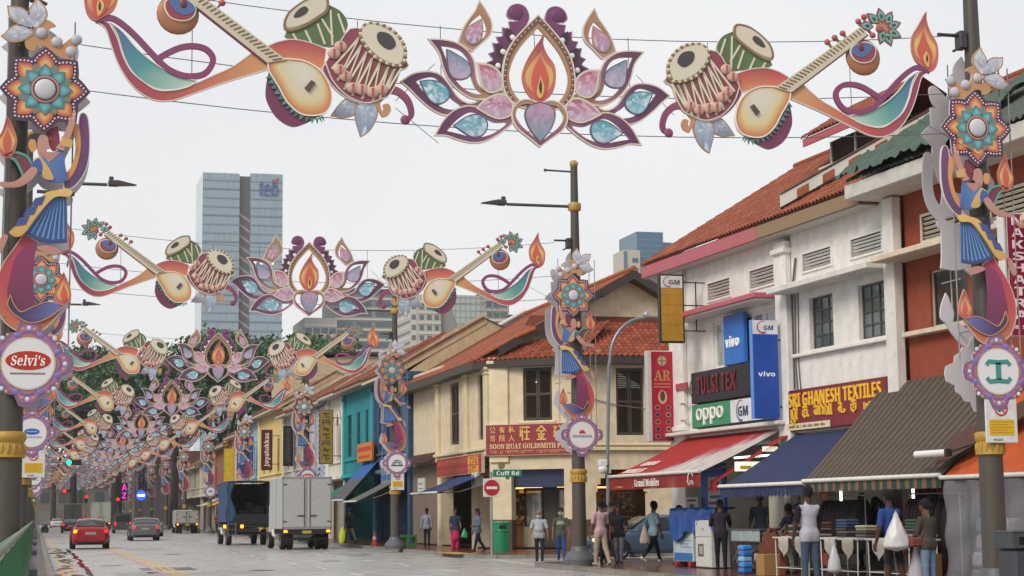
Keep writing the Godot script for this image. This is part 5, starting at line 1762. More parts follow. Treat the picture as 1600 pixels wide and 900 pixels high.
func gem(called: String, key: String, mir: bool, cols: Array, z: float, rim := "6b5a6e", rw := 0.018) -> void:
	var full := A(key, mir, 4)
	var p := even(full, 15)
	var m := ap(called)
	m.k(rim)
	m.ring(grow(full, rw), full, z - 0.03, z + 0.006)
	var ce := Vector2.ZERO
	for q in p: ce += q
	ce /= p.size()
	var lo := 1e9
	var hi := -1e9
	for q in p: lo = minf(lo, q.y); hi = maxf(hi, q.y)
	var n := p.size()
	var off := Vector2(0.02, 0.03)
	var lv := [1.0, 0.62, 0.3, 0.0]
	for l in 3:
		for i in n:
			var sh0: Vector2 = off * (1 - lv[l])
			var sh1: Vector2 = off * (1 - lv[l + 1])
			var a: Vector2 = ce + sh0 + (p[i] - ce) * lv[l]
			var b: Vector2 = ce + sh0 + (p[(i + 1) % n] - ce) * lv[l]
			var d: Vector2 = ce + sh1 + (p[(i + 1 + l % 2) % n] - ce) * lv[l + 1]
			var e: Vector2 = ce + sh1 + (p[(i + l % 2) % n] - ce) * lv[l + 1]
			var t := clampf(((a.y + d.y) / 2 - lo) / (hi - lo), 0, 1)
			var c := L(cols[0]).lerp(L(cols[1]), t)
			if rng.randf() < 0.4: c = c.lerp(L(cols[2]), rng.randf_range(0.2, 0.7))
			c = c * rng.randf_range(0.86, 1.1)
			m.tri3(M.V3(a, z + 0.008), M.V3(b, z + 0.008), M.V3(d, z + 0.008), c, c, c)
			m.tri3(M.V3(a, z + 0.008), M.V3(d, z + 0.008), M.V3(e, z + 0.008), c, c, c)
	m.k("b9b0b8")
	m.prism(full, z - 0.03, z)

func petal(called: String, o: String, i: String, mir: bool, f: Callable, z: float, rimc := "d9c6b4") -> void:
	var po := even(A(o, mir), 60)
	var pi := even(A(i, mir), 60)
	var m := ap(called)
	m.k("cfc0b4")
	m.ring(po, pi, z - 0.04, z, f, L("c9b8ac"))
	m.k(rimc)
	m.ring(grow(po, 0.022), po, z - 0.045, z + 0.006)

func flame(called: String, keys: Array, mir: bool, z: float) -> void:
	var p := A(keys[0], mir)
	var m := ap(called)
	var lo := 1e9
	var hi := -1e9
	for q in p: lo = minf(lo, q.y); hi = maxf(hi, q.y)
	m.k("d8b49a")
	m.prism(p, z - 0.04, z, hue("cf4a52", "a82458", Vector2(0, lo), Vector2(0, hi), "e07a3c"))
	if keys.size() > 1:
		m.k("c8704a")
		m.ring(grow(p, 0.014), p, z - 0.04, z + 0.006)
	# yellow body
	var ce := Vector2.ZERO
	for q in p: ce += q
	ce /= p.size()
	var yb := PackedVector2Array()
	for q in p: yb.append(Vector2(ce.x + (q.x - ce.x) * 0.86, lo + (q.y - lo) * 0.70 + 0.10 * (hi - lo)))
	m.prism(yb, z - 0.001, z + 0.005, hue("d8604a", "d05a4c", Vector2(0, lo + 0.05 * (hi - lo)), Vector2(0, lo + (hi - lo) * 0.82), "e8c444"))
	var cols := [["d84426", "dc5a2c"], ["e6b23c", "f0d468"], ["3a2414", "5a3418"]]
	for k in range(1, keys.size()):
		var s := A(keys[k], mir)
		m.prism(s, z, z + 0.005 + 0.005 * k, hue(cols[k - 1][0], cols[k - 1][1], Vector2(0, lo), Vector2(0, hi)))

func pearl(m: M, c: Vector2, r: float, z: float, hexc := "e8e2e0") -> void:
	m.k(hexc)
	m.ball(V(c.x, c.y, z), V(r, r, r * 0.5), 8, 5)

func lotus_art(root: Node3D) -> void:
	rng.seed = 21
	# central drop frame
	var full := func(k: String) -> PackedVector2Array: # left half plus its mirror image
		var h := spl(ART[k], false, 5)
		var out := PackedVector2Array(h)
		for i in range(h.size() - 2, 0, -1): out.append(Vector2(-h[i].x, h[i].y))
		return out
	var fo: PackedVector2Array = even((full as Callable).call("l_frame_o"), 88)
	var fi: PackedVector2Array = even((full as Callable).call("l_frame_i"), 88)
	var m := ap("frame")
	m.k("c8ab84")
	var mid := PackedVector2Array()
	for i in 88: mid.append(fo[i].lerp(fi[i], 0.5))
	m.k("7a5236").ring(fo, mid, -0.04, 0.012)
	m.k("b8865a").ring(mid, fi, -0.04, 0.0)
	m.k("e0d4c4").ring(grow(fo, 0.022), fo, -0.04, 0.02)
	if not art_merge:
		for i in 88:
			m.k("d8b894" if i % 2 else "8a4a3a").ball(M.V3(fo[i].lerp(mid[i], 0.5), 0.012), V(0.016, 0.016, 0.01), 6, 4)
	flame("flame", ["l_flame", "l_flame2", "l_flame3", "l_flame4"], false, 0.01)
	m = ap("heart")
	var ho: PackedVector2Array = even((full as Callable).call("l_heart_o"), 64)
	var hi: PackedVector2Array = even((full as Callable).call("l_heart_i"), 64)
	m.k("c9b8ac").ring(ho, hi, -0.03, 0.03, hue("8a2f5c", "b08458", Vector2(0, 0.0), Vector2(0, 0.55), "9a5a6e"), L("c9b8ac"))
	m.k("e0d4c4").ring(grow(ho, 0.02), ho, -0.03, 0.036)
	gem("heart_gem", "l_heart_gem", false, ["5f9aa8", "c98ab0", "a9a2cc"], 0.03)
	for mir in [false, true]:
		var s := -1.0 if mir else 1.0
		petal("petal", "l_pc_o", "l_pc_i", mir, hue("6b2a58", "b5885c", Vector2(-1.5 * s, 1.3), Vector2(-0.75 * s, 1.0), "8a4a66"), -0.02)
		petal("petal", "l_pb_o", "l_pb_i", mir, hue("541f4a", "93587a", Vector2(-2.1 * s, 0.9), Vector2(-1.0 * s, 0.6), "6b2a5c"), -0.04)
		petal("petal", "l_pa_o", "l_pa_i", mir, hue("5a2050", "96607e", Vector2(-1.6 * s, 0.2), Vector2(-0.5 * s, 0.45), "7a3466"), 0.0)
		petal("petal", "l_pf_o", "l_pf_i", mir, hue("b58452", "b98a70", Vector2(0, 2.1), Vector2(0, 1.5), "a8754e"), -0.02)
		gem("gem", "l_pa_g", mir, ["8fb9d4", "2f9fae", "d8e6ee"], 0.0, "5a5a78")
		gem("gem", "l_pb_g", mir, ["7fc0d8", "2fa0ac", "e0eaf0"], -0.03, "5a5a78")
		gem("gem", "l_pc_g", mir, ["b0a8c8", "6f90a8", "d0a8c0"], -0.02, "6a5a74")
		gem("gem", "l_pd_g", mir, ["c9b0cc", "c8506e", "e0c0d0"], 0.012, "dccab8", 0.03)
		gem("gem", "l_pe_g", mir, ["c0a6c8", "c0587a", "e2cad8"], 0.012, "dccab8", 0.03)
		gem("gem", "l_pf_g", mir, ["b08ab8", "d0809a", "e6c8d4"], -0.01, "b08868")
		m = ap("peacock_frond")
		var fr := A("l_frond", mir)
		m.k("a87a90").prism(fr, -0.08, -0.05, hue("4a1a40", "8a2f74", Vector2(0, 1.2), Vector2(0, 2.2)), L("b9a0ac"))
		m.k("b08aa0").ring(grow(fr, 0.012), fr, -0.08, -0.046)
		for k in ["l_fd1", "l_fd2", "l_fd3"]: m.k("32122c").prism(A(k, mir), -0.05, -0.042)
		for q in spl(ART["l_pearls"], false, 1, mir): pearl(m, q, 0.045, -0.04)
		m.k("6b2260")
		m.ball(V(-0.33 * s, 2.04, -0.05), V(0.11, 0.11, 0.02), 12, 6)
	art_done(root)

func instrument_art(root: Node3D, mir: bool) -> void:
	rng.seed = 33
	var s := -1.0 if mir else 1.0
	var X := func(x: float, y: float) -> Vector2: return Vector2(x * s, y)
	# lamp
	var m := ap("lamp_band")
	var band := A("i_band", mir)
	m.k("d9c8b8").prism(band, -0.04, 0.0, hue("d89a48", "9a2a5a", Vector2(4.1 * s, 1.0), Vector2(6.3 * s, 1.0), "cc4438"), L("cdbfb0"))
	m.k("e0d6cc").ring(grow(band, 0.014), band, -0.045, 0.005)
	m = ap("lamp_bowl")
	var teal := A("i_teal", mir)
	m.k("b8d0c8").prism(teal, -0.035, -0.005, hue("b8d8c0", "3a62a8", Vector2(5.0 * s, 0.75), Vector2(6.3 * s, 1.45), "259a94"), L("cdbfb0"))
	m.k("e6ded4").ring(grow(teal, 0.016), teal, -0.035, 0.012)
	m = ap("lamp_handle")
	ribbon(A("i_loop", mir, 4, false), 0.085, m.k("8a2f68"), -0.035, 0.016, hue("8f2a6a", "8a2f68", Vector2(5.0 * s, 1.1), Vector2(6.4 * s, 1.4)))
	flame("lamp_flame", ["i_fl", "i_fl2", "i_fl3", "i_fl4"], mir, 0.02)
	# scarf behind
	m = ap("scarf")
	var sc := A("i_scarf", mir)
	m.k("cdb8a8").prism(sc, -0.09, -0.05, hue("d88a42", "b83442", Vector2(0, 1.0), Vector2(0, 1.38), "d4552e"), L("cdbfb0"))
	m.k("d9ccc0").ring(grow(sc, 0.016), sc, -0.09, -0.045)
	# veena
	m = ap("veena_bowl")
	var bw := A("i_bowl", mir)
	m.k("a88a9a").prism(bw, -0.05, -0.01, hue("7a1f50", "6a1a48", Vector2(0, 0.3), Vector2(0, 1.0)), L("b9a8b0"))
	m = ap("veena_trim")
	var ed := A("i_edge", mir, 3, false)
	for i in ed.size() - 1:
		var t := (ed[i + 1] - ed[i])
		var nn := Vector2(-t.y, t.x).normalized() * s
		m.k("3f8a7c" if i % 2 else "2f7468").prism(PackedVector2Array([ed[i], ed[i + 1], (ed[i] + ed[i + 1]) / 2 + nn * 0.085]), -0.01, 0.011)
	m = ap("veena_body")
	var bo := A("i_body", mir)
	m.k("e0d4c0").prism(bo, -0.03, 0.012)
	m.conc(bo, 0.014, (X as Callable).call(3.55, 1.0), [[1.0, "c96a2a"], [0.9, "dc9440"], [0.72, "dcc888"], [0.4, "d8d0b8"], [0.0, "ddd6c2"]])
	m.k("ece4d8").ring(grow(bo, 0.02), bo, -0.035, 0.024)
	m.k("5a3a2c").prism(A("i_bridge", mir, 1), 0.014, 0.04)
	m = ap("veena_neck")
	var nk := A("i_neck", mir, 1)
	m.k("d3c3a0").prism(nk, -0.02, 0.035, null, L("e6dccc"))
	for i in 25:
		var t := (i + 0.5) / 25.0
		var a := nk[0].lerp(nk[1], t)
		var b := nk[3].lerp(nk[2], t)
		m.k("6a5a44")
		ribbon(PackedVector2Array([a.lerp(b, 0.12), a.lerp(b, 0.62)]), 0.018, m, 0.03, 0.042)
	m.k("7a2a50")
	ribbon(PackedVector2Array([nk[3], nk[2]]), 0.05, m, -0.02, 0.03)
	m = ap("veena_pegs")
	var pg := spl(ART["i_pegs"], false, 1, mir)
	var pr := spl(ART["i_pegroots"], false, 1, mir)
	for i in pg.size():
		ribbon(PackedVector2Array([pg[i], pr[i]]), 0.03, m.k("8a5a40"), -0.02, 0.02)
		m.k("b0463a").ball(M.V3(pg[i], 0.0), V(0.055, 0.05, 0.04), 8, 6)
	m = ap("peacock_head")
	var hc := spl(ART["i_head_c"], false, 1, mir)[0]
	m.k("c4783c").disc(M.V3(hc, 0.02), Vector3.BACK, 0.15, 18)
	m.k("a8482c").ball(M.V3(hc + Vector2(-0.09 * s, -0.02), 0.02), V(0.07, 0.06, 0.02), 8, 5)
	for q in spl(ART["i_petals"], false, 1, mir):
		var d := (q - hc).normalized()
		var w := Vector2(-d.y, d.x)
		if q.distance_to(hc) > 0.26: d = Vector2(d.x, d.y)
		for k in 3:
			var f: float = [1.0, 0.72, 0.3][k]
			var pp := PackedVector2Array([q - d * 0.12 * f, q + w * 0.085 * f - d * 0.02, q + w * 0.06 * f + d * 0.07 * f, q + d * 0.15 * f, q - w * 0.06 * f + d * 0.07 * f, q - w * 0.085 * f - d * 0.02])
			m.k(["8e3a44", "5fae9c", "1f4a40"][k]).prism(pp, 0.0, 0.024 + 0.005 * k)
	m = ap("gourd")
	var gd := spl(ART["i_gourd"], false, 1, mir)
	var gr := gd[0].distance_to(gd[1])
	m.k("b06a34").ball(M.V3(gd[0], -0.03), V(gr, gr, 0.07), 24, 10)
	m.k("e8dcc8").prism(A("i_gcap", mir), 0.02, 0.048)
	m.k("a02848").prism(grow(A("i_gcap", mir), -0.02), 0.048, 0.053)
	m.k("3f6aa8").prism(A("i_gcap2", mir), 0.053, 0.06)
	m.k("7a1f2a").ball(M.V3(spl(ART["i_knob"], false, 1, mir)[0], 0.05), V(0.06, 0.08, 0.03), 10, 6)
	# small green drum behind
	m = ap("green_drum")
	var sb := A("i_sbody", mir)
	m.k("d8ccb8").prism(sb, -0.13, -0.07, hue("4a6a34", "2f5a2a", Vector2(3.6 * s, 0), Vector2(4.3 * s, 0), "557f38"), L("cdbfb0"))
	var ss := spl(ART["i_sstraps"], false, 1, mir)
	for i in range(0, ss.size() - 1, 2): ribbon(PackedVector2Array([ss[i], ss[i + 1]]), 0.03, m.k("dccfae"), -0.07, -0.06)
	m = ap("green_drum_head")
	var sh := A("i_shead", mir)
	m.k("c9b48c").prism(sh, -0.1, -0.05)
	m.k("8a6a44").ring(sh, grow(sh, -0.035), -0.06, -0.044)
	m.k("d8ccb0").prism(A("i_sskin", mir), -0.05, -0.042); m.k("3f3634").prism(A("i_sspot", mir), -0.042, -0.036)
	# big drum
	m = ap("drum_base")
	var tb := A("i_tbase", mir)
	m.k("d0bcae").prism(tb, -0.07, -0.02, hue("6a1f48", "8a3a5c", Vector2(2.4 * s, 0), Vector2(3.3 * s, 0)), L("cdbfb0"))
	m.k("e0d4c4").ring(grow(tb, 0.015), tb, -0.07, -0.014)
	m = ap("drum_body")
	var bd := A("i_tbody", mir)
	m.k("d8ccb8").prism(bd, -0.06, -0.005, hue("7a4a34", "8a3040", Vector2(2.1 * s, 0), Vector2(3.2 * s, 0), "a02a5c"), L("cdbfb0"))
	m.k("e0d4c4").ring(grow(bd, 0.016), bd, -0.06, 0.0)
	var st := spl(ART["i_straps"], false, 1, mir)
	for i in range(0, st.size() - 1): ribbon(PackedVector2Array([st[i], st[i + 1]]), 0.032 if i % 2 == 0 else 0.022, m.k("dfd2b4"), -0.005, 0.008)
	m = ap("drum_barrels")
	for q in spl(ART["i_barrels"], false, 1, mir):
		m.k("cfa28c").ball(M.V3(q, 0.01), V(0.1, 0.085, 0.03), 10, 6)
		m.k("b8483c").box(M.V3(q, 0.035), V(0.03, 0.12, 0.02))
	m = ap("drum_head")
	var th := A("i_thead", mir)
	m.k("c4ae86").prism(th, -0.03, 0.02)
	var te := even(th, 40)
	for i in 40: m.k("8a6a44" if i % 2 else "d8c8a4").ball(M.V3(te[i].lerp(te[(i + 20) % 40], 0.035), 0.02), V(0.035, 0.03, 0.01), 6, 4)
	m.k("dacfb4").prism(A("i_tskin", mir), 0.02, 0.03); m.k("40363c").prism(A("i_tspot", mir), 0.03, 0.036)
	# leaves and curls
	gem("leaf_gem", "i_leaf2", mir, ["7a84a0", "a8b0c4", "c9d0dc"], -0.05, "b08a5c")
	gem("leaf_gem", "i_leaf1", mir, ["7a94b8", "a8b8cc", "d0dae4"], -0.03, "b08a5c")
	m = ap("curl")
	ribbon(A("i_hook", mir, 4, false), [0.13, 0.07], m.k("8f2f62"), -0.06, -0.01, hue("a83a5a", "7a2462", Vector2(2.4 * s, 0.8), Vector2(1.9 * s, 0.3)))
	var hk := A("i_hook", mir, 4, false)
	m.k("8a2a60").ball(M.V3(hk[hk.size() - 1], -0.02), V(0.075, 0.075, 0.03), 12, 6)
	m = ap("curl")
	m.k("c88a48").prism(A("i_curl", mir), -0.06, -0.02)
	art_done(root)

func dancer_art(root: Node3D, mir: bool) -> void:
	rng.seed = 51
	var s := -1.0 if mir else 1.0
	var m := ap("jewel_scroll")
	m.k("c98a48").prism(A("d_scroll", mir), 0.27, 0.31, null, L("d8c4ae"))
	for q in spl(ART["d_pearls"], false, 1, mir): pearl(m, q, 0.085 if q.y < 8.62 else 0.055, 0.312, "b9b8c6")
	for k in ["d_jl1", "d_jl2", "d_jl3"]: gem("jewel_leaf", k, mir, ["9a9cb4", "c4c8d8", "e0e2ea"], 0.31, "b9905c", 0.02)
	# rosette
	var rc := spl(ART["d_ros"], false, 1, mir)[0]
	var R := 0.63
	var petalp := func(a: float, r0: float, r1: float, w: float) -> PackedVector2Array:
		var d := Vector2(sin(a), cos(a))
		var n := Vector2(d.y, -d.x)
		var o := PackedVector2Array()
		for k in 13:
			var t := k / 12.0
			var ww := w * sin(PI * minf(t * 0.85 + 0.15, 1.0)) if k < 12 else 0.0
			o.append(rc + d * lerpf(r0, r1, t) + n * ww)
		for k in range(11, -1, -1):
			var t := k / 12.0
			o.append(rc + d * lerpf(r0, r1, t) - n * w * sin(PI * minf(t * 0.85 + 0.15, 1.0)))
		return o
	m = ap("rosette_rim")
	for i in 8:
		var a := TAU * i / 8
		m.k("4f1f48").prism((petalp as Callable).call(a, 0.16, R, 0.235), 0.30, 0.325 + 0.001 * (i % 2), null, L("d0c4cc"))
		if not art_merge:
			for k in 9:
				var t := (k - 4) / 4.0
				var d := Vector2(sin(a + t * 0.33), cos(a + t * 0.33)) * (R * (0.90 - 0.2 * absf(t)))
				pearl(m, rc + d, 0.017, 0.33, "e0c8d4")
	m = ap("rosette_flames")
	for i in 8:
		var pp: PackedVector2Array = (petalp as Callable).call(TAU * i / 8, 0.24, R * 0.85, 0.125)
		m.k("c8482c").prism(pp, 0.325, 0.335)
		m.conc(pp, 0.337, rc + Vector2(sin(TAU * i / 8), cos(TAU * i / 8)) * 0.36, [[1.0, "b83a22"], [0.75, "d8642a"], [0.4, "e6a838"], [0.0, "f0d070"]])
	m = ap("rosette_petals")
	for i in 8: m.k("6a8472").prism((petalp as Callable).call(TAU * (i + 0.5) / 8, 0.1, 0.40, 0.1), 0.337, 0.343)
	for i in 8:
		var pp: PackedVector2Array = (petalp as Callable).call(TAU * i / 8, 0.1, 0.385, 0.105)
		m.k("b08a7a").prism(pp, 0.343, 0.35)
		m.conc(pp, 0.352, rc + Vector2(sin(TAU * i / 8), cos(TAU * i / 8)) * 0.27, [[0.92, "1f6a74"], [0.6, "2f98a4"], [0.0, "58c0c4"]])
	m = ap("rosette_jewel")
	m.k("8a5048").disc(M.V3(rc, 0.358), Vector3.BACK, 0.21, 24); m.k("d8a888").disc(M.V3(rc, 0.362), Vector3.BACK, 0.19, 24); m.k("6a2a34").disc(M.V3(rc, 0.366), Vector3.BACK, 0.175, 24)
	m.k("c6c6d0").ball(M.V3(rc, 0.362), V(0.15, 0.15, 0.04), 16, 8)
	# ribbon
	m = ap("ribbon")
	var ro := A("d_ribbon_o", mir)
	m.k("cfc0c8").prism(ro, 0.24, 0.27, hue("5a2a6a", "7a3a7a", Vector2(0, 5.9), Vector2(0, 7.5)), L("cfc4c8"))
	m.k("d88a2c").prism(A("d_ribbon_i", mir), 0.27, 0.277, hue("d87a24", "e0a040", Vector2(0, 6), Vector2(0, 7.3)))
	m.k("d8ccc8").ring(grow(ro, 0.014), ro, 0.235, 0.272)
	m = ap("veil"); m.k("8a1c44").prism(A("d_veil", mir), 0.25, 0.272)
	m = ap("dancer_arm"); m.k("c08070").prism(A("d_arm_up", mir), 0.28, 0.335, hue("a8685a", "c98a78", Vector2(-0.9 * s, 7), Vector2(-0.6 * s, 7)))
	m.k("d8a440").prism(PackedVector2Array([Vector2(-0.58 * s, 6.93), Vector2(-0.42 * s, 6.98), Vector2(-0.42 * s, 6.84), Vector2(-0.57 * s, 6.82)]), 0.33, 0.343)
	m = ap("dancer_hair"); m.k("241a18").prism(A("d_hair", mir), 0.27, 0.29)
	m = ap("dancer_face"); m.k("c48a78").prism(A("d_face", mir), 0.285, 0.30)
	m.k("3a1f1c").prism(PackedVector2Array([Vector2(-0.28 * s, 7.04), Vector2(-0.22 * s, 7.05), Vector2(-0.22 * s, 7.03), Vector2(-0.28 * s, 7.02)]), 0.30, 0.303); m.k("a03038").ball(M.V3(Vector2(-0.28 * s, 6.93), 0.3), V(0.025, 0.015, 0.004), 6, 4)
	m = ap("hair_flower"); m.k("d8962c").prism(A("d_flower", mir), 0.28, 0.305)
	m = ap("sari_top"); m.k("3c66b0").prism(A("d_torso", mir), 0.275, 0.31, hue("2f55a0", "4f88c8", Vector2(-0.6 * s, 6.4), Vector2(-0.1 * s, 6.6), "3a70b8"))
	m.k("2a2430").prism(PackedVector2Array([Vector2(-0.62 * s, 6.12), Vector2(-0.1 * s, 6.15), Vector2(-0.1 * s, 6.2), Vector2(-0.62 * s, 6.18)]), 0.31, 0.318)
	m.k("c08070").prism(PackedVector2Array([Vector2(-0.42 * s, 6.75), Vector2(-0.12 * s, 6.75), Vector2(-0.26 * s, 6.6)]), 0.31, 0.315)
	m = ap("sari_sash"); m.k("d8a430").prism(A("d_sash", mir), 0.31, 0.325, hue("c88a24", "e6bc4c", Vector2(0, 6.1), Vector2(0, 6.8)))
	m = ap("sari_sleeve"); m.k("2f58a8").prism(A("d_sleeve", mir), 0.31, 0.328)
	m = ap("dancer_arm"); m.k("c08070").prism(A("d_arm_dn", mir), 0.30, 0.332, hue("c98a78", "b07464", Vector2(0, 6.4), Vector2(0, 6.1)))
	for k in 4: ribbon(PackedVector2Array([Vector2((0.44 + 0.02 * k) * s, (6.125 - 0.022 * k)), Vector2((0.60 + (0.03 if k == 1 else 0.0)) * s, 6.14 - 0.03 * k)]), 0.02, m.k("c08472"), 0.325, 0.34)
	m = ap("sari_skirt")
	var sk := A("d_skirt", mir)
	m.k("2f6ab4").prism(sk, 0.265, 0.29, hue("2f62ac", "3f86cc", Vector2(-0.6 * s, 5), Vector2(0.2 * s, 5)))
	for i in 15:
		var t := i / 14.0
		var a := Vector2((-0.49 + t * 0.27) * s, 6.09 - 0.17 * t)
		var b := Vector2((-0.52 + t * 0.53) * s, 5.475 - 0.03 * sin(t * PI) + 0.10 * t * t)
		ribbon(PackedVector2Array([a, b]), [0.01, 0.024], m.k(["1f4a94", "5a9cd8"][i % 2]), 0.285, 0.297)
	ribbon(PackedVector2Array([Vector2(-0.525 * s, 5.485), Vector2(-0.31 * s, 5.465), Vector2(-0.1 * s, 5.515), Vector2(0.02 * s, 5.58)]), 0.05, m.k("1f3f8c"), 0.29, 0.302)
	m = ap("sari_drape"); m.k("d8a02c").prism(A("d_yellow", mir), 0.30, 0.345, hue("e6b844", "c88c22", Vector2(-0.7 * s, 6), Vector2(0.6 * s, 5)))
	for q in spl(ART["d_blocks"], false, 1, mir): m.k("2f4a9a").prism(PackedVector2Array([q + Vector2(-0.1 * s, 0.06), q + Vector2(0.04 * s, 0.02), q + Vector2(0.1 * s, -0.1), q + Vector2(-0.05 * s, -0.07)]), 0.345, 0.352)
	m = ap("dancer_foot"); m.k("c08070").prism(A("d_foot1", mir), 0.27, 0.30)
	m = ap("dancer_foot"); m.k("c08070").prism(A("d_foot2", mir), 0.28, 0.31)
	# hand lamp
	m = ap("hand_lamp"); m.k("7a1f38").prism(A("d_cup", mir), 0.25, 0.29); m.k("3a9a84").ring(grow(A("d_cup", mir), 0.035), A("d_cup", mir), 0.25, 0.30)
	flame("hand_flame", ["d_pf", "d_pf2"], mir, 0.3)
	# paisley
	m = ap("paisley")
	var po := A("d_pal_o", mir)
	m.k("cfc0c8").prism(po, 0.22, 0.25, hue("c8622a", "c02050", Vector2(0, 4.3), Vector2(0, 5.3), "c83040"), L("cfc4c8"))
	m.k("d0b090").ring(grow(po, 0.016), po, 0.215, 0.256)
	m = ap("paisley_core"); m.k("7a1450").prism(A("d_pal_m", mir), 0.25, 0.262, hue("6a1450", "96185c", Vector2(0, 4.4), Vector2(0, 5.4)))
	m = ap("paisley_lamp"); var bo := A("d_bowl", mir)
	m.k("4a3a8a").prism(bo, 0.262, 0.275, hue("5a6ab0", "3a1a4a", Vector2(-0.4 * s, 0), Vector2(0.2 * s, 0), "4a2a70")); m.k("c88a50").ring(grow(bo, 0.014), bo, 0.26, 0.28)
	flame("paisley_flame", ["d_fl", "d_fl2"], mir, 0.28)
	# pale back of the panel on the post's far side, and the rods that hold the two apart
	m = ap("back_panel")
	m.k("cbc5ca")
	for k in ["d_ribbon_o", "d_torso", "d_skirt", "d_pal_o", "d_yellow", "d_scroll", "d_fl", "d_pf", "d_arm_dn", "d_arm_up", "d_jl1", "d_jl2", "d_jl3"]: m.prism(grow(A(k, mir), 0.02), -0.34, -0.30)
	for i in 8: m.prism((petalp as Callable).call(TAU * i / 8, 0.0, R + 0.02, 0.25), -0.34, -0.301 - 0.001 * (i % 2))
	m = ap("rods")
	m.k("8a8886")
	for q in [[-0.5, 7.3], [0.25, 7.3], [-0.55, 5.2], [0.2, 5.2], [0.3, 4.4], [-0.3, 4.4], [0.2, 8.3], [-0.3, 8.3]]: m.tube([V(q[0] * s, q[1], 0.26), V(q[0] * s, q[1], -0.32)], 0.014, 5)
	for q in [-0.58, 0.34, 0.5]: m.tube([V(q * s, 3.9, 0.2), V(q * s, 8.7, 0.2)], 0.012, 5)
	art_done(root)

func board_art(root: Node3D) -> void: # star-shaped sponsor board, centre at the origin
	rng.seed = 61
	var m := ap("board_rim")
	var star := func(r0: float, r1: float) -> PackedVector2Array:
		var p := PackedVector2Array()
		for i in 32:
			var r := lerpf(r0, r1, pow(absf(cos(i * PI / 8)), 1.4) if (i % 4) != 2 else 0.0)
			p.append(Vector2(sin(TAU * i / 32), cos(TAU * i / 32)) * r)
		return p
	m.k("84567e").prism((star as Callable).call(0.48, 0.62), -0.02, 0.0, null, L("d0c4cc"))
	var inner: PackedVector2Array = (star as Callable).call(0.44, 0.56)
	m.conc(inner, 0.003, Vector2.ZERO, [[1.0, "8f5a8c"], [0.86, "b06a9a"], [0.8, "5a4a9a"], [0.72, "c06a4a"], [0.6, "6a2a58"], [0.0, "6a2a58"]])
	for i in 8:
		var a := TAU * i / 8
		m.k("c8d0e8").ball(V(sin(a) * 0.5, cos(a) * 0.5, 0.0), V(0.035, 0.035, 0.012), 8, 5)
		for k in [-0.16, 0.16]: m.k("c88a5a").ball(V(sin(a + k) * 0.49, cos(a + k) * 0.49, 0.0), V(0.028, 0.028, 0.01), 6, 4)
		m.k("7a6ac0").ball(V(sin(a + TAU / 16) * 0.43, cos(a + TAU / 16) * 0.43, 0.0), V(0.045, 0.045, 0.012), 8, 5)
	m = ap("board_disc")
	m.k("c8b8a8").disc(V(0, 0, 0.012), Vector3.BACK, 0.375, 32); m.k("dcdcdc").disc(V(0, 0, 0.016), Vector3.BACK, 0.355, 32)
	m = ap("back_panel")
	m.k("cbc5ca").prism((star as Callable).call(0.49, 0.63), -0.58, -0.55)
	m = ap("rods")
	m.k("8a8886")
	for q in [-0.25, 0.25]: m.tube([V(q, 0.2, 0), V(q, 0.2, -0.56)], 0.014, 5)
	art_done(root)

func logo(root: Node3D, kind: int) -> void:
	var m := M.new()
	if kind == 0: # teal I-shaped mark
		m.k("3f8a84"); m.bx(-0.045, 0.045, -0.13, 0.14, 0.016, 0.024)
		for sg in [-1.0, 1.0]:
			ribbon(PackedVector2Array([Vector2(-0.21, sg * 0.1), Vector2(-0.16, sg * 0.16), Vector2(0, sg * 0.145), Vector2(0.16, sg * 0.16), Vector2(0.21, sg * 0.1)]), 0.07, m, 0.016, 0.024)
	elif kind == 1: # red half sun over grey letters
		m.k("c8322c")
		var p := PackedVector2Array()
		for i in 13: p.append(Vector2(cos(PI * i / 12) * 0.095, 0.04 + sin(PI * i / 12) * 0.1))
		m.prism(p, 0.016, 0.022)
		m.k("8a8f9a")
		for k in 8: m.bx(-0.28 + k * 0.072, -0.225 + k * 0.072, -0.07, 0.0, 0.016, 0.02)
	elif kind == 2: # green dome
		m.k("3a5a4a")
		arc(m, Vector2(0, -0.08), 0.2, 0, 180, 0.04, 0.02); arc(m, Vector2(0, -0.08), 0.12, 0, 180, 0.05, 0.02)
		m.bx(-0.26, 0.26, -0.13, -0.07, 0.016, 0.022)
	elif kind == 3: # red oval with white script
		m.k("b5271f").disc(V(0, 0.04, 0.02), Vector3.BACK, 0.31, 32, 0.135); m.k("dcdcdc").disc(V(0, 0.04, 0.018), Vector3.BACK, 0.325, 32, 0.148); m.k("4a4a4a")
		for k in 16: m.bx(-0.24 + k * 0.03, -0.22 + k * 0.03, -0.155, -0.128, 0.016, 0.019)
		var w := words(root, "lettering", "Selvi's", ink("f0eeea"), 0.46, 0.15, T(0, 0.045, 0.021), 0.006, "Droid Serif")
		w.transform.basis = w.transform.basis * Basis(V(1, 0, 0), V(0.18, 1, 0), V(0, 0, 1))
	else: # blue oval over small print
		m.k("2f5fae").disc(V(0, 0.03, 0.02), Vector3.BACK, 0.19, 24, 0.08); m.k("6a7aa8")
		for k in 11: m.bx(-0.25 + k * 0.046, -0.222 + k * 0.046, -0.13, -0.09, 0.016, 0.019)
		m.k("8fb0dc").bx(-0.13, 0.13, 0.02, 0.045, 0.021, 0.023)
	if m.v.size(): part(root, "logo", m, "print")

var PZ := [25.18, 47.39, 73.75, 99.35, 129.2, 157.0, 184.0, 211.0, 238.0, 265.0, 291.0, 316.0, 340.0, 364.0]

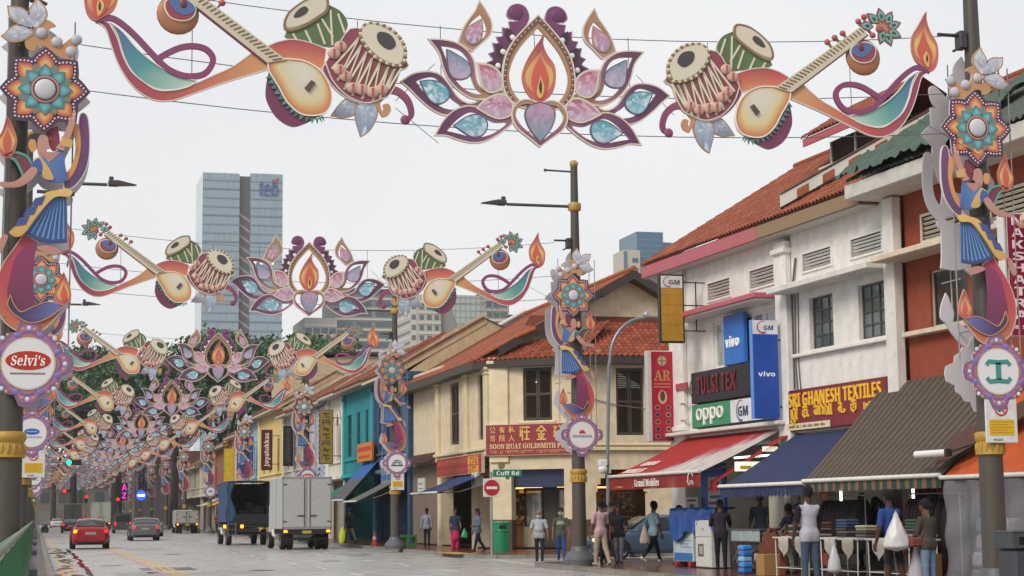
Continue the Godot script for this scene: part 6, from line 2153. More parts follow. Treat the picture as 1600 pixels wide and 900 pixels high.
func lamp_posts() -> void:
	var post := func(nm: String, lab: String, pos: Vector3, side: float) -> Node3D:
		var o := thing(nm, lab, "lamp post", pos, 0.0, "decorated lamp posts along both kerbs")
		var m := K("4c453f")
		m.lathe([Vector2(0.2, 0.45), Vector2(0.19, 2.4), Vector2(0.165, 6.0), Vector2(0.10, 11.3)], 16)
		part(o, "pole", m, "paint")
		m = K("56565a")
		m.lathe([Vector2(0.46, 0.0), Vector2(0.46, 0.16), Vector2(0.46, 0.16), Vector2(0.42, 0.22), Vector2(0.3, 0.36), Vector2(0.235, 0.42), Vector2(0.235, 0.5), Vector2(0.19, 0.52)], 20)
		part(o, "base", m, "paint")
		m = K("b08a34")
		m.lathe([Vector2(0.19, 2.28), Vector2(0.235, 2.3), Vector2(0.235, 2.3), Vector2(0.21, 2.5), Vector2(0.21, 2.5), Vector2(0.245, 2.56), Vector2(0.235, 2.64), Vector2(0.19, 2.66)], 20)
		for k in 16: m.ball(V(cos(TAU * k / 16) * 0.215, 2.4, sin(TAU * k / 16) * 0.215), V(0.03, 0.09, 0.03), 6, 5)
		part(o, "gilt_collar", m, "paint")
		m = K("b09048")
		m.lathe([Vector2(0.12, 9.98), Vector2(0.19, 10.02), Vector2(0.19, 10.2), Vector2(0.12, 10.24)], 16); part(o, "arm_collar", m, "paint")
		m = K("b09048"); m.ball(V(0, 11.36, 0), V(0.13, 0.12, 0.13)); part(o, "finial", m, "paint")
		m = K("4f4b47")
		m.tube([V(0, 10.12, 0), V(-2.0 * side, 10.12, 0)], 0.045, 6); m.tube([V(0, 11.13, 0), V(-0.85 * side, 11.15, 0)], 0.028, 6); m.ball(V(-0.86 * side, 11.15, 0), V(0.045, 0.05, 0.045), 6, 4)
		part(o, "arm", m, "paint")
		m = K("45423f")
		m.rbox(V(-2.15 * side, 10.16, 0), V(0.26, 0.16, 0.2), 0.03); m.rbox(V(-2.1 * side, 10.28, 0), V(0.12, 0.12, 0.1), 0.02)
		m.prism(PackedVector2Array([Vector2(-2.25 * side, 10.24), Vector2(-2.25 * side, 10.1), Vector2(-2.75 * side, 10.13)]), -0.12, 0.12)
		part(o, "lamp_head", m, "paint")
		m = K("3a3836")
		m.tube([V(0, 9.13, 0.0), V(-0.62 * side, 9.13, 0.0)], 0.03, 6); m.rbox(V(-0.2 * side, 9.05, 0), V(0.14, 0.3, 0.2), 0.02); m.tube([V(-0.18 * side, 8.95, 0.05), V(-0.38 * side, 8.85, 0.05)], 0.025, 6)
		part(o, "cable_bracket", m, "paint")
		return o
	var names := ["nearest right-hand lamp post, beside the grey bin at the picture's edge", "lamp post on the kerb by the two crossing men, second along the right", "lamp post before the grey wall, third along the right", "lamp post behind the white truck, fourth along the right", "lamp post by the blue lorry, fifth along the right"]
	var lnames := ["nearest left-hand lamp post, beside the green railing", "second lamp post along the green railing on the left", "third lamp post along the left kerb"]
	var p0: Node3D
	var q0: Node3D
	# ornament prototypes, full detail near and one joined panel far away
	var proto := []
	for mir in [false, true]:
		art_merge = false
		var d := thing("dancer_ornament", "", "street decoration", Vector3.ZERO, 0, "painted dancer ornaments on the lamp posts")
		dancer_art(d, mir)
		art_merge = true; art_m = M.new()
		var f := thing("dancer_ornament", "", "street decoration", Vector3.ZERO, 0, "painted dancer ornaments on the lamp posts")
		dancer_art(f, mir)
		art_merge = false
		proto.append([d, f, false, false])
	art_merge = false
	var bproto := thing("sponsor_board", "", "sign", Vector3.ZERO, 0, "star-shaped sponsor boards on the lamp posts")
	board_art(bproto)
	var bused := false
	var rlab := ["nearest right-hand dancer ornament in blue sari before the terracotta house", "dancer ornament on the lamp post in front of the goldsmith sign", "dancer ornament before the teal shophouse", "dancer ornament before the gold vertical sign", "dancer ornament beside the maroon vertical sign"]
	var llab := ["nearest left-hand dancer ornament, large at the picture's edge", "second dancer ornament on the left, half hidden by the first"]
	for side in [1, -1]:
		for k in PZ.size():
			if side < 0 and k > 10: break
			var z: float = -PZ[k] if side > 0 else -(25.76 if k == 0 else 46.66 if k == 1 else PZ[k])
			var x: float = 14.65 if side > 0 else -0.4
			var xo: float = x if side > 0 else -0.2
			var lab: String = (names[k] if k < 5 else "one of the far right-hand lamp posts down the street") if side > 0 else (lnames[k] if k < 3 else "one of the far left-hand lamp posts down the street")
			if side > 0:
				if k == 0: p0 = (post as Callable).call("lamp_post", lab, V(x, 0.13, z), 1.0)
				else: copy(p0, lab, V(x, 0.13, z))
			else:
				if k == 0: q0 = (post as Callable).call("lamp_post", lab, V(x, 0.13, z), -1.0)
				else: copy(q0, lab, V(x, 0.13, z))
			# dancer
			var pr: Array = proto[0 if side > 0 else 1]
			var det := k < 3
			var dl: String = (rlab[k] if k < 5 else "one of the far right-hand dancer ornaments") if side > 0 else (llab[k] if k < 2 else "one of the far left-hand dancer ornaments")
			var src: Node3D = pr[0] if det else pr[1]
			var idx := 2 if det else 3
			if not pr[idx]:
				src.position = V(xo, 0, z); src.set_meta("label", dl)
				pr[idx] = true
			else: copy(src, dl, V(xo, 0, z))
			# sponsor board
			if k < 6:
				var bl: String = [["star-shaped board with teal emblem on the nearest right post", "star-shaped board with red half sun in front of the goldsmith sign", "star-shaped board with green dome before the grey wall"], ["star-shaped board with red oval logo on the nearest left post", "star-shaped board with blue oval on the second left post", "star-shaped board with blue oval on the third left post"]][0 if side > 0 else 1][k] if k < 3 else "star-shaped board on the %s %s post" % [["fourth", "fifth", "sixth"][k - 3], "right-hand" if side > 0 else "left-hand"]
				var bo: Node3D
				if not bused:
					bused = true
					bo = bproto
					bo.set_meta("label", bl)
					bo.position = V(xo + 0.04, 3.73, z + 0.27)
				else:
					bo = copy(bproto, bl, V(xo + 0.04, 3.73, z + 0.27))
				bo.set_meta("_k", k if side > 0 else 3 + mini(k, 1))
	for n in get_children():
		if n.has_meta("_k"):
			logo(n, mini(n.get_meta("_k"), 4))
			n.remove_meta("_k")
	# no-drinking signs under the boards
	var sg: Node3D
	for q in [[14.72, -25.18, "white no-alcohol sign with red ring on the nearest right post"], [14.72, -73.75, "white no-alcohol sign with red ring on the post before the grey wall"], [-0.1, -46.66, "white no-alcohol sign on the second left post"]]:
		if sg == null:
			sg = thing("warning_sign", q[2], "sign", V(q[0], 3.0, q[1] + 0.25), 0, "no-alcohol signs on lamp posts")
			var m := K("d9d9d6"); m.rbox(V(0, 0, 0), V(0.56, 0.8, 0.03), 0.008); part(sg, "plate", m, "paint")
			m = K("d0a818"); m.bx(-0.22, 0.22, -0.28, -0.03, 0.016, 0.019); m.k("a8841a")
			for i in 5: m.bx(-0.19, 0.19 - (i % 2) * 0.08, -0.075 - i * 0.042, -0.063 - i * 0.042, 0.019, 0.0205)
			part(sg, "yellow_panel", m, "print")
			m = K("b8302c"); arc(m, Vector2(0, 0.14), 0.105, 0, 360, 0.03, 0.018); ribbon(PackedVector2Array([Vector2(-0.075, 0.215), Vector2(0.075, 0.065)]), 0.028, m, 0.0185, 0.0185); m.k("1c1c1c")
			ribbon(PackedVector2Array([Vector2(-0.05, 0.1), Vector2(0.03, 0.17)]), 0.05, m, 0.0165, 0.0165); ribbon(PackedVector2Array([Vector2(0.03, 0.17), Vector2(0.065, 0.2)]), 0.022, m, 0.0165, 0.0165)
			part(sg, "symbol", m, "print")
			words(sg, "lettering", "LIQUOR CONTROL ZONE", ink("2a2a2a"), 0.46, 0.04, T(0, 0.335, 0.016), 0.002)
			words(sg, "lettering", "POLICE", ink("3a3a3a"), 0.16, 0.035, T(-0.07, -0.35, 0.016), 0.002)
		else: copy(sg, q[2], V(q[0], 3.0, q[1] + 0.25))

func arches() -> void:
	# [z, axis x, foot y, scale] of each span
	var spans := [[24.79, 7.135, 7.01, 1.0], [46.99, 6.98, 6.92, 1.0], [72.44, 7.04, 7.03, 1.0], [99.1, 7.1, 7.1, 1.0], [130.3, 7.2, 7.25, 1.0], [157, 7.1, 7.1, 1.0], [184, 7.1, 7.1, 1.0], [210, 7.1, 7.1, 1.0], [234, 7.1, 7.1, 1.0], [256, 7.1, 7.1, 1.0], [276, 7.1, 7.1, 1.0], [295, 7.1, 7.1, 1.0], [314, 7.1, 7.1, 1.0], [332, 7.1, 7.1, 1.0], [350, 7.1, 7.1, 1.0], [368, 7.1, 7.1, 1.0]]
	art_merge = false
	var G := "lotus ornaments hung across the street"
	var GI := "instrument and lamp ornaments hung across the street"
	var near := [thing("lotus_ornament", "", "street decoration", Vector3.ZERO, 0, G), thing("instrument_ornament", "", "street decoration", Vector3.ZERO, 0, GI), thing("instrument_ornament", "", "street decoration", Vector3.ZERO, 0, GI)]
	lotus_art(near[0]); instrument_art(near[1], false); instrument_art(near[2], true)
	var far := [thing("lotus_ornament", "", "street decoration", Vector3.ZERO, 0, G), thing("instrument_ornament", "", "street decoration", Vector3.ZERO, 0, GI), thing("instrument_ornament", "", "street decoration", Vector3.ZERO, 0, GI)]
	art_merge = true
	art_m = M.new(); lotus_art(far[0])
	art_m = M.new(); instrument_art(far[1], false)
	art_m = M.new(); instrument_art(far[2], true)
	art_merge = false
	var ord := ["nearest", "second", "third", "fourth", "fifth"]
	var wires := M.new()
	for k in spans.size():
		var s: Array = spans[k]
		for j in 3:
			var lab := ""
			var kind: String = ["lotus ornament with flame over the road", "veena, drums and lamp ornament right of the lotus", "veena, drums and lamp ornament left of the lotus"][j]
			lab = ("%s %s" % [ord[k], kind]) if k < 5 else "%s, %s counted down the street" % [kind, ["sixth", "seventh", "eighth", "ninth", "tenth"][k - 5]] if k < 10 else "one of the far ornaments: " + kind
			var src: Node3D = near[j] if k < 4 else far[j]
			var p := V(s[1], s[2], -s[0] + 0.02 * j)
			if k == 0 or k == 4:
				src.position = p
				src.set_meta("label", lab)
			else:
				copy(src, lab, p)
		# span wires
		var o := thing("span_wires", "thin steel wires holding the %s row of ornaments" % (ord[k] if k < 5 else "far number %d" % (k + 1)) if k < 5 else "thin steel wires of one far row of ornaments", "wire", Vector3.ZERO, 0, "wires across the street")
		for w in [[9.15, 0.35, 8.75], [7.55, 0.0, 7.25], [8.2, 0.0, 7.85]]:
			var m := K("76777a")
			var pts := []
			for i in 13:
				var t := i / 12.0
				pts.append(V(lerpf(0.45, 13.95, t), w[0] - (w[0] - w[2]) * 4 * t * (1 - t) * 1.0, -s[0] - 0.12))
			m.tube(pts, 0.007, 4, false)
			part(o, "wire", m, "metal")
		if k < 5:
			var h := K("55565a")
			for q in [[4.4, 8.3], [5.65, 8.6], [7.1, 9.1], [8.6, 8.6], [9.9, 8.3], [2.0, 8.2], [12.3, 8.2]]: h.tube([V(q[0], 8.8, -s[0] - 0.12), V(q[0], q[1] - 0.6, -s[0] - 0.08)], 0.006, 4, false)
			for q in [[5.55, 8.2, 4.95, 7.6], [8.7, 8.2, 9.3, 7.6], [4.95, 7.5, 5.6, 7.0], [12.9, 8.0, 14.5, 7.2]]: h.tube([V(q[0], q[1], -s[0] - 0.05), V(q[2], q[3], -s[0] - 0.05)], 0.005, 4, false)
			part(o, "hanger", h, "metal", "", "stuff")

func towers() -> void:
	# glass office tower
	var o := thing("office_tower", "tall blue-grey glass office tower with diagonal patterned centre strip", "building", V(0, 0, -600))
	var x0 := 52.45
	var x1 := 79.8
	var m := K("93a5b1")
	m.bx(x0, 65.0, 0, 118.6, -26, 0); m.bx(68.7, x1, 0, 118.9, -26, 0.3)
	part(o, "tower", m, "facade_glass")
	m = K("5c5a5c"); m.bx(65.0, 68.7, 0, 118.0, -26, -1.2)
	part(o, "centre_strip", m, "paint")
	m = M.new()
	for i in 60:
		var y := 2.0 + i * 1.85
		if y > 104: break
		m.k(["a89a98", "6e4a50"][i % 2])
		m.quad(V(65.05, y + 2.6, -1.15), V(68.65, y, -1.15), V(68.65, y + 0.8, -1.15), V(65.05, y + 3.4, -1.15))
	part(o, "diagonal_bands", m, "paint", "", "stuff")
	m = M.new()
	rng.seed = 9
	for i in 38:
		var y := 3.0 + i * 3.05
		for q in [[x0, 65.0, 0.0], [68.7, x1, 0.3]]:
			m.k("7f909b" if i % 3 else "6f818d"); m.bx(q[0], q[1], y, y + 0.55, q[2], q[2] + 0.18)
			var n := 12 if q[2] == 0.0 else 11
			for k in n:
				var a: float = lerpf(q[0], q[1], float(k) / n)
				m.k("9fafb9" if rng.randf() < 0.8 else "7f909c"); m.bx(a, a + 0.14, y + 0.55, y + 3.05, q[2], q[2] + 0.12)
	part(o, "floor_bands", m, "gloss", "", "stuff")
	var lit := K("cfd3cf")
	for q in [[58.5, 87], [59.5, 87], [61, 82], [70, 87.5], [72, 87], [74, 87.4], [76, 87.2], [77.6, 82], [71, 84], [60.2, 84.6], [63, 51], [75, 61]]: lit.bx(q[0], q[0] + 0.9, q[1], q[1] + 0.7, 0.5, 0.56)
	part(o, "lit_windows", lit, "shop_glow", "", "stuff")
	var w := words(o, "lettering", "teb", ink("3f5f9c"), 6.6, 5.6, T(74.8, 114.0, 0.5), 0.4, "Droid Sans", false)
	w.transform.basis = w.transform.basis * Basis(V(1, 0, 0), V(0.15, 1, 0), V(0, 0, 1))
	m = K("b8483f"); ribbon(PackedVector2Array([Vector2(77.0, 115.6), Vector2(77.5, 116.8), Vector2(78.2, 117.4)]), 0.6, m, 0.5, 0.95)
	part(o, "red_stroke", m, "print")
	# terraced office complex
	var Z := -620.0
	var blocks := [
		["office_block", "pale stepped office block at the left of the grey complex", 90.0, 101.5, 71.0, "b9b6ae", 4.0, 7, "light"],
		["office_block", "grey office block with long window bands behind the third lamp post", 101.5, 122.5, 81.5, "8f8f8e", 0.0, 8, "bands"],
		["office_block", "white-striped narrow office block right of the third lamp post", 122.6, 131.0, 80.0, "cfccc4", 2.0, 8, "stripes"],
		["office_block", "cream office block with small square windows beside the glass curve", 131.1, 139.5, 80.3, "bdb8ac", 3.0, 8, "squares"],
		["office_block", "pale green curved glass office front", 139.6, 156.0, 80.6, "b4bfb8", 1.0, 8, "glass"],
		["office_block", "grey office block with flat projecting roof slab beside the orange roof", 156.1, 164.5, 81.6, "a19f9a", 3.5, 8, "bands"],
		["office_block", "small distant blue-grey building right of the flat roof slab", 166.0, 174.0, 74.0, "7f8c96", -8.0, 3, "plain"],
	]
	for b in blocks:
		o = thing(b[0], b[1], "building", V(0, 0, Z + b[6]))
		m = K(b[5]); m.bx(b[2], b[3], 0, b[4], -30, 0); part(o, "wall", m, "plaster")
		var shared: ArrayMesh
		if b[8] in ["bands", "squares", "light"]:
			var cols: int = {"bands": 3, "squares": 3, "light": 4}[b[8]]
			var cw: float = (b[3] - b[2]) / cols
			for i in 7:
				for k in cols:
					if shared == null:
						var g := K("4f5a62"); g.bx(-cw * 0.40 if b[8] != "squares" else -0.8, cw * 0.40 if b[8] != "squares" else 0.8, -0.9, 0.9, -0.1, 0.05)
						shared = g.mesh()
					var p := part(o, "window", shared, "facade_glass")
					p.position = V(b[2] + cw * (k + 0.5), b[4] - 4.6 - i * 3.75, 0.06)
			m = K("d0cdc4")
			for i in 8: m.bx(b[2] - 0.1, b[3] + 0.1, b[4] - 3.2 - i * 3.75, b[4] - 2.4 - i * 3.75, 0, 0.25)
			part(o, "spandrel_bands", m, "plaster", "", "stuff")
		elif b[8] == "stripes":
			m = M.new()
			for i in 14:
				m.k("8b8d90" if i % 2 else "d9d6ce"); var y: float = b[4] - 2.0 - i * 1.9
				m.quad(V(b[2], y, 0.1), V(b[3] - 2.6, y + 2.6, 0.1), V(b[3] - 2.6, y + 1.6, 0.1), V(b[2], y - 1.0, 0.1))
			part(o, "sloping_bands", m, "plaster", "", "stuff")
			for i in 7:
				var g := K("566068"); g.bx(b[3] - 2.0, b[3] - 0.5, b[4] - 5.0 - i * 3.75, b[4] - 3.2 - i * 3.75, 0, 0.12); part(o, "window", g, "facade_glass")
		elif b[8] == "glass":
			m = K("94a09b")
			for i in 12: m.bx(b[2], b[3], b[4] - 1.0 - i * 2.4, b[4] - 0.75 - i * 2.4, 0, 0.15)
			for k in 9: m.bx(b[2] + k * 1.9, b[2] + k * 1.9 + 0.2, b[4] - 40, b[4], 0, 0.16)
			part(o, "glazing_bars", m, "paint", "", "stuff")
			m = K("8d8a88"); m.prism(PackedVector2Array([Vector2(b[2], b[4] - 1), Vector2(b[2] + 3.0, b[4] - 2), Vector2(b[2] + 7.5, b[4] - 16), Vector2(b[2] + 10, b[4] - 32), Vector2(b[2], b[4] - 32)]), 0.2, 0.6); part(o, "curved_wall", m, "plaster")
		if b[1].contains("slab") or b[1].contains("bands behind"):
			m = K("77777a"); m.bx(b[2] - 0.5, b[3] + (2.6 if b[1].contains("slab") else 0.0), b[4] + 0.2, b[4] + 0.7, -12, 1.6)
			for k in 5: m.bx(lerpf(b[2], b[3], k / 4.0) - 0.15, lerpf(b[2], b[3], k / 4.0) + 0.15, b[4] - 8.0, b[4] + 0.2, 0.9, 1.2)
			part(o, "roof_pergola", m, "paint")
	o = thing("office_tower", "blue glass tower behind the mustard gold sign", "building", V(0, 0, -600))
	m = K("42627c"); m.bx(209, 219.2, 0, 103, -20, 0); m.bx(219.2, 223, 0, 99.5, -20, -1)
	part(o, "tower", m, "facade_glass")
	m = K("587a92")
	for i in 20: m.bx(209, 219.2, 60 + i * 2.1, 60.4 + i * 2.1, 0, 0.1)
	part(o, "floor_bands", m, "gloss", "", "stuff")
	m = K("a9b4bc"); m.bx(217.0, 219.0, 93, 95.5, 0, 0.2); part(o, "plant_louvre", m, "paint")
	o = thing("apartment_block", "cream apartment block beside the blue glass tower", "building", V(0, 0, -596))
	m = K("c2bdb0"); m.bx(202.5, 208.8, 0, 95.5, -12, 0); part(o, "wall", m, "plaster")
	m = K("4f6a80"); m.bx(202.5, 203.8, 0, 95.0, 0, 0.2); part(o, "glass_strip", m, "facade_glass")
	for i in 6:
		m = K("4a5258"); m.bx(205.8, 208.0, 91.0 - i * 3.6, 92.6 - i * 3.6, 0, 0.15); part(o, "window", m, "facade_glass")
	o = thing("apartment_block", "white block peeping over the pink eaves right of the blue tower", "building", V(0, 0, -590))
	m = K("c9c6be"); m.bx(222.5, 228, 0, 99.0, -12, 0); part(o, "wall", m, "plaster")

func rain_tree(m_leaf: M, m_wood: M, sd: int, h: float, spread: float) -> void:
	rng.seed = sd
	var fork := h * 0.35
	m_wood.k("3a332c")
	m_wood.tube([V(0, -0.1, 0), V(0.1, fork * 0.5, 0.05), V(0, fork, 0)], [0.55, 0.42, 0.36], 9)
	var lobes := []
	for i in 9:
		var a := TAU * i / 9 + rng.randf_range(-0.3, 0.3)
		var rr := spread * rng.randf_range(0.35, 0.8)
		var tip := V(cos(a) * rr, h * rng.randf_range(0.62, 0.86), sin(a) * rr)
		m_wood.tube([V(0, fork * 0.95, 0), V(tip.x * 0.4, lerpf(fork, tip.y, 0.55), tip.z * 0.4), tip], [0.26, 0.16, 0.05], 6)
		lobes.append([tip, V(1, 0.62, 1) * spread * rng.randf_range(0.24, 0.4)])
		if i % 2 == 0: lobes.append([tip * V(0.5, 1.08, 0.5), V(1, 0.6, 1) * spread * rng.randf_range(0.25, 0.36)])
	lobes.append([V(0, h * 0.88, 0), V(1, 0.5, 1) * spread * 0.4])
	var tones := ["2a4424", "35562c", "42643a", "20381e", "4c6c3c"]
	for l in lobes:
		for i in 420:
			var d := V(rng.randfn(), rng.randfn(), rng.randfn()).normalized()
			var p: Vector3 = l[0] + d * l[1] * pow(rng.randf(), 0.35)
			if rng.randf() < 0.12: p += d * 0.5
			m_leaf.k(tones[rng.randi() % 5])
			var b := Basis(V(rng.randf() - 0.5, rng.randf() - 0.5, rng.randf() - 0.5).normalized(), rng.randf() * TAU)
			var s := rng.randf_range(0.22, 0.42)
			for q in 2:
				var u := b * V(1, 0, 0.4 if q else -0.4) * s
				var v := b * V(0.1, 1.2, 0.0) * s
				var o := p + b * V(0.15 * q, 0.1 * q, 0.0)
				m_leaf.tri(o - u * 0.5, o + v * 0.55, o + u * 0.5); m_leaf.tri(o - u * 0.5, o + u * 0.5, o - v * 0.5)

func trees() -> void:
	var protos := []
	for i in 3:
		var a := M.new()
		var w := M.new()
		rain_tree(a, w, 300 + i, 22.0, 9.5)
		var t := thing("rain_tree", "", "tree")
		part(t, "trunk", w, "bark"); part(t, "crown", a, "leaf", "", "stuff")
		protos.append(t)
	var spots := [[33.0, -232, 1.2, "broad green tree with its crown left of the grey complex"], [25.0, -246, 1.28, "tall green tree below the glass tower's right edge"], [17.5, -238, 1.16, "broad green tree above the red tiled roof, foot of the tower"],
		[-4.0, -225, 1.05, "dark tree overhanging the left kerb far down the street"], [5.0, -262, 1.25, "big tree left of the tower foot, leaning over the road"], [11.5, -266, 1.15, "big tree straight over the road behind the third lotus"], [-5.0, -190, 0.72, "dark tree on the left kerb beyond the green signal"], [-4.5, -150, 0.5, "small dark tree on the left kerb behind the lamp posts"], [13.5, -330, 1.2, "tree closing the end of the street above the ornaments"],
		[3.0, -345, 1.15, "tree closing the end of the street at the left"], [-3.5, -310, 1.1, "far dark tree behind the left kerb trees"], [40, -310, 1.05, "far tree partly hidden behind the beige flank wall"], [23.0, -345, 1.2, "deep green tree in the second row behind the street's end"], [9.0, -390, 1.25, "farthest tree straight above the road"], [17.0, -410, 1.2, "farthest tree right of the road's end"]]
	for i in spots.size():
		var s: Array = spots[i]
		var pos := V(s[0], 0.0, s[1])
		if i < 3:
			protos[i].set_meta("label", s[3]); protos[i].position = pos; protos[i].scale = Vector3.ONE * s[2]
		else: copy(protos[i % 3], s[3], pos, i * 1.3, Vector3.ONE * s[2])

func left_side() -> void:
	# green railing beside the left kerb
	var o := thing("railing", "green tubular railing along the left kerb", "railing", V(-0.19, 0.13, 0))
	var shared := [null, null, null]
	var z := -8.0
	while z > -120.0:
		if shared[0] == null:
			var m := K("2f6b46"); m.tube([V(0, 0, 0), V(0, 1.27, 0)], 0.04, 8); shared[0] = m.mesh()
			m = K("2f6b46"); m.tube([V(0, 1.27, 0), V(0, 1.27, -2.0)], 0.036, 8); m.tube([V(0, 0.62, 0), V(0, 0.62, -2.0)], 0.022, 6); m.tube([V(0, 0.15, 0), V(0, 0.15, -2.0)], 0.022, 6); shared[1] = m.mesh()
			m = K("2f6b46"); m.tube([V(0, 0.15, 0), V(0, 1.25, 0)], 0.014, 6); shared[2] = m.mesh()
		part(o, "post", shared[0], "gloss").position.z = z
		part(o, "rail", shared[1], "gloss").position.z = z
		if z > -70.0:
			for k in 7: part(o, "bar", shared[2], "gloss").position.z = z - 0.25 * (k + 1)
		z -= 2.0
	# low buildings that close the left side of the street
	var labs := ["dim shophouse on the left side of the street behind the posts", "dim shophouse farther along the left side", "dim shophouse at the far left end of the street"]
	for i in 3:
		var b := thing("shophouse", labs[i], "building", V(-9.0, 0, -150 - i * 60.0), PI / 2)
		var m := K(["8a8578", "7d6f66", "8c8a84"][i])
		wall(m, -28, 28, 0.0, 8.0, -10, 0, [])
		part(b, "wall", m, "plaster")
		m = K("84492f"); m.quad(V(-28, 8.0, 0.8), V(28, 8.0, 0.8), V(28, 10.5, -4.5), V(-28, 10.5, -4.5)); part(b, "roof", m, "roof")
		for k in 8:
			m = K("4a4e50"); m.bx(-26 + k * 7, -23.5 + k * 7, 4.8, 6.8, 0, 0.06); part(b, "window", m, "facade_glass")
			m = K(["7a7468", "6a5a4c", "857a6a"][k % 3]); m.bx(-26.5 + k * 7, -21.5 + k * 7, 0.1, 3.0, 0, 0.06); part(b, "shopfront_panel", m, "paint")  # added flat brown panel standing in for each open shop front
	# terraces that close the street where it bends
	for q in [[-24.0, 64.0, -415.0, "6f6a63", "grey terrace closing the street at its far bend"], [14.0, 26.0, -268.0, "7f7a74", "greyish terrace under the trees at the far right"], [-26.0, 20.0, -300.0, "5f5a54", "dark terrace under the trees at the far left"]]:
		var b := thing("terrace", q[3 + 1], "building", V(q[0], 0, q[2]))
		var m := K(q[3]); m.bx(0, q[1], 0, 9, -8, 0); part(b, "wall", m, "plaster")
		m = K("74432f"); m.quad(V(-0.5, 9, 0.8), V(q[1] + 0.5, 9, 0.8), V(q[1] + 0.5, 11.5, -4), V(-0.5, 11.5, -4)); part(b, "roof", m, "roof")
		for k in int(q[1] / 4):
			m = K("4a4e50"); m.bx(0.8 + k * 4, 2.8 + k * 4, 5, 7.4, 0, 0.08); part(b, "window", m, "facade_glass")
			m = K(["77706a", "6a5648", "8a6a4a"][k % 3]); m.bx(0.4 + k * 4, 3.6 + k * 4, 0.1, 3.2, 0, 0.08); part(b, "shopfront_panel", m, "paint")  # flat panel again in place of the shop opening, no real shutter

# ---------- vehicles ----------
func wheel(parent: Node, pos: Vector3, r: float, w: float) -> void: # axle along x
	var n := Node3D.new()
	n.name = "wheel"
	parent.add_child(n, true)
	n.position = pos
	var m := K("1b1b1c")
	m.lathe([Vector2(r * 0.62, -w / 2), Vector2(r * 0.93, -w / 2), Vector2(r, -w * 0.32), Vector2(r, w * 0.32), Vector2(r * 0.93, w / 2), Vector2(r * 0.62, w / 2)], 20, Vector3.ZERO, Vector3.RIGHT)
	part(n, "tyre", m, "rubber")
	m = K("8f9294")
	for sx in [-1.0, 1.0]:
		for k in 5:
			var a := TAU * k / 5
			var d := V(0, cos(a), sin(a))
			var t := V(0, -sin(a), cos(a))
			m.quad(V(sx * w * 0.45, 0, 0) + t * 0.04, V(sx * w * 0.42, 0, 0) + d * r * 0.62 + t * 0.03, V(sx * w * 0.42, 0, 0) + d * r * 0.62 - t * 0.03, V(sx * w * 0.45, 0, 0) - t * 0.04)
	m.lathe([Vector2(r * 0.66, -w * 0.46), Vector2(r * 0.58, -w * 0.40), Vector2(r * 0.58, w * 0.40), Vector2(r * 0.66, w * 0.46)], 20, Vector3.ZERO, Vector3.RIGHT)
	m.k("3a3b3d").disc(V(0, 0, 0), Vector3.RIGHT, r * 0.6)
	part(n, "rim", m, "metal")

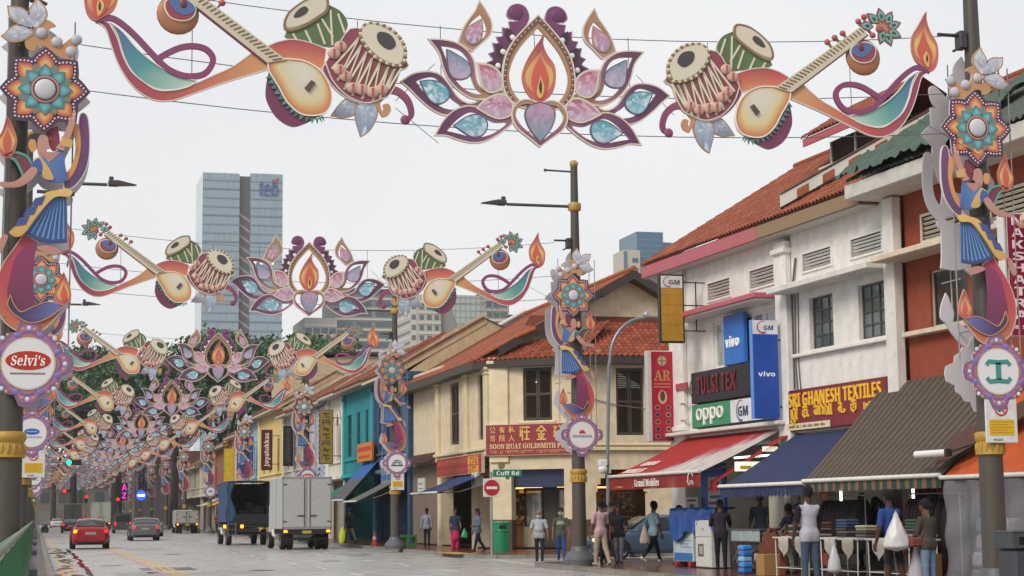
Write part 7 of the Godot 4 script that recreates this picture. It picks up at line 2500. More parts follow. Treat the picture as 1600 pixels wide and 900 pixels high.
func sedan(called: String, label: String, pos: Vector3, turn: float, tone: String, indicator := false, brake := true, heads := false) -> Node3D:
	var o := thing(called, label, "car", pos, turn)
	var zs := [-2.32, -2.28, -2.1, -1.75, -1.35, -0.8, 0.0, 0.9, 1.6, 2.0, 2.24, 2.32]
	var hw := [0.56, 0.68, 0.82, 0.88, 0.9, 0.905, 0.905, 0.905, 0.89, 0.86, 0.78, 0.66]
	var tp := [0.60, 0.68, 0.76, 0.84, 0.9, 0.95, 0.96, 0.98, 1.02, 1.05, 1.04, 0.96]
	var bt := [0.36, 0.28, 0.22, 0.2, 0.2, 0.2, 0.2, 0.2, 0.2, 0.24, 0.3, 0.38]
	var rows := []
	for i in zs.size():
		var row := PackedVector3Array()
		var w: float = hw[i]
		var t: float = tp[i]
		var b: float = bt[i]
		var prof := [[0.0, b], [0.86, b], [0.96, b + 0.1], [1.0, 0.42], [1.0, 0.62], [0.985, t - 0.16], [0.95, t - 0.05], [0.8, t], [0.0, t + 0.025]]
		for q in prof: row.append(V(q[0] * w, q[1], zs[i]))
		for k in range(prof.size() - 2, -1, -1): row.append(V(-prof[k][0] * w, prof[k][1], zs[i]))
		rows.append(row)
	var m := K(tone)
	m.grid(rows)
	for e in [0, zs.size() - 1]:
		var ce := V(0, 0.66, zs[e] + (-0.02 if e == 0 else 0.02))
		for j in rows[e].size() - 1: m.tri(ce, rows[e][j], rows[e][j + 1])
	# cabin
	var cz := [-1.0, -0.75, -0.4, -0.1, 0.4, 0.85, 1.2, 1.7]
	var cy := [0.95, 1.16, 1.38, 1.45, 1.47, 1.42, 1.28, 1.04]
	var cw := [0.80, 0.72, 0.64, 0.60, 0.60, 0.60, 0.64, 0.72]
	var cr := []
	for i in cz.size():
		var y: float = cy[i]
		var w: float = cw[i]
		var bw := 0.83
		cr.append(PackedVector3Array([V(bw, 0.93, cz[i]), V(lerpf(bw, w, 0.85), lerpf(0.93, y, 0.85), cz[i]), V(w * 0.93, y - 0.012, cz[i]), V(0, y + 0.025, cz[i]), V(-w * 0.93, y - 0.012, cz[i]), V(-lerpf(bw, w, 0.85), lerpf(0.93, y, 0.85), cz[i]), V(-bw, 0.93, cz[i])]))
	m.grid(cr)
	part(o, "body", m, "gloss")
	# glass set a few millimetres proud of the cabin
	var gl := func(nm: String, a: Vector3, b: Vector3, c: Vector3, d: Vector3):
		var g := K("2a3034")
		g.quad(a, b, c, d)
		part(o, nm, g, "facade_glass")
	var up := V(0, 0.03, 0)
	var rw := K("2c3338")
	rw.grid([PackedVector3Array([V(-0.58, 1.385, 0.99), V(0, 1.435, 0.99), V(0.58, 1.385, 0.99)]), PackedVector3Array([V(-0.62, 1.30, 1.22), V(0, 1.345, 1.22), V(0.62, 1.30, 1.22)]), PackedVector3Array([V(-0.68, 1.10, 1.64), V(0, 1.13, 1.64), V(0.68, 1.10, 1.64)])])
	part(o, "rear_window", rw, "facade_glass")
	var fw := K("2c3338")
	fw.grid([PackedVector3Array([V(-0.7, 1.04, -0.96), V(0, 1.06, -0.99), V(0.7, 1.04, -0.96)]), PackedVector3Array([V(-0.66, 1.21, -0.75), V(0, 1.24, -0.77), V(0.66, 1.21, -0.75)]), PackedVector3Array([V(-0.57, 1.41, -0.41), V(0, 1.45, -0.42), V(0.57, 1.41, -0.41)])])
	part(o, "windscreen", fw, "facade_glass")
	for sx in [-1.0, 1.0]:
		for q in [[-0.62, -0.32, 0.28], [0.34, 0.34, 0.95]]:
			var a := V(0.836 * sx, 0.99, q[0])
			(gl as Callable).call("side_window", a, V(0.655 * sx, 1.37, q[1]), V(0.66 * sx, 1.38, q[2]), V(0.836 * sx, 0.99, q[2] + 0.05))
		wheel(o, V(0.79 * sx, 0.32, -1.42), 0.32, 0.22); wheel(o, V(0.79 * sx, 0.32, 1.38), 0.32, 0.22)
		for z in [-1.42, 1.38]:
			var ar := K("151516")
			for k in 12:
				var a0 := PI * k / 12
				var a1 := PI * (k + 1) / 12
				ar.tri(V(0.909 * sx, 0.32, z), V(0.909 * sx, 0.32 + sin(a0) * 0.37, z + cos(a0) * 0.37), V(0.909 * sx, 0.32 + sin(a1) * 0.37, z + cos(a1) * 0.37))
			part(o, "wheel_arch", ar, "rubber")
		var tl := K("6a0f12")
		tl.rbox(V(0.62 * sx, 0.86, 2.27), V(0.34, 0.15, 0.1), 0.03)
		part(o, "tail_lamp", tl, "amber" if indicator and sx < 0 else "tail_red" if brake else "gloss")
		var hl := K("c9cdd0")
		hl.rbox(V(0.62 * sx, 0.64, -2.2), V(0.34, 0.15, 0.18), 0.04)
		part(o, "headlight", hl, "head_lamp" if heads else "gloss")
		var mi := K(tone)
		mi.rbox(V(0.98 * sx, 1.02, -0.62), V(0.2, 0.13, 0.1), 0.04)
		part(o, "mirror", mi, "gloss")
	m = K("1a1a1b"); m.rbox(V(0, 0.36, 2.25), V(1.25, 0.2, 0.14), 0.03); part(o, "bumper_insert", m, "rubber")
	m = K("8f8f8a"); m.rbox(V(0, 0.76, 2.335), V(0.5, 0.13, 0.02), 0.005); part(o, "number_plate", m, "paint")
	m = K("202122"); m.rbox(V(0, 0.46, -2.29), V(1.0, 0.2, 0.08), 0.02); m.rbox(V(0, 0.66, -2.26), V(0.6, 0.09, 0.06), 0.02); part(o, "grille", m, "rubber")
	m = K("b9bcbe"); m.rbox(V(0, 0.66, -2.3), V(0.5, 0.02, 0.04), 0.005); part(o, "grille_bar", m, "metal")
	return o

func box_truck(called: String, label: String, pos: Vector3, w: float, h: float, tone: String, cat := "truck") -> Node3D:
	var o := thing(called, label, cat, pos)
	var fl := 0.95
	var L := 4.6
	var m := K(tone)
	m.rbox(V(0, (fl + h) / 2, -L / 2), V(w, h - fl, L), 0.03)
	part(o, "cargo_box", m, "paint")
	var hw := w / 2
	m = K("8f9092")
	m.rbox(V(0, h - 0.05, 0.0), V(w + 0.02, 0.1, 0.06), 0.01); m.rbox(V(0, fl + 0.04, 0.0), V(w + 0.02, 0.1, 0.06), 0.01)
	for sx in [-1.0, 1.0]: m.rbox(V(sx * (hw - 0.03), (fl + h) / 2, 0.0), V(0.07, h - fl, 0.06), 0.01)
	m.rbox(V(-hw - 0.005, (fl + h) / 2, -L * 0.45), V(0.02, h - fl - 0.1, 0.06), 0.004)
	part(o, "frame", m, "paint", "", "stuff")
	for sx in [-1.0, 1.0]:
		m = K(tone)
		m.rbox(V(sx * (hw / 2 - 0.01), (fl + h) / 2, 0.015), V(hw - 0.1, h - fl - 0.2, 0.03), 0.008)
		var d := part(o, "rear_door", m, "paint")
		m = K("4c4d50")
		m.tube([V(sx * 0.13, fl + 0.1, 0.055), V(sx * 0.13, h - 0.1, 0.055)], 0.016, 6); m.rbox(V(sx * 0.28, fl + 0.62, 0.06), V(0.34, 0.05, 0.03), 0.008)
		part(d, "lock_rod", m, "metal")
		for y in [0.35, h - fl - 0.35]:
			m = K("4c4d50"); m.rbox(V(sx * (hw - 0.12), fl + y, 0.04), V(0.18, 0.05, 0.03), 0.006); part(d, "hinge", m, "metal")
		m = M.new(); m.rbox(V(sx * (hw - 0.16), fl - 0.1, 0.02), V(0.16, 0.1, 0.05), 0.01); part(o, "tail_lamp", m, "amber")
		wheel(o, V(sx * (hw - 0.16), 0.4, -1.0), 0.4, 0.26); wheel(o, V(sx * (hw - 0.48), 0.4, -1.0), 0.4, 0.26); wheel(o, V(sx * (hw - 0.16), 0.4, -5.3), 0.4, 0.26)
		m = K("161617"); m.rbox(V(sx * (hw - 0.32), 0.5, -0.42), V(0.5, 0.5, 0.02), 0.005); part(o, "mud_flap", m, "rubber")
	m = K("222325")
	m.rbox(V(0, fl - 0.14, -L / 2), V(w * 0.8, 0.22, L), 0.02); m.rbox(V(0, fl - 0.12, -0.02), V(w - 0.1, 0.22, 0.06), 0.01); m.rbox(V(0, 0.5, -0.2), V(w * 0.8, 0.1, 0.08), 0.01)
	part(o, "chassis", m, "rubber")
	m = K("d5d5d2"); m.rbox(V(0, 1.35, -L - 0.85), V(w * 0.86, 1.7, 1.5), 0.12); part(o, "cab", m, "gloss")
	m = K("b9a840"); m.rbox(V(0, fl - 0.14, 0.025), V(0.42, 0.13, 0.01), 0.003); part(o, "number_plate", m, "paint")
	return o

func traffic() -> void:
	sedan("red_sedan", "red sedan seen from behind with its left indicator lit", V(2.66, 0, -94.2), 0.0, "8e1420", true, true).scale = V(1.06, 1.04, 1.06)
	sedan("grey_sedan", "dark grey sedan seen from behind with a red light bar", V(7.1, 0, -124.0), 0.0, "5e5b59", false, true).scale = V(1.1, 1.04, 1.08)
	sedan("blue_sedan", "dark blue sedan coming out of the side street, headlight lit", V(20.2, 0, -57.0), PI / 2, "3a4a60", false, false, true)
	box_truck("box_truck", "white box truck with closed rear doors waiting in the right lane", V(12.13, 0, -82.0), 2.3, 3.36, "b3b4b6")
	box_truck("small_box_truck", "small grey-white box truck farther up the right lane", V(13.8, 0, -170.0), 2.1, 2.15, "a5a39f")
	box_truck("pale_box_truck", "pale greenish box truck ahead of the red sedan", V(7.7, 0, -225.0), 2.4, 3.5, "a9ad9f")
	box_truck("dark_box_truck", "dark olive box truck in the left lane far ahead", V(4.5, 0, -235.0), 2.3, 3.4, "4f5248")
	# lorry with blue tarpaulin
	var o := thing("tarpaulin_lorry", "open-backed lorry with blue tarpaulin side in front of the white truck", "lorry", V(11.15, 0, -97.0))
	var m := K("1d1e22")
	m.rbox(V(0, 1.05, -2.4), V(2.3, 0.2, 4.8), 0.02); m.rbox(V(0, 2.2, -4.75), V(2.3, 2.4, 0.1), 0.02); m.rbox(V(1.12, 2.2, -2.4), V(0.04, 2.4, 4.7), 0.01); m.rbox(V(0, 1.4, 0.0), V(2.3, 0.55, 0.06), 0.01)
	part(o, "bed", m, "dull")
	m = K("24262b")
	for x in [-1.12, 1.12]: m.tube([V(x, 1.1, 0), V(x, 3.4, 0)], 0.035, 6)
	m.tube([V(-1.12, 3.4, 0), V(1.12, 3.4, 0)], 0.035, 6)
	part(o, "frame", m, "metal")
	var rows := []
	for i in 9:
		var row := PackedVector3Array()
		for j in 21: row.append(V(-1.17 - 0.03 * sin(j * 1.3 + i), 1.25 + i * 0.27, -j * 0.235))
		rows.append(row)
	m = K("2f4f72"); m.grid(rows); part(o, "side_tarpaulin", m, "canvas")
	rows = []
	for i in 5:
		var row := PackedVector3Array()
		for j in 21: row.append(V(-1.2 + i * 0.6, 3.45 + 0.05 * sin(i * PI / 4) + 0.02 * sin(j * 1.7), 0.05 - j * 0.235))
		rows.append(row)
	m = K("8f9294"); m.grid(rows); part(o, "roof_tarpaulin", m, "canvas")
	rows = []
	for i in 9:
		var row := PackedVector3Array()
		for j in 7: row.append(V(-1.15 + j * 0.075 * (0.7 + 0.3 * sin(i * 0.9)), 1.3 + i * 0.26, 0.06 + 0.03 * sin(j * 2.0)))
		rows.append(row)
	m = K("345678"); m.grid(rows); part(o, "rear_flap", m, "canvas")
	m = K("26282a"); m.rbox(V(0, 0.8, -2.4), V(1.2, 0.2, 5.0), 0.02); m.rbox(V(0, 0.65, -0.1), V(2.1, 0.14, 0.08), 0.01); part(o, "chassis", m, "rubber")
	m = K("8a8c8e")
	for k in 3: m.rbox(V(-0.9, 0.55 + k * 0.3, 0.04), V(0.4, 0.03, 0.03), 0.006)
	m.tube([V(-0.68, 0.35, 0.04), V(-0.68, 1.25, 0.04)], 0.025, 6); m.tube([V(-1.1, 0.45, 0.04), V(-1.1, 1.25, 0.04)], 0.02, 6)
	part(o, "ladder", m, "metal")
	for sx in [-1.0, 1.0]:
		wheel(o, V(sx * 0.95, 0.42, -1.1), 0.42, 0.28); wheel(o, V(sx * 0.95, 0.42, -5.5), 0.42, 0.28)
	for x in [-1.2, -0.35]:
		m = M.new(); m.rbox(V(x, 1.02, 0.07 if x > -1 else -0.6), V(0.17, 0.17, 0.05), 0.02); part(o, "side_lamp", m, "amber")
	m = K("d0d0cc"); m.rbox(V(0, 1.5, -5.7), V(2.0, 2.0, 1.6), 0.12); part(o, "cab", m, "gloss")
	rng.seed = 19
	m = M.new()
	for k in 16:
		m.k(["2a2a2e", "3a3a40", "4a4038"][k % 3]); m.rbox(V(rng.randf_range(-0.8, 0.8), 1.35 + rng.randf() * 0.7, rng.randf_range(-4.2, -1.0)), V(0.5, rng.randf_range(0.3, 0.7), 0.5), 0.03)
	part(o, "load", m, "dull", "", "stuff")
	# van and far cars
	o = thing("dark_van", "dark grey van between the two sedans", "van", V(8.3, 0, -180))
	m = K("3c3e40")
	var vr := []
	for q in [[0.0, 0.35, 0.8], [-0.1, 0.3, 0.9], [-3.6, 0.3, 0.9], [-4.6, 0.4, 0.8]]: 
		var t: float = 1.98 if q[0] > -3 else 1.9 if q[0] > -4 else 1.0
		vr.append(PackedVector3Array([V(-q[2], q[1], q[0]), V(-q[2] * 1.0, 1.0, q[0]), V(-q[2] * 0.9, t - 0.1, q[0]), V(-q[2] * 0.75, t, q[0]), V(q[2] * 0.75, t, q[0]), V(q[2] * 0.9, t - 0.1, q[0]), V(q[2] * 1.0, 1.0, q[0]), V(q[2], q[1], q[0])]))
	m.grid(vr, false)
	for j in 6: m.tri(vr[0][0], vr[0][j + 1], vr[0][j + 2])
	part(o, "body", m, "gloss")
	m = K("22282c"); m.quad(V(-0.68, 1.15, 0.01), V(-0.6, 1.78, 0.01), V(0.6, 1.78, 0.01), V(0.68, 1.15, 0.01)); part(o, "rear_window", m, "facade_glass")
	for sx in [-1.0, 1.0]:
		m = M.new(); m.rbox(V(0.72 * sx, 0.95, 0.02), V(0.1, 0.3, 0.04), 0.01); part(o, "tail_lamp", m, "tail_red")
		wheel(o, V(0.78 * sx, 0.32, -0.9), 0.32, 0.2); wheel(o, V(0.78 * sx, 0.32, -3.6), 0.32, 0.2)
	sedan("silver_sedan", "silver-grey car mostly hidden behind the dark grey sedan", V(9.2, 0, -150), 0.0, "8a8c8e", false, false)
	sedan("white_sedan", "small white car far away beside the left kerb", V(3.0, 0, -285), 0.0, "d0d0ce", false, true)
	sedan("dark_sedan", "dark car half hidden ahead of the red sedan", V(3.4, 0, -190), 0.0, "26282a", false, true)
	# motorcycles on the left kerb
	var b := thing("motorcycle", "first parked motorcycle on the left kerb, far down the street", "motorcycle", V(0.9, 0, -196), 0.3, "motorcycles parked at the left kerb")
	for z in [-0.65, 0.65]: wheel(b, V(0, 0.3, z), 0.3, 0.1)
	m = K("2a2c30"); m.rbox(V(0, 0.62, 0.0), V(0.26, 0.32, 0.8), 0.08); m.rbox(V(0, 0.84, 0.35), V(0.28, 0.1, 0.7), 0.04); part(b, "body", m, "gloss")
	m = K("9a9c9e"); m.tube([V(0, 0.3, -0.65), V(0, 1.0, -0.4)], 0.04, 6); m.tube([V(-0.34, 1.05, -0.36), V(0.34, 1.05, -0.36)], 0.025, 6); part(b, "handlebar", m, "metal")
	copy(b, "second parked motorcycle on the left kerb, farther along", V(0.8, 0, -201), 0.25); copy(b, "third parked motorcycle on the left kerb, farthest along", V(1.0, 0, -206), 0.35)

func signal_head(called: String, label: String, pos: Vector3, lit: int, mast := 0.0) -> void:
	var o := thing(called, label, "traffic light", pos)
	var m := K("1c1d1e")
	if mast != 0.0: m.rbox(V(0.3, 0, 0), V(1.0, 0.36, 0.2), 0.03)
	else: m.rbox(V(0, 0, 0), V(0.36, 1.0, 0.2), 0.03)
	part(o, "housing", m, "paint")
	m = M.new()
	m.disc(V(0, 0 if mast != 0.0 else (0.3 if lit == 0 else -0.3), 0.11), Vector3.BACK, 0.16)
	part(o, "lit_lens", m, "signal_red" if lit == 0 else "signal_green")
	if mast != 0.0:
		m = K("6a6a68"); m.tube([V(-0.2, 0, -0.12), V(-mast, 0.02, -0.12)], 0.045, 6); m.tube([V(-mast, 1.2, -0.12), V(-mast, -pos.y + 0.13, -0.12)], 0.09, 8); part(o, "mast", m, "paint")
	else:
		m = K("6a6a68"); m.tube([V(0, -0.5, -0.12), V(0, -pos.y + 0.13, -0.12)], 0.06, 8); m.tube([V(0, 0.3, -0.12), V(0, -0.5, -0.12)], 0.06, 8); part(o, "mast", m, "paint")

func street_things() -> void:
	signal_head("traffic_light", "green traffic light on a mast arm over the left lane", V(1.98, 5.2, -120), 1, 2.4)
	signal_head("traffic_light", "red traffic light over the left lane, below the green one", V(2.7, 4.3, -185), 0, 3.1)
	signal_head("traffic_light", "small green traffic light low on the left kerb", V(-0.35, 3.2, -140), 1)
	signal_head("traffic_light", "red traffic light above the dark van", V(9.3, 3.4, -215), 0)
	signal_head("traffic_light", "distant red traffic light above the pale box truck", V(6.3, 4.0, -240), 0)
	# no entry sign and street name
	var o := thing("no_entry_sign", "round red no-entry sign on a white square plate and pole", "traffic sign", V(15.4, 0.13, -60.2))
	var m := K("9a9c9c"); m.tube([V(0, 0, 0), V(0, 2.9, 0)], 0.045, 8); part(o, "pole", m, "metal")
	m = K("d5d5d2"); m.rbox(V(0, 2.34, 0.06), V(0.62, 0.64, 0.03), 0.01); part(o, "plate", m, "paint")
	m = K("b3202a"); m.disc(V(0, 2.34, 0.08), Vector3.BACK, 0.28, 28); part(o, "red_disc", m, "paint")
	m = K("e2e2e0"); m.bx(-0.2, 0.2, 2.295, 2.385, 0.08, 0.086); part(o, "white_bar", m, "paint")
	o = thing("street_name_sign", "green street name plate with white letters above the no-entry sign", "street sign", V(15.98, 2.98, -60.15))
	m = K("1f7a5e"); m.rbox(V(0, 0, 0), V(1.06, 0.26, 0.05), 0.02); m.rbox(V(0, -0.17, 0), V(0.14, 0.09, 0.05), 0.01); part(o, "plate", m, "paint")
	words(o, "lettering", "Cuff Rd", ink("dfe6e2"), 0.82, 0.15, T(0, 0.0, 0.025), 0.008)
	# green bin
	o = thing("litter_bin", "green round litter bin at the side street corner", "litter bin", V(16.55, 0.13, -63.2))
	m = K("1f7a52")
	m.lathe([Vector2(0, 0.03), Vector2(0.30, 0.03), Vector2(0.30, 0.03), Vector2(0.325, 0.78), Vector2(0.325, 0.78), Vector2(0.345, 0.79), Vector2(0.345, 0.83), Vector2(0.325, 0.84)], 24)
	part(o, "body", m, "gloss")
	m = K("1f7a52")
	m.lathe([Vector2(0.325, 0.84), Vector2(0.335, 1.08), Vector2(0.335, 1.08), Vector2(0.36, 1.09), Vector2(0.345, 1.14), Vector2(0.2, 1.17), Vector2(0.0, 1.18)], 24)
	part(o, "lid", m, "gloss")
	m = K("10201a"); m.rbox(V(-0.05, 0.96, 0.33), V(0.26, 0.12, 0.04), 0.01); part(o, "slot", m, "rubber")
	# dark bin by the near post
	o = thing("litter_bin", "dark grey litter bin at the foot of the nearest right post", "litter bin", V(14.42, 0.13, -24.0))
	m = K("3a3d40"); m.rbox(V(0, 0.42, 0), V(0.56, 0.84, 0.5), 0.05); part(o, "body", m, "paint")
	m = K("3f4245")
	wall(m, -0.3, 0.3, 0.85, 1.08, -0.27, 0.27, [[-0.2, 0.02, 0.9, 1.02]])
	m.rbox(V(0, 1.09, 0), V(0.62, 0.04, 0.56), 0.015)
	part(o, "hood", m, "paint")
	# curved street lamp with camera in the side street
	o = thing("street_lamp", "slim grey street lamp with curved arm in the side street", "street lamp", V(19.6, 0.0, -60.0))
	m = K("7d8388")
	var pts := [V(0, 0.0, 0), V(0.05, 3.5, 0), V(0.15, 6.8, 0)]
	for k in 9:
		var a := PI * 0.5 * k / 8
		pts.append(V(0.2 + 1.35 * (1 - cos(a)), 7.0 + 1.55 * sin(a), 0))
	m.tube(pts, 0.065, 8)
	part(o, "pole", m, "metal")
	m = K("9aa0a4"); m.rbox(V(1.85, 8.62, 0), V(0.6, 0.1, 0.24), 0.03); m.ball(V(1.62, 8.68, 0), V(0.14, 0.12, 0.12), 8, 5); part(o, "lamp_head", m, "metal")
	o = thing("security_camera", "white dome camera on the side street lamp pole", "camera", V(19.42, 3.1, -59.9))
	m = K("d0d0d0"); m.ball(V(0, 0, 0), V(0.17, 0.17, 0.17), 12, 8); m.rbox(V(0.0, 0.22, 0), V(0.3, 0.24, 0.24), 0.03); m.tube([V(0, 0.25, 0), V(0.26, 0.3, -0.1)], 0.03, 6); part(o, "housing", m, "gloss")
	# fluorescent batten hung before the striped canopy
	o = put_xf(thing("lamp_batten", "white tubular lamp batten in front of the striped canopy", "lamp"), block_xf(18.0, 2.62, 2.5))
	m = K("e4e3e0"); m.tube([V(0, 0, 0), V(1.1, 0, 0)], 0.07, 10); part(o, "tube", m, "gloss")
	m = K("3a3836"); m.tube([V(1.1, 0, 0), V(1.9, 0.25, -0.5)], 0.022, 6); m.rbox(V(1.13, 0, 0), V(0.08, 0.15, 0.15), 0.02); part(o, "bracket", m, "metal")
	# hazard cones and crates on the far pavement
	o = thing("traffic_cone", "small orange cone beside the grey stalls", "cone", V(16.1, 0.13, -86.2))
	m = K("c84a24"); m.lathe([Vector2(0.2, 0), Vector2(0.2, 0.04), Vector2(0.13, 0.04), Vector2(0.04, 0.6), Vector2(0, 0.62)], 14); part(o, "cone", m, "paint")
	m = K("d8d8d4"); m.lathe([Vector2(0.105, 0.24), Vector2(0.08, 0.38)], 14, V(0, 0, 0)); part(o, "band", m, "paint")
	o = thing("plastic_crate", "green plastic crate on the pavement by the grey wall", "crate", V(16.5, 0.13, -80.5))
	m = K("3f7a3f"); wall(m, -0.45, 0.45, 0, 0.5, -0.35, 0.35, [[-0.38, -0.05, 0.12, 0.4], [0.05, 0.38, 0.12, 0.4]]); part(o, "crate", m, "paint")
	o = thing("safety_vest", "yellow-green bundle on the pavement behind the white truck", "bundle", V(15.6, 0.13, -92.5))
	m = K("b8c832"); m.lathe([Vector2(0.2, 0), Vector2(0.24, 0.3), Vector2(0.14, 0.7), Vector2(0.02, 0.82)], 10); part(o, "bundle", m, "cloth")

# ---------- figures: tapered bones joined by a smooth minimum, meshed as surface nets ----------
func nets(m: M, bones: Array, cell: float, kk: float, hem := []) -> void: # hem: [height, colour above, colour below]
	# # bone: [a, b, ra, rb, colour]
	var lo := V(1e9, 1e9, 1e9)
	var hi := -lo
	for b in bones:
		var r: float = maxf(b[2], b[3]) + cell * 2
		lo = lo.min(b[0] - Vector3.ONE * r).min(b[1] - Vector3.ONE * r)
		hi = hi.max(b[0] + Vector3.ONE * r).max(b[1] + Vector3.ONE * r)
	var nx := int((hi.x - lo.x) / cell) + 2
	var ny := int((hi.y - lo.y) / cell) + 2
	var nz := int((hi.z - lo.z) / cell) + 2
	var f := PackedFloat32Array()
	f.resize(nx * ny * nz)
	f.fill(9.0)
	var near := PackedFloat32Array()
	near.resize(nx * ny * nz)
	near.fill(9.0)
	var who := PackedInt32Array()
	who.resize(nx * ny * nz)
	for bi in bones.size():
		var b: Array = bones[bi]
		var a: Vector3 = b[0]
		var ab: Vector3 = b[1] - b[0]
		var ll := maxf(ab.length_squared(), 1e-9)
		var ra: float = b[2]
		var rb: float = b[3]
		var sq: Vector3 = b[5] if b.size() > 5 else Vector3.ONE # flattening: distances divided along the axes
		var rr := maxf(ra, rb) + kk + cell * 1.8
		var p0 := ((a.min(b[1]) - Vector3.ONE * rr * 1.0 - lo) / cell)
		var p1 := ((a.max(b[1]) + Vector3.ONE * rr * 1.0 - lo) / cell)
		for k in range(maxi(0, int(p0.z)), mini(nz, int(p1.z) + 2)):
			for j in range(maxi(0, int(p0.y)), mini(ny, int(p1.y) + 2)):
				for i in range(maxi(0, int(p0.x)), mini(nx, int(p1.x) + 2)):
					var p := lo + V(i, j, k) * cell
					var t := clampf((p - a).dot(ab) / ll, 0, 1)
					var d := ((p - a - ab * t) / sq).length() - (ra + (rb - ra) * t)
					var id := (k * ny + j) * nx + i
					var o := f[id]
					if d < near[id]:
						near[id] = d; who[id] = bi
					var h := maxf(kk - absf(o - d), 0.0)
					f[id] = minf(o, d) - h * h / (4.0 * kk)
	var vid := {}
	var vp := PackedVector3Array()
	var vn := PackedVector3Array()
	var vc := PackedColorArray()
	var sx := 1
	var sy := nx
	var sz := nx * ny
	for k in nz - 1:
		for j in ny - 1:
			var base := (k * ny + j) * nx
			for i in nx - 1:
				var id := base + i
				var v0 := f[id]
				if v0 > cell * 2.0 or v0 < -cell * 2.0: continue
				var c8 := [v0, f[id + sx], f[id + sy], f[id + sy + sx], f[id + sz], f[id + sz + sx], f[id + sz + sy], f[id + sz + sy + sx]]
				var neg := 0
				for q in c8:
					if q < 0: neg += 1
				if neg == 0 or neg == 8: continue
				var s := Vector3.ZERO
				var cnt := 0
				for e in [[0, 1], [2, 3], [4, 5], [6, 7], [0, 2], [1, 3], [4, 6], [5, 7], [0, 4], [1, 5], [2, 6], [3, 7]]:
					var a: float = c8[e[0]]
					var b: float = c8[e[1]]
					if (a < 0) != (b < 0):
						var t := a / (a - b)
						var pa := V(e[0] & 1, (e[0] >> 1) & 1, e[0] >> 2)
						var pb := V(e[1] & 1, (e[1] >> 1) & 1, e[1] >> 2)
						s += pa.lerp(pb, t); cnt += 1
				s /= cnt
				vid[id] = vp.size()
				vp.append(lo + (V(i, j, k) + s) * cell)
				vn.append(V(c8[1] + c8[3] + c8[5] + c8[7] - c8[0] - c8[2] - c8[4] - c8[6], c8[2] + c8[3] + c8[6] + c8[7] - c8[0] - c8[1] - c8[4] - c8[5], c8[4] + c8[5] + c8[6] + c8[7] - c8[0] - c8[1] - c8[2] - c8[3]).normalized())
				var cc: Color = bones[who[id]][4]
				if hem:
					var hy := vp[vp.size() - 1].y
					if cc == hem[1] and hy < hem[0]: cc = hem[2]
					elif cc == hem[2] and hy > hem[0]: cc = hem[1]
				vc.append(cc)
	for id in vid:
		var v0 := f[id]
		for ax in 3:
			var st: int = [sx, sy, sz][ax]
			var u: int = [sy, sz, sx][ax]
			var w: int = [sz, sx, sy][ax]
			if (v0 < 0) == (f[id + st] < 0): continue
			if not (vid.has(id - u) and vid.has(id - w) and vid.has(id - u - w)): continue
			var q := [vid[id], vid[id - u], vid[id - u - w], vid[id - w]]
			m.tris(vp[q[0]], vp[q[1]], vp[q[2]], vn[q[0]], vn[q[1]], vn[q[2]], vc[q[0]], vc[q[1]], vc[q[2]])
			m.tris(vp[q[0]], vp[q[2]], vp[q[3]], vn[q[0]], vn[q[2]], vn[q[3]], vc[q[0]], vc[q[2]], vc[q[3]])

var hand_mesh := []
var head_mesh: M

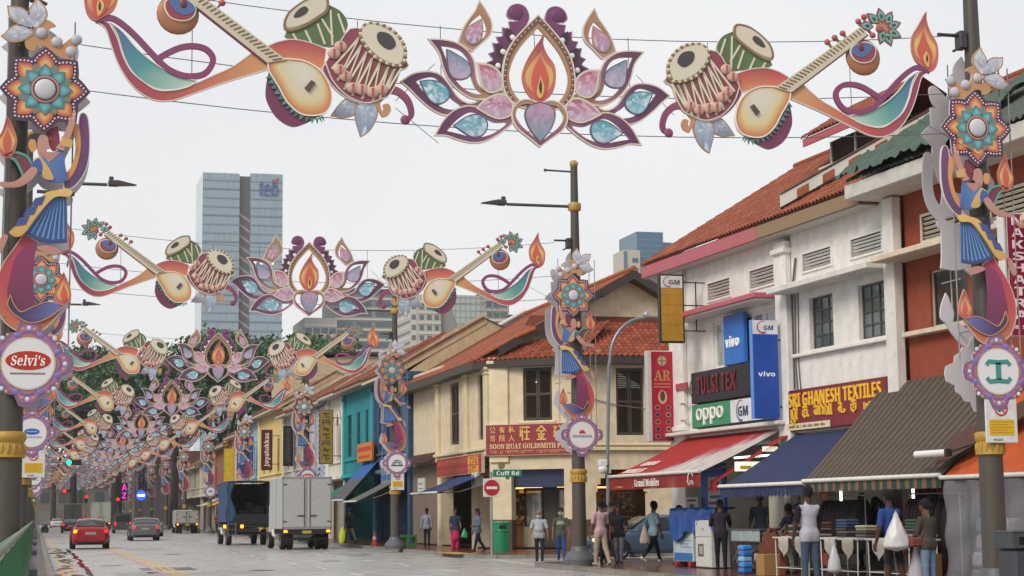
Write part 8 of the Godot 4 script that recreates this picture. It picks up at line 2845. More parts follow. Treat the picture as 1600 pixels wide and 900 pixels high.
func make_parts() -> void:
	var W := Color.WHITE
	for s in [1.0, -1.0]: # palm down the -y axis, thumb towards +z, palm faces -x * s
		var m := M.new()
		var bones := [[V(0, 0.01, 0), V(0, -0.03, 0.0), 0.026, 0.03, W, V(0.75, 1, 1.1)], [V(0, -0.045, 0.022), V(0, -0.08, 0.026), 0.018, 0.014, W], [V(0, -0.045, -0.02), V(0, -0.08, -0.024), 0.018, 0.013, W]]
		for i in 4:
			var z := 0.030 - i * 0.0195
			var ln: float = [0.036, 0.042, 0.039, 0.030][i]
			var k := V(0, -0.084, z)
			var c: float = -s
			var a := k + V(c * 0.010, -ln, 0)
			var b := a + V(c * 0.018, -ln * 0.62, 0)
			var e := b + V(c * 0.018, -ln * 0.38, 0)
			bones.append([k, a, 0.0095, 0.0088, W]); bones.append([a, b, 0.0088, 0.008, W]); bones.append([b, e, 0.008, 0.007, W])
		bones.append([V(0, -0.03, 0.028), V(-s * 0.012, -0.065, 0.052), 0.013, 0.011, W]); bones.append([V(-s * 0.012, -0.065, 0.052), V(-s * 0.022, -0.095, 0.056), 0.0105, 0.0085, W])
		nets(m, bones, 0.0058, 0.006)
		hand_mesh.append(m)
	head_mesh = M.new() # origin at the top of the neck, face towards +z
	var hb := [[V(0, 0.135, -0.015), V(0, 0.13, 0.005), 0.095, 0.093, W, V(0.82, 1.02, 1.02)], [V(0, 0.06, 0.03), V(0, 0.10, 0.035), 0.062, 0.07, W, V(0.88, 1, 1)], [V(0, 0.022, 0.062), V(0, 0.03, 0.055), 0.026, 0.03, W],
		[V(0, 0.118, 0.088), V(0, 0.078, 0.108), 0.010, 0.016, W], [V(-0.018, 0.138, 0.082), V(0.018, 0.138, 0.082), 0.016, 0.016, W], [V(-0.018, 0.045, 0.084), V(0.018, 0.045, 0.084), 0.011, 0.011, Color(0.8, 0.55, 0.55)],
		[V(0.082, 0.115, -0.01), V(0.086, 0.075, -0.004), 0.016, 0.011, W], [V(-0.082, 0.115, -0.01), V(-0.086, 0.075, -0.004), 0.016, 0.011, W], [V(0, 0.05, -0.03), V(0, -0.08, -0.02), 0.05, 0.056, W]]
	nets(head_mesh, hb, 0.0085, 0.014)
	for s in [-1.0, 1.0]:
		head_mesh.col = Color(0.75, 0.72, 0.7); head_mesh.ball(V(s * 0.033, 0.113, 0.078), V(0.014, 0.008, 0.01), 8, 5)
		head_mesh.col = Color(0.06, 0.04, 0.04); head_mesh.ball(V(s * 0.033, 0.113, 0.085), V(0.007, 0.007, 0.005), 6, 4); head_mesh.box(V(s * 0.034, 0.134, 0.090), V(0.036, 0.007, 0.008))

# pose: dictionary of joint turns in degrees; colours as hex words
func person(label: String, pos: Vector3, turn: float, o: Dictionary) -> Node3D:
	var root := thing("person", label, "person", pos, turn)
	var h: float = o.get("h", 1.72) / 1.72
	root.scale = V(h * o.get("fat", 1.0), h, h * o.get("fat", 1.0))
	var skin: Color = L(o.get("skin", "8f644c"))
	var top: Color = L(o.get("top", "888888"))
	var slv: Color = L(o.get("sleeve", o.get("top", "888888")))
	var low: Color = L(o.get("low", "2a2d38"))
	var shoe: Color = L(o.get("shoe", "1c1a1a"))
	var fem: bool = o.get("fem", false)
	var lean: float = deg_to_rad(o.get("lean", 2.0))
	var hip := V(0, 0.93, 0)
	var rot := func(v: Vector3, a: float) -> Vector3: return v.rotated(Vector3.RIGHT, a)
	var chest: Vector3 = hip + (rot as Callable).call(V(0, 0.34, 0), lean)
	var neck: Vector3 = hip + (rot as Callable).call(V(0, 0.54, -0.005), lean)
	var b := []
	var sw := 0.155 if fem else 0.175
	# trunk with shirt
	b.append([hip + V(-0.06, 0.0, 0), hip + V(0.06, 0.0, 0), 0.118, 0.118, low, V(1, 1, 0.9)])
	b.append([hip + V(0, 0.06, 0.005), hip + (rot as Callable).call(V(0, 0.2, 0.01), lean), 0.135, 0.125, top, V(1.08, 1, 0.86)])
	b.append([hip + (rot as Callable).call(V(0, 0.18, 0.01 + o.get("belly", 0.0)), lean), chest, 0.125 + o.get("belly", 0.0) * 0.6, 0.135, top, V(1.12, 1, 0.86)])
	b.append([chest + V(-0.07, 0.06, 0), chest + V(0.07, 0.06, 0), 0.105, 0.105, top, V(1, 1, 0.95)])
	b.append([neck + V(-sw, -0.085, 0), neck + V(sw, -0.085, 0), 0.062, 0.062, top])
	b.append([neck + V(0, -0.07, 0), neck + V(0, 0.0, 0.0), 0.075, 0.058, top])
	b.append([neck + V(0, -0.02, 0), neck + (rot as Callable).call(V(0, 0.06, 0.015), lean), 0.052, 0.052, skin])
	if o.get("long_top", true): # shirt hem over the hips
		b.append([hip + V(-0.055, 0.0, 0), hip + V(0.055, 0.0, 0), 0.128, 0.128, top, V(1, 1, 0.92)])
		b.append([hip + V(-0.05, -0.06, 0), hip + V(0.05, -0.06, 0), 0.122, 0.122, top, V(1, 1, 0.92)])
	# legs
	for s in [1.0, -1.0]:
		var key := "l" if s > 0 else "r"
		var la: float = -deg_to_rad(o.get(key + "leg", 0.0))
		var kb: float = deg_to_rad(o.get(key + "knee", 4.0))
		var hj := hip + V(s * 0.085, -0.02, 0)
		var kn: Vector3 = hj + (rot as Callable).call(V(s * 0.008, -0.43, 0.0), la)
		var an: Vector3 = kn + (rot as Callable).call(V(0, -0.41, 0), la + kb)
		var bag: float = o.get("loose", 0.0)
		if o.has("skirt"):
			pass
		b.append([hj, kn, 0.096 + bag * 0.5, 0.066 + bag, low if not o.has("shorts") else low])
		b.append([kn, an, 0.064 + bag, 0.048 + bag, low if not o.has("bare") else skin])
		var ft: Vector3 = (rot as Callable).call(V(0, 0, 1), clampf(la + kb, -0.3, 0.6))
		b.append([an + V(0, -0.035, -0.03), an + V(s * 0.012, -0.045, 0) + ft * 0.13, 0.044, 0.036, shoe, V(1, 0.9, 1)])
		# arms
		var fw: float = -deg_to_rad(o.get(key + "arm", 4.0))
		var out: float = deg_to_rad(o.get(key + "out", 9.0))
		var el: float = deg_to_rad(o.get(key + "elbow", 14.0))
		var sh := neck + V(s * (sw + 0.025), -0.09, 0)
		var up := V(0, -0.29, 0).rotated(Vector3.BACK, s * out).rotated(Vector3.RIGHT, fw)
		var elb := sh + up
		var fo := V(0, -0.25, 0).rotated(Vector3.BACK, s * (out * 0.4 + deg_to_rad(o.get(key + "in", 0.0)))).rotated(Vector3.RIGHT, fw - el)
		var wr := elb + fo
		var mid := sh + up * 0.72
		var long: bool = o.get("long", false)
		b.append([sh, mid, 0.062, 0.056, slv])
		b.append([mid, elb, 0.046 if not long else 0.052, 0.041 if not long else 0.046, skin if not long else slv])
		b.append([elb, wr, 0.041 if not long else 0.045, 0.028 if not long else 0.036, skin if not long else slv])
		var dir := fo.normalized()
		var side := dir.cross(V(0, 0, 1) if absf(dir.z) < 0.8 else Vector3.UP).normalized()
		var yb := -dir
		var zb := V(0, 0, 1) - yb * yb.z
		if zb.length() < 0.2: zb = V(0, 1, 0) - yb * yb.y
		zb = zb.normalized()
		o["_wr" + key] = wr + dir * 0.08
		o["_hand" + key] = Transform3D(Basis(yb.cross(zb), yb, zb), wr)
	var m := M.new()
	if o.has("skirt"):
		var sk: Color = L(o.skirt)
		var len: float = o.get("skirt_len", 0.45)
		b.append([hip + V(0, -0.02, 0), hip + V(0, -len, 0.02), 0.14, 0.19, sk, V(1.05, 1, 0.85)])
	nets(m, b, o.get("cell", 0.022), 0.035, [0.80 if o.get("long_top", true) else 0.95, top, low] if o.get("lean", 2.0) < 50 else [])
	var hd: Vector3 = neck + (rot as Callable).call(V(0, 0.075, 0.012), lean)
	var hb := Basis(Vector3.UP, deg_to_rad(o.get("look", 0.0))) * Basis(Vector3.RIGHT, deg_to_rad(o.get("nod", 6.0)) + lean * 0.5)
	m.add(head_mesh, Transform3D(hb, hd), skin)
	for i in 2: m.add(hand_mesh[i], o["_hand" + ("l" if i == 0 else "r")], skin)
	part(root, "body", m, "cloth")
	# hair
	var hm := M.new()
	var hc := L(o.get("hair", "17120f"))
	var hs := [[V(0, 0.152, -0.028), V(0, 0.150, -0.004), 0.106, 0.101, hc, V(0.86, 1, 1.02)], [V(0, 0.12, -0.055), V(0, 0.08, -0.06), 0.078, 0.058, hc, V(1.1, 1, 0.8)]]
	if o.has("bald"): hs = [[V(0, 0.105, -0.05), V(0, 0.09, -0.055), 0.072, 0.06, hc, V(1.12, 0.8, 0.8)]]
	if fem: hs.append_array([[V(0, 0.1, -0.08), V(0, 0.06, -0.11), 0.06, 0.05, hc], [V(0, 0.09, -0.06), V(0, -0.12, -0.085), 0.07, 0.035, hc, V(1.1, 1, 0.7)]] if not o.has("bun") else [[V(0, 0.1, -0.1), V(0, 0.09, -0.12), 0.055, 0.05, hc]])
	hm.xf = Transform3D(hb, hd)
	nets(hm, hs, 0.012, 0.02)
	part(root, "hair", hm, "cloth")
	if o.has("mask"):
		var mk2 := M.new()
		mk2.xf = Transform3D(hb, hd + (V(0, -0.035, 0.0) if o.mask == "chin" else Vector3.ZERO))
		nets(mk2, [[V(0, 0.075, 0.098), V(0, 0.03, 0.082), 0.022, 0.018, L("b9c4cc"), V(1.9, 1, 0.6)], [V(-0.05, 0.06, 0.05), V(0.05, 0.06, 0.05), 0.035, 0.035, L("b9c4cc")]], 0.01, 0.02)
		part(root, "face_mask", mk2, "cloth")
	if o.has("stripes"): # pale bands round the shirt
		var st := K(o.stripes)
		for y in [0.30, 0.36]:
			var c: Vector3 = hip + V(0, y, 0)
			var r0 := []
			for a in 25: r0.append(V(cos(TAU * a / 24) * 0.172, 0, sin(TAU * a / 24) * 0.136))
			for a in 24: st.quad(c + r0[a], c + r0[a + 1], c + r0[a + 1] + V(0, 0.05, 0), c + r0[a] + V(0, 0.05, 0))
		part(root, "shirt_bands", st, "cloth")
	return root

func bag(called: String, label: String, pos: Vector3, s: Vector3, tone: String, mat := "bag_plastic", turn := 0.0) -> Node3D: # hanging bag, origin at the handle
	var o := thing(called, label, "bag", pos, turn)
	var m := K(tone)
	var rows := []
	var nz := FastNoiseLite.new()
	nz.seed = int(pos.x * 100)
	nz.frequency = 3.0
	for i in 13:
		var t := i / 12.0
		var row := PackedVector3Array()
		var w := lerpf(0.10, 1.0, pow(sin(minf(t * 1.15, 1.0) * PI * 0.5), 1.3)) * (1.0 if t < 0.93 else 0.72)
		if i == 12: w = 0.02
		for j in 25:
			var a := TAU * j / 24
			var q := 1.0 + 0.16 * nz.get_noise_3d(cos(a) * 0.5, t, sin(a) * 0.5) + 0.05 * sin(a * 7 + t * 3)
			row.append(V(cos(a) * s.x * 0.5 * w * q, -t * s.y, sin(a) * s.z * 0.5 * w * q))
		rows.append(row)
	m.grid(rows)
	part(o, "bag", m, mat)
	m = K(tone)
	for sz in [-1.0, 1.0]: m.tube([V(-0.04, -0.06, sz * 0.02), V(0, 0.03, sz * 0.012), V(0.04, -0.06, sz * 0.02)], 0.006, 5)
	part(o, "handle", m, mat)
	return o

func crowd() -> void:
	make_parts()
	# two men crossing the side street
	person("man in light grey shirt with mask on chin crossing the side street", V(16.05, 0.0, -56.4), deg_to_rad(-20), {"h": 1.62, "fat": 1.06, "top": "a9adb3", "low": "25282f", "skin": "96684f", "bald": true, "belly": 0.03, "mask": "chin", "lleg": 6.0, "rleg": -5.0, "lout": 14, "rout": 14, "relbow": 35.0})
	person("man in green and cream banded shirt and blue jeans crossing beside the other", V(16.68, 0.0, -56.0), deg_to_rad(-18), {"h": 1.68, "top": "4a5648", "low": "2f4a86", "skin": "8f644c", "mask": "on", "stripes": "a9ae96", "lleg": 8.0, "rleg": -12.0, "rknee": 26.0, "lout": 12, "rout": 12})
	# group by the second post
	person("man in pink shirt and khaki trousers seen from behind at the second post", V(15.02, 0.13, -46.6), deg_to_rad(195), {"h": 1.72, "top": "c2a0a6", "low": "a8957a", "shoe": "b9b4ac", "skin": "75503e", "lleg": 10.0, "rleg": -12.0, "rknee": 15.0, "loose": 0.012})
	person("person in dark maroon shirt partly hidden behind the pink-shirted man", V(15.55, 0.13, -47.9), deg_to_rad(10), {"h": 1.62, "top": "2c2024", "low": "1d2436", "skin": "80593f"})
	person("man in black shirt and grey trousers walking near the blue car's bonnet", V(15.75, 0.13, -47.2), deg_to_rad(-30), {"h": 1.60, "top": "1b1c20", "low": "77727a", "skin": "704a38", "lleg": 12, "rleg": -10, "rknee": 18, "lelbow": 60})
	person("bending dark-haired person behind the blue car", V(20.3, 0.0, -59.4), deg_to_rad(80), {"h": 1.7, "top": "6a5248", "low": "2a2624", "lean": 62, "skin": "80593f", "nod": 20})
	var wk := person("man in blue and white tee and black trousers walking along the pavement", V(16.7, 0.13, -47.0), deg_to_rad(100), {"h": 1.68, "top": "8fb0bc", "low": "1a1a1e", "shoe": "d8d6d2", "skin": "5f4031", "lleg": 20, "rleg": -20, "rknee": 24, "lelbow": 30, "fat": 0.98})
	bag("cloth_bag", "pale cloth bag slung behind the walking man in the blue tee", V(16.35, 1.25, -46.75), V(0.3, 0.6, 0.18), "b9aaa0", "cloth")
	person("woman in brown skirt half hidden behind the blue advertising cabinet", V(16.75, 0.13, -45.1), deg_to_rad(95), {"h": 1.55, "fem": true, "bun": true, "top": "5c4a44", "low": "4a3026", "skirt": "5a3a30", "skirt_len": 0.55, "bare": true, "skin": "80593f", "lleg": 14, "rleg": -12})
	# at the phone stall
	person("customer in dark patterned shirt and black trousers leaning on the glass counter", V(16.62, 0.13, -41.75), deg_to_rad(160), {"h": 1.68, "top": "2a2430", "low": "15151a", "skin": "704a38", "lean": 12, "larm": 40, "rarm": 38, "lelbow": 40, "relbow": 40, "lleg": 4, "rleg": -8, "long": true})
	person("stallkeeper in dark blue shirt standing behind the glass counter", V(17.9, 0.2, -42.2), deg_to_rad(-30), {"h": 1.75, "top": "2a3440", "low": "1d1d22", "skin": "54382b", "lelbow": 70, "larm": 15, "relbow": 40})
	person("stooping man in navy shirt and dark cap at the clothes heap", block_xf(10.95, 0.13, 1.5).origin, deg_to_rad(-60), {"h": 1.62, "top": "1d2634", "low": "1c1c20", "skin": "704a38", "lean": 28, "nod": 24, "larm": 45, "rarm": 40, "relbow": 40})
	# near people in front of the striped canopy
	person("tall man in white tee with black sleeves and jeans, seen from behind", V(14.32, 0.13, -31.4), deg_to_rad(188), {"h": 1.84, "fat": 1.02, "top": "c2c2cc", "sleeve": "1a1c22", "low": "46586e", "skin": "54382b", "shoe": "2a2a2c", "lleg": 3, "rleg": -3, "lout": 12, "rout": 10, "rarm": 10, "cell": 0.017, "lelbow": 8, "relbow": 10})
	bag("plastic_bag", "white plastic bag hanging by the white-shirted man's right side", V(14.68, 0.98, -31.1), V(0.26, 0.62, 0.2), "c8c8cc")
	person("man in blue patterned shirt carrying a white sack on his back", V(14.75, 0.13, -28.8), deg_to_rad(200), {"h": 1.74, "top": "2a4a90", "low": "17171a", "skin": "54382b", "lean": 8, "rarm": 30, "relbow": 120, "lleg": 8, "rleg": -8, "cell": 0.017, "shorts": true, "bare": true, "long_top": false})
	bag("plastic_sack", "large white plastic sack over the shoulder of the blue-shirted man", V(14.66, 1.52, -28.5), V(0.46, 0.68, 0.36), "d2d0d0")
	bag("plastic_bag", "pale translucent shopping bag with red print held by the blue-shirted man", V(15.08, 0.98, -28.6), V(0.36, 0.85, 0.24), "b9b2b6")
	person("woman in grey-brown blouse and light jeans with a small red handbag", V(15.26, 0.13, -28.5), deg_to_rad(205), {"h": 1.56, "fat": 1.1, "fem": true, "bun": true, "top": "4f4642", "low": "7890aa", "skin": "80593f", "long": true, "lelbow": 30, "larm": 12, "cell": 0.017})
	var hbag := thing("handbag", "small brick-red leather handbag at the woman's left hip", "bag", V(14.98, 1.0, -28.42), 0.3)
	var m := K("8a4a42"); m.rbox(V(0, 0, 0), V(0.26, 0.17, 0.1), 0.03); part(hbag, "body", m, "cloth")
	m = K("8a8070"); m.tube([V(0.12, 0.08, 0), V(0.2, 0.3, 0.06), V(0.3, 0.48, 0.06)], 0.012, 5); part(hbag, "strap", m, "cloth")
	person("shopper in dark green shirt deep under the striped canopy", block_xf(15.4, 0.2, 0.9).origin, deg_to_rad(150), {"h": 1.66, "top": "2a3a30", "low": "22242a", "larm": 30, "lelbow": 60})
	person("shopper in black headscarf and long dark dress by the garment rail", block_xf(14.2, 0.2, 1.3).origin, deg_to_rad(110), {"h": 1.58, "fem": true, "top": "1c1a20", "low": "1c1a20", "skirt": "1c1a20", "skirt_len": 0.75, "long": true, "hair": "1a181c"})
	person("shopkeeper in white shirt inside the textile shop", block_xf(10.6, 0.2, -0.4).origin, deg_to_rad(-60), {"h": 1.7, "top": "a8a8a8", "low": "2a2a30", "larm": 25, "lelbow": 50})
	person("customer in rust-coloured top bending over the clothes heap", block_xf(11.9, 0.13, 1.7).origin, deg_to_rad(-95), {"h": 1.58, "fem": true, "top": "6a3424", "low": "2a2024", "lean": 24, "larm": 40, "rarm": 40, "long": true})
	person("passer-by in dark blue shirt beyond the red canopy's far end", V(16.2, 0.13, -49.2), deg_to_rad(30), {"h": 1.68, "top": "252c3c", "low": "1f2024", "lleg": 8, "rleg": -8})
	# under the far navy canopy
	person("man in pale shirt with backpack straps standing under the navy canopy", V(17.3, 0.13, -79.6), deg_to_rad(-30), {"h": 1.66, "top": "8f94a6", "low": "20242e", "skin": "5f4031", "long": true})
	person("woman in navy dress and bright pink trousers under the navy canopy", V(16.8, 0.13, -71.8), deg_to_rad(-10), {"h": 1.62, "fem": true, "top": "2c3a4c", "low": "c02a60", "skirt": "2c3a4c", "skirt_len": 0.42, "skin": "80593f", "loose": 0.03, "lelbow": 40})
	bag("plastic_bag", "green plastic bag held by the woman in pink trousers", V(17.15, 0.98, -71.6), V(0.3, 0.42, 0.2), "1f9a5a")
	person("woman in grey-blue jacket and black trousers walking past the no-entry pole", V(15.9, 0.13, -64.2), deg_to_rad(-75), {"h": 1.58, "fem": true, "top": "5a6478", "low": "17181c", "skin": "80593f", "long": true, "lleg": 18, "rleg": -16, "rknee": 20, "lelbow": 75, "larm": 10, "hair": "1c1a20"})
	person("shop customer inside the goldsmith's doorway", V(20.6, 0.2, -71.2), deg_to_rad(-20), {"h": 1.66, "top": "4a4a4c", "low": "22222a", "skin": "8f644c"})
	person("man in dark shirt and khaki trousers walking behind the white truck", V(14.95, 0.13, -86.6), deg_to_rad(-160), {"h": 1.72, "top": "1c2228", "low": "8a7a64", "skin": "704a38", "lleg": 24, "rleg": -22, "rknee": 22, "relbow": 30})
	person("person in red far down the pavement beyond the blue lorry", V(15.6, 0.13, -160.0), 0.4, {"h": 1.7, "top": "b02a2a", "low": "2a2a30", "cell": 0.03})
	person("person in dark clothes far down the pavement by the small truck", V(16.2, 0.13, -152.0), 2.4, {"h": 1.7, "top": "2a2c34", "low": "1f1f24", "cell": 0.03})

func stalls() -> void:
	# canopies of the near block
	var pr := FastNoiseLite.new()
	pr.seed = 3; pr.frequency = 2.2
	var red := L("a8231f")
	var cream := L("cfc4be")
	var pink := L("b8607a")
	var o := awning("shop_awning", "red canopy with printed white swirl and white bar at the phone shop", block_xf(), 1.25, 7.5, 3.66, 0.05, 1.17, 7.5, 2.55, 2.4, 0.36, func(s, t):
		var e: float = s + pr.get_noise_2d(s * 4, t * 2) * 0.16
		var k := clampf((e - 0.36 - 0.48 * (1.0 - t)) * 9.0, 0, 1)
		var c: Color = red.lerp(cream, k)
		if k > 0.05 and k < 0.9: c = c.lerp(pink, 0.7)
		if k >= 0.9 and pr.get_noise_2d(s * 14, t * 10) > 0.22: c = c.lerp(L("9a8f94"), 0.5)
		return c, func(_s, _t): return L("8e2420"), false, "d6d0c8", 0.02, 60)
	var m := K("e2dcd6")
	words(o, "lettering", "Grand Mobiles", ink("e6ded8"), 1.75, 0.2, T(4.05, 2.36, 2.44), 0.006, "Droid Serif")
	arc(m, Vector2(7.0, 2.40), 0.16, 20, 200, 0.04, 2.45); strokes(m, "0,80 20,0 40,80 ; 50,0 50,80 ; 62,80 80,0", Vector2(6.8, 2.24), Vector2(0.5, 0.14), 0.03, 2.455)
	part(o, "valance_mark", m, "print")
	var nrm := V(0, 2.35, 1.11).normalized()
	var tx := Transform3D(Basis(Vector3.RIGHT, nrm, Vector3.RIGHT.cross(nrm)), Vector3.ZERO)
	var bs := Basis(Vector3.RIGHT, V(0, 1.11, -2.35).normalized(), nrm)
	m = M.new()
	words(o, "lettering", "GRAND", ink("e6ded8"), 1.1, 0.26, Transform3D(bs, V(2.5, 2.55 + 0.36, 2.4 - 0.72)), 0.004)
	words(o, "lettering", "MOBILES", ink("e6ded8"), 1.4, 0.26, Transform3D(bs, V(2.3, 2.55 + 0.16, 2.4 - 0.32)), 0.004)
	awning("shop_awning", "plain navy blue canopy with white bar and scalloped edge", block_xf(), 8.1, 13.0, 3.45, 0.05, 8.66, 13.07, 2.15, 2.4, 0.22, func(_s, _t): return L("29335a"), null, true, "dedcd6", 0.02)
	var sa := func(s, _t):
		var q := fposmod(s * 24.0, 1.0)
		return L("77523f") if q < 0.26 else L("2a443a") if q < 0.6 else L("4c4841")
	awning("shop_awning", "large striped brown and green canopy with wide white bar", block_xf(), 12.5, 18.9, 4.42, 0.0, 13.07, 18.67, 2.19, 2.4, 0.22, sa, func(s, _t): return L("8a5f50") if fposmod(s * 17.0, 1.0) < 0.42 else L("2c4a3e"), false, "dedcd6", 0.02, 144)
	awning("shop_awning", "bright orange canopy with white bar behind the nearest right post", block_xf(), 19.0, 26.0, 4.5, 0.0, 18.67, 26.0, 2.14, 2.38, 0.0, func(_s, _t): return L("cc5a22"), null, false, "dedcd6", 0.02)
	var cv := put_xf(thing("canopy_cover", "brown folded side flap between the striped and the orange canopy", "awning"), block_xf())
	m = K("5e3c32")
	m.grid([PackedVector3Array([V(18.2, 3.0, 1.75), V(19.6, 3.55, 1.2), V(21.0, 4.3, 0.4)]), PackedVector3Array([V(18.45, 2.35, 2.44), V(19.8, 2.95, 1.9), V(21.2, 3.75, 1.1)])])
	part(cv, "cloth", m, "canvas")
	# lit signs under the red canopy's side
	o = put_xf(thing("lit_sign", "small lit white panel with yellow marks between the red and navy canopies", "sign"), block_xf(8.0, 2.75, 1.2))
	m = M.new(); m.rbox(V(0, -0.08, 0.1), V(0.06, 0.24, 0.75), 0.01); part(o, "panel", m, "shop_glow")
	m = M.new(); m.rbox(V(-0.2, 0.36, -0.6), V(0.05, 0.13, 0.42), 0.01); part(o, "panel", m, "shop_glow")
	m = K("c8a828"); m.rbox(V(0.036, -0.1, 0.2), V(0.01, 0.08, 0.3), 0.002); part(o, "yellow_mark", m, "gloss")
	o = put_xf(thing("inner_awning", "narrow red inner canopy beside the navy one", "awning"), block_xf())
	m = K("a02420"); m.grid([PackedVector3Array([V(7.6, 3.5, 0.1), V(8.0, 3.5, 0.1)]), PackedVector3Array([V(7.2, 2.3, 2.0), V(7.6, 2.3, 2.0)])]); m.quad(V(7.2, 2.3, 2.0), V(7.6, 2.3, 2.0), V(7.6, 2.05, 2.0), V(7.2, 2.05, 2.0)); part(o, "cloth", m, "canvas")
	# shop insides
	for q in [[0.6, 7.4, 61, "phone shop"], [8.2, 12.9, 62, "textile shop"], [13.6, 18.6, 63, "garment shop"]]:
		rng.seed = q[2]
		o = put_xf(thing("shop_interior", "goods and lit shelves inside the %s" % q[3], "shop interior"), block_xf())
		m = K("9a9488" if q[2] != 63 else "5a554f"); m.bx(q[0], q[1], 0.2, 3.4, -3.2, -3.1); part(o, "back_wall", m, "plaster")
		for y in [0.7, 1.2, 1.7, 2.2]:
			m = K("8a8478"); m.rbox(V((q[0] + q[1]) / 2, y, -2.9), V(q[1] - q[0] - 0.3, 0.04, 0.4), 0.01); part(o, "shelf", m, "paint")
		stuff_shelf(o, q[0] + 0.2, q[1] - 0.2, 0.75, 2.5, -2.85, q[2], ["c8c0b0", "5a7a9a", "a85a4a", "d8d4cc", "4a5a4a", "c9a86a", "2a2a30"], 150)
		m = M.new(); m.tube([V(q[0] + 0.8, 3.1, -1.4), V(q[1] - 0.8, 3.1, -1.4)], 0.03, 8); part(o, "tube_lamp", m, "tube_white")
		var al := AreaLight3D.new()
		al.name = "tube_lamp_glow"
		al.area_size = Vector2(q[1] - q[0] - 1.6, 0.1)
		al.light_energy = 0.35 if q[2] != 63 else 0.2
		al.light_color = Color(1.0, 0.98, 0.92)
		al.shadow_enabled = true
		o.add_child(al)
		al.position = V((q[0] + q[1]) / 2, 3.04, -1.4)
		al.rotation.x = -PI / 2
	# pale curtain strips beside the stall
	for q in [[9.3, "c6bfb0", "cream curtain strip under the navy canopy, wider one"], [10.25, "a9aeb0", "grey curtain strip under the navy canopy"], [7.55, "c9c2b4", "cream curtain strip behind the stallkeeper"]]:
		m = K(q[1])
		var rows := []
		for i in 2:
			var row := PackedVector3Array()
			for j in 19: row.append(V(j * 0.045, 2.0 - i * 1.5, 0.03 * sin(j * 1.6)))
			rows.append(row)
		m.grid(rows)
		solo("curtain", m, "cloth", q[2], "curtain").transform = block_xf(q[0], 0.2, 0.55)
	# corner pier poster boards in bright blue
	o = put_xf(thing("poster_board", "tall bright blue poster board with a printed white notice", "poster board"), block_xf(5.1, 0.13, 0.95))
	m = K("2a62b8"); m.rbox(V(0, 1.35, 0), V(1.5, 2.7, 0.08), 0.012); part(o, "board", m, "vinyl")
	m = K("c2c4c6"); m.bx(-0.28, 0.6, 1.15, 2.35, 0.042, 0.046); part(o, "notice", m, "print")
	m = K("2a2a30"); m.bx(-0.1, 0.4, 2.12, 2.24, 0.046, 0.048); m.k("8a3040"); m.bx(-0.22, 0.55, 2.0, 2.06, 0.046, 0.048); m.k("4a5a4a"); m.bx(-0.15, 0.5, 1.78, 1.86, 0.046, 0.048); m.k("a02838"); m.bx(-0.24, 0.56, 1.62, 1.7, 0.046, 0.048)
	for x in [-0.1, 0.45]: m.disc(V(x, 1.32, 0.048), Vector3.BACK, 0.12, 16)
	m.k("3a3a3a"); m.bx(0.16, 0.19, 1.3, 1.5, 0.046, 0.048)
	part(o, "print", m, "print")
	o = put_xf(thing("notice", "small white notice fixed beside the tall blue poster board", "notice"), block_xf(4.0, 1.7, 1.1))
	m = K("c6c6c2"); m.rbox(V(0, 0, 0), V(0.85, 0.52, 0.04), 0.008); part(o, "board", m, "paint")
	m = K("2c2c30"); m.bx(-0.3, 0.3, 0.14, 0.2, 0.021, 0.023); m.bx(-0.14, 0.16, -0.03, 0.07, 0.021, 0.023); m.k("8a3a40"); m.bx(-0.32, 0.32, -0.15, -0.09, 0.021, 0.023); part(o, "print", m, "print")
	# advertising cabinet with tarpaulin
	o = put_xf(thing("display_cabinet", "white and blue advertising cabinet on red feet", "cabinet"), block_xf(4.6, 0.13, 1.35))
	m = K("b9c6cc"); m.rbox(V(0, 0.68, 0), V(1.25, 1.1, 0.6), 0.02); part(o, "body", m, "vinyl")
	m = K("2f6aa8"); m.bx(-0.6, 0.6, 0.16, 0.36, 0.301, 0.306); m.k("c08a78"); m.bx(-0.5, 0.55, 0.98, 1.18, 0.301, 0.306); m.k("6f9ab4")
	for k in 5: m.bx(-0.1, 0.5 - (k % 2) * 0.15, 0.5 + k * 0.085, 0.535 + k * 0.085, 0.301, 0.306)
	m.k("b05a4a"); m.disc(V(-0.35, 0.75, 0.306), Vector3.BACK, 0.1)
	part(o, "print", m, "print")
	m = K("9a2a24"); m.rbox(V(-0.45, 0.06, 0.1), V(0.14, 0.12, 0.5), 0.02); m.rbox(V(0.45, 0.06, 0.1), V(0.14, 0.12, 0.5), 0.02); part(o, "feet", m, "paint")
	o = put_xf(thing("tarpaulin", "shiny blue tarpaulin draped over the two cabinets", "tarpaulin"), block_xf(5.35, 0.13, 1.4))
	rng.seed = 8
	var rows := []
	for i in 12:
		var row := PackedVector3Array()
		for j in 40:
			var x := -1.4 + j * 0.075
			var t := i / 11.0
			var drop := 0.75 - 0.35 * clampf((x + 0.2) * 2.0, 0, 1) + 0.15 * sin(x * 5.0)
			var y := 1.52 - maxf(0.0, t - 0.35) / 0.65 * drop
			var z := -0.3 + minf(t / 0.35, 1.0) * 0.66 + 0.04 * sin(x * 14.0) * t + 0.03 * sin(x * 6 + t * 5)
			row.append(V(x, y + 0.03 * sin(x * 9.0 + t * 3), z))
		rows.append(row)
	m = K("244f96"); m.grid(rows); part(o, "sheet", m, "vinyl")
	o = put_xf(thing("white_cabinet", "white two-door cabinet beneath the blue tarpaulin", "cabinet"), block_xf(6.25, 0.13, 1.5))
	m = K("c9c9c6"); m.rbox(V(0, 0.62, 0), V(0.95, 1.2, 0.6), 0.015); part(o, "body", m, "paint")
	m = K("c9c9c6"); m.rbox(V(0, 1.0, 0.305), V(0.9, 0.4, 0.03), 0.008); part(o, "door", m, "paint")
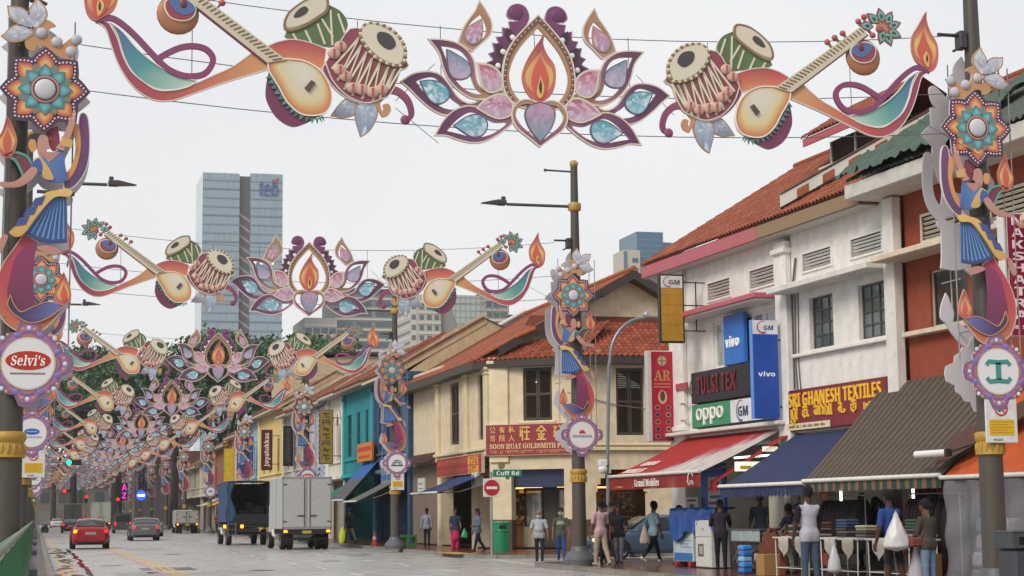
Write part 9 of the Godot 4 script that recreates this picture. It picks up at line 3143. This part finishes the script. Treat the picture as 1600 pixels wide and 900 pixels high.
	m = K("cfcfcb"); m.rbox(V(0, 0.4, 0.305), V(0.9, 0.72, 0.03), 0.008); var dr := part(o, "door", m, "paint")
	m = K("5a5a52"); m.bx(-0.3, 0.05, 0.3, 0.62, 0.321, 0.325); m.k("a8a088"); m.bx(-0.2, 0.0, 0.36, 0.56, 0.325, 0.327); part(dr, "sticker", m, "print")
	m = K("4a4a48"); m.ball(V(0.05, 1.0, 0.33), V(0.02, 0.02, 0.02), 6, 4); part(o, "knob", m, "metal")
	# glass counter of the phone stall
	o = put_xf(thing("glass_counter", "glass-topped phone counter with shelves of goods on the pavement", "counter"), block_xf(8.75, 0.13, 1.5))
	m = K("3a3c3e")
	for x in [-0.85, 0.85]:
		for z in [-0.3, 0.3]: m.rbox(V(x, 0.5, z), V(0.04, 1.0, 0.04), 0.006)
	for y in [0.08, 0.7, 0.99]: m.rbox(V(0, y, 0.3), V(1.7, 0.03, 0.03), 0.005)
	part(o, "frame", m, "metal")
	m = K("2c2e30"); m.bx(-0.83, 0.83, 0.1, 0.66, -0.28, 0.2); part(o, "base", m, "paint")
	m = K("ffffff"); m.bx(-0.83, 0.83, 0.72, 0.98, 0.29, 0.297); m.bx(-0.86, 0.86, 1.0, 1.01, -0.32, 0.32); part(o, "pane", m, "glass")
	stuff_shelf(o, -0.75, 0.75, 0.75, 0.9, 0.0, 12, ["c8ccd0", "2a2a2e", "8fa0b0", "d8c060", "b0b4b8"], 60)
	stuff_shelf(o, -0.75, 0.75, 0.15, 0.6, 0.24, 13, ["6a5a4a", "8a4a3a", "3a4a5a", "a8a49a", "2a2a2e"], 50)
	o = put_xf(thing("clothes_heap", "rust-brown garments heaped over the counter's end", "clothes heap"), block_xf(10.4, 0.13, 1.9))
	var nz := FastNoiseLite.new()
	nz.seed = 11; nz.frequency = 2.0
	rows = []
	for i in 14:
		var row := PackedVector3Array()
		var t := i / 13.0
		for j in 33:
			var a := TAU * j / 32
			var r := lerpf(0.55, 0.12, t * t) * (1 + 0.35 * nz.get_noise_3d(cos(a), t * 2.5, sin(a)))
			row.append(V(cos(a) * r, t * 1.05, sin(a) * r * 0.6))
		rows.append(row)
	m = K("6a3a26"); m.grid(rows); part(o, "garments", m, "cloth")
	o = put_xf(thing("packet_stack", "blue wrapped packets stacked at the pavement edge of the stall", "packets"), block_xf(10.5, 0.13, 2.65))
	for k in 5:
		m = K(["2f6fb8", "3a86c8", "7fb0d8"][k % 3]); m.rbox(V(0.02 * (k % 2), 0.08 + k * 0.13, 0), V(0.3, 0.12, 0.25), 0.03); part(o, "packet", m, "gloss")
	o = put_xf(thing("carton", "brown cardboard carton standing at the kerb before the stall", "carton"), block_xf(11.8, 0.13, 2.7))
	m = K("a87f4e"); m.rbox(V(0, 0.24, 0), V(0.4, 0.48, 0.4), 0.01); part(o, "box", m, "dull")
	# folding tables with cloth, clothes rails
	for q in [[13.7, 2.75, "white framed folding table with draped cloths, left of the white-shirted man"], [15.7, 2.7, "white framed folding table with hanging cloth, right of the white-shirted man"], [17.5, 2.6, "white framed folding table beside the blue-shirted man"]]:
		o = put_xf(thing("folding_table", q[2], "table"), block_xf(q[0], 0.13, q[1]))
		m = K("b9b6ae"); m.rbox(V(0, 0.86, 0), V(1.7, 0.04, 0.7), 0.01); part(o, "tabletop", m, "paint")
		for x in [-0.78, 0.78]:
			for z in [-0.3, 0.3]:
				m = K("c9c6be"); m.tube([V(x, 0.86, z), V(x * 0.96, 0.0, z)], 0.016, 6); part(o, "leg", m, "paint")
			m = K("c9c6be"); m.tube([V(x * 0.97, 0.22, -0.3), V(x * 0.97, 0.22, 0.3)], 0.012, 6); part(o, "brace", m, "paint")
		m = K("c9c6be"); m.tube([V(-0.76, 0.22, 0.3), V(0.76, 0.22, 0.3)], 0.012, 6); part(o, "brace", m, "paint")
		for k in 2:
			rows = []
			for i in 7:
				var row := PackedVector3Array()
				for j in 11:
					var x := -0.5 + k * 0.75 + j * 0.05
					var t := i / 6.0
					row.append(V(x, 0.895 - maxf(0, t - 0.4) * 0.75 * (1 - absf(j - 5) / 9.0), -0.1 + minf(t / 0.4, 1) * 0.47 + 0.015 * sin(j * 1.4)))
				rows.append(row)
			m = K(["b3aca2", "a49a8e"][k]); m.grid(rows)
			solo("table_cloth", m, "cloth", ["wider", "narrower"][k] + " beige cloth hanging off the " + ["first", "second", "third"][int((q[0] - 13.5) / 1.9)] + " folding table", "cloth").transform = block_xf(q[0], 0.13, q[1])
	for q in [[13.6, 1.7, 31, "rail of dark maroon and black garments under the striped canopy"], [17.6, 1.9, 32, "rail of black garments at the striped canopy's near end"], [16.2, 0.6, 33, "inner rail of dark garments in the garment shop"]]:
		rng.seed = q[2]
		o = put_xf(thing("clothes_rail", q[3], "clothes rail"), block_xf(q[0], 0.13, q[1]))
		m = K("8a8c8e"); m.tube([V(-0.9, 0, 0), V(-0.9, 1.75, 0)], 0.018, 6); m.tube([V(0.9, 0, 0), V(0.9, 1.75, 0)], 0.018, 6); m.tube([V(-0.95, 1.75, 0), V(0.95, 1.75, 0)], 0.018, 6); part(o, "rail", m, "metal")
		for k in 14:
			var x := -0.84 + k * 0.128
			m = K(["1a1618", "24161a", "141418", "2e1c1e", "1c2028"][rng.randi() % 5])
			var w := rng.randf_range(0.2, 0.27)
			rows = []
			for i in 6:
				var t := i / 5.0
				var row := PackedVector3Array()
				for j in 9:
					var a := TAU * j / 8
					row.append(V(x + cos(a) * (0.03 + 0.02 * t), 1.66 - t * (0.95 + 0.1 * (k % 3)), sin(a) * w * (0.35 + 0.65 * minf(t * 3.5, 1.0))))
				rows.append(row)
			m.grid(rows); part(o, "garment", m, "cloth")
	# stock: folded piles on the tables, garments and bags hung along the canopy bars
	var pl := 0
	for q in [[13.2, 2.75], [14.2, 2.75], [15.3, 2.7], [16.1, 2.7], [17.1, 2.6], [17.9, 2.6]]:
		rng.seed = 700 + pl
		o = put_xf(thing("folded_pile", ["grey", "brown", "blue", "cream", "maroon", "green"][pl] + "-topped pile of folded cloth on a stall table", "folded cloth"), block_xf(q[0], 1.02, q[1] - 0.12))
		var top: String = ["7a7a7e", "6a4a36", "3a4a70", "b0a68e", "5a2430", "3a5a44"][pl]
		for k in 4 + pl % 3:
			m = K(top if k > 2 else ["4a4440", "8a8278", "2a2a30", "6a5a5a"][(k + pl) % 4])
			m.rbox(V(rng.randf_range(-0.03, 0.03), 0.035 + k * 0.06, 0), V(0.42, 0.055, 0.32), 0.02); part(o, "folded_piece", m, "cloth")
		pl += 1
	rng.seed = 801
	for k in 9:
		var tone: String = ["2a2430", "3a2a2c", "1c2430", "4a3a30", "302c38", "22302c", "5a2a30", "26262a", "3a3440"][k]
		o = put_xf(thing("hanging_garment", ["dark violet", "dark brown", "navy", "tan-brown", "slate", "dark green", "wine-red", "black", "grey-violet"][k] + " garment hanging inside the striped canopy", "garment", Vector3.ZERO, 0, "garments hung under the striped canopy"), block_xf(13.3 + k * 0.62, 2.0 - 0.12 * (k % 2), 0.5 + 0.35 * (k % 3)))
		m = K(tone)
		var rws := []
		for i in 7:
			var t := i / 6.0
			var row := PackedVector3Array()
			for j in 13:
				var a := TAU * j / 12
				row.append(V(cos(a) * (0.08 + 0.2 * minf(t * 3, 1)) * (1 + 0.08 * sin(j * 3.0 + k)), -t * rng.randf_range(0.92, 0.96), sin(a) * 0.07))
			rws.append(row)
		m.grid(rws); part(o, "garment", m, "cloth")
		m = K("6a6a6a"); m.tube([V(0, 0, 0), V(0, 0.18, 0)], 0.008, 5); part(o, "hook", m, "metal")
	o = put_xf(thing("red_banner", "red and yellow vertical banner hung behind the white-shirted man", "banner"), block_xf(12.55, 0.3, 1.6))
	m = K("b82a20"); m.rbox(V(0, 1.0, 0), V(0.4, 1.9, 0.02), 0.005); part(o, "cloth", m, "vinyl")
	m = K("d8b030"); for k in 4: m.rbox(V(0, 1.85 - k * 0.13, 0.014), V(0.26, 0.08, 0.01), 0.003)
	part(o, "print", m, "print")
	o = put_xf(thing("carton", "open brown carton of folded cloth beside the rain curtain", "carton"), block_xf(18.0, 0.13, 2.5))
	m = K("7a5a3c"); wall(m, -0.35, 0.35, 0, 0.6, -0.25, 0.25, []); m.quad(V(-0.35, 0.6, 0.25), V(0.35, 0.6, 0.25), V(0.3, 0.68, 0.5), V(-0.3, 0.68, 0.5)); part(o, "box", m, "dull")
	m = M.new(); rng.seed = 6
	for k in 5: m.k(["6a6058", "8a8078", "4a4442"][k % 3]); m.rbox(V(0.02 * k, 0.66 + k * 0.07, 0), V(0.55, 0.065, 0.4), 0.02)
	part(o, "folded_cloth", m, "cloth")
	for q in [[14.0, 2.0, "fluorescent tube hanging under the striped canopy"], [16.3, 1.6, "second fluorescent tube hanging under the striped canopy"]]:
		m = M.new(); m.tube([V(0, 0, 0), V(0, -0.28, 0)], 0.03, 8)
		solo("hanging_tube", m, "tube_white", q[2], "lamp").transform = block_xf(q[0], 2.05, q[1])
	# clear rain curtain under the orange canopy
	o = put_xf(thing("rain_curtain", "hazy clear plastic rain curtain hanging under the orange canopy", "rain curtain"), block_xf())
	for k in 4:
		rows = []
		for i in 14:
			var row := PackedVector3Array()
			for j in 13: row.append(V(18.72 + k * 1.4 + j * 0.118, 2.1 - i * 0.145, 2.36 + 0.05 * sin(j * 0.9 + k) + 0.03 * sin(i * 1.1 + j * 0.3) + 0.02 * k))
			rows.append(row)
		m = K("ffffff"); m.grid(rows); part(o, "plastic_sheet", m, "film")
	rng.seed = 64
	o = put_xf(thing("goods_stack", "bundles of grey and blue goods stacked behind the rain curtain", "goods"), block_xf())
	for k in 26:
		m = K(["8a8a90", "6a7286", "a8a8a8", "5a5a60", "9a9088"][k % 5])
		m.rbox(V(19.1 + (k % 7) * 0.7, 0.3 + (k / 7) * 0.32, 1.6 + rng.randf_range(-0.1, 0.1)), V(0.62, 0.28, 0.5), 0.05)
		part(o, "bundle", m, "cloth")
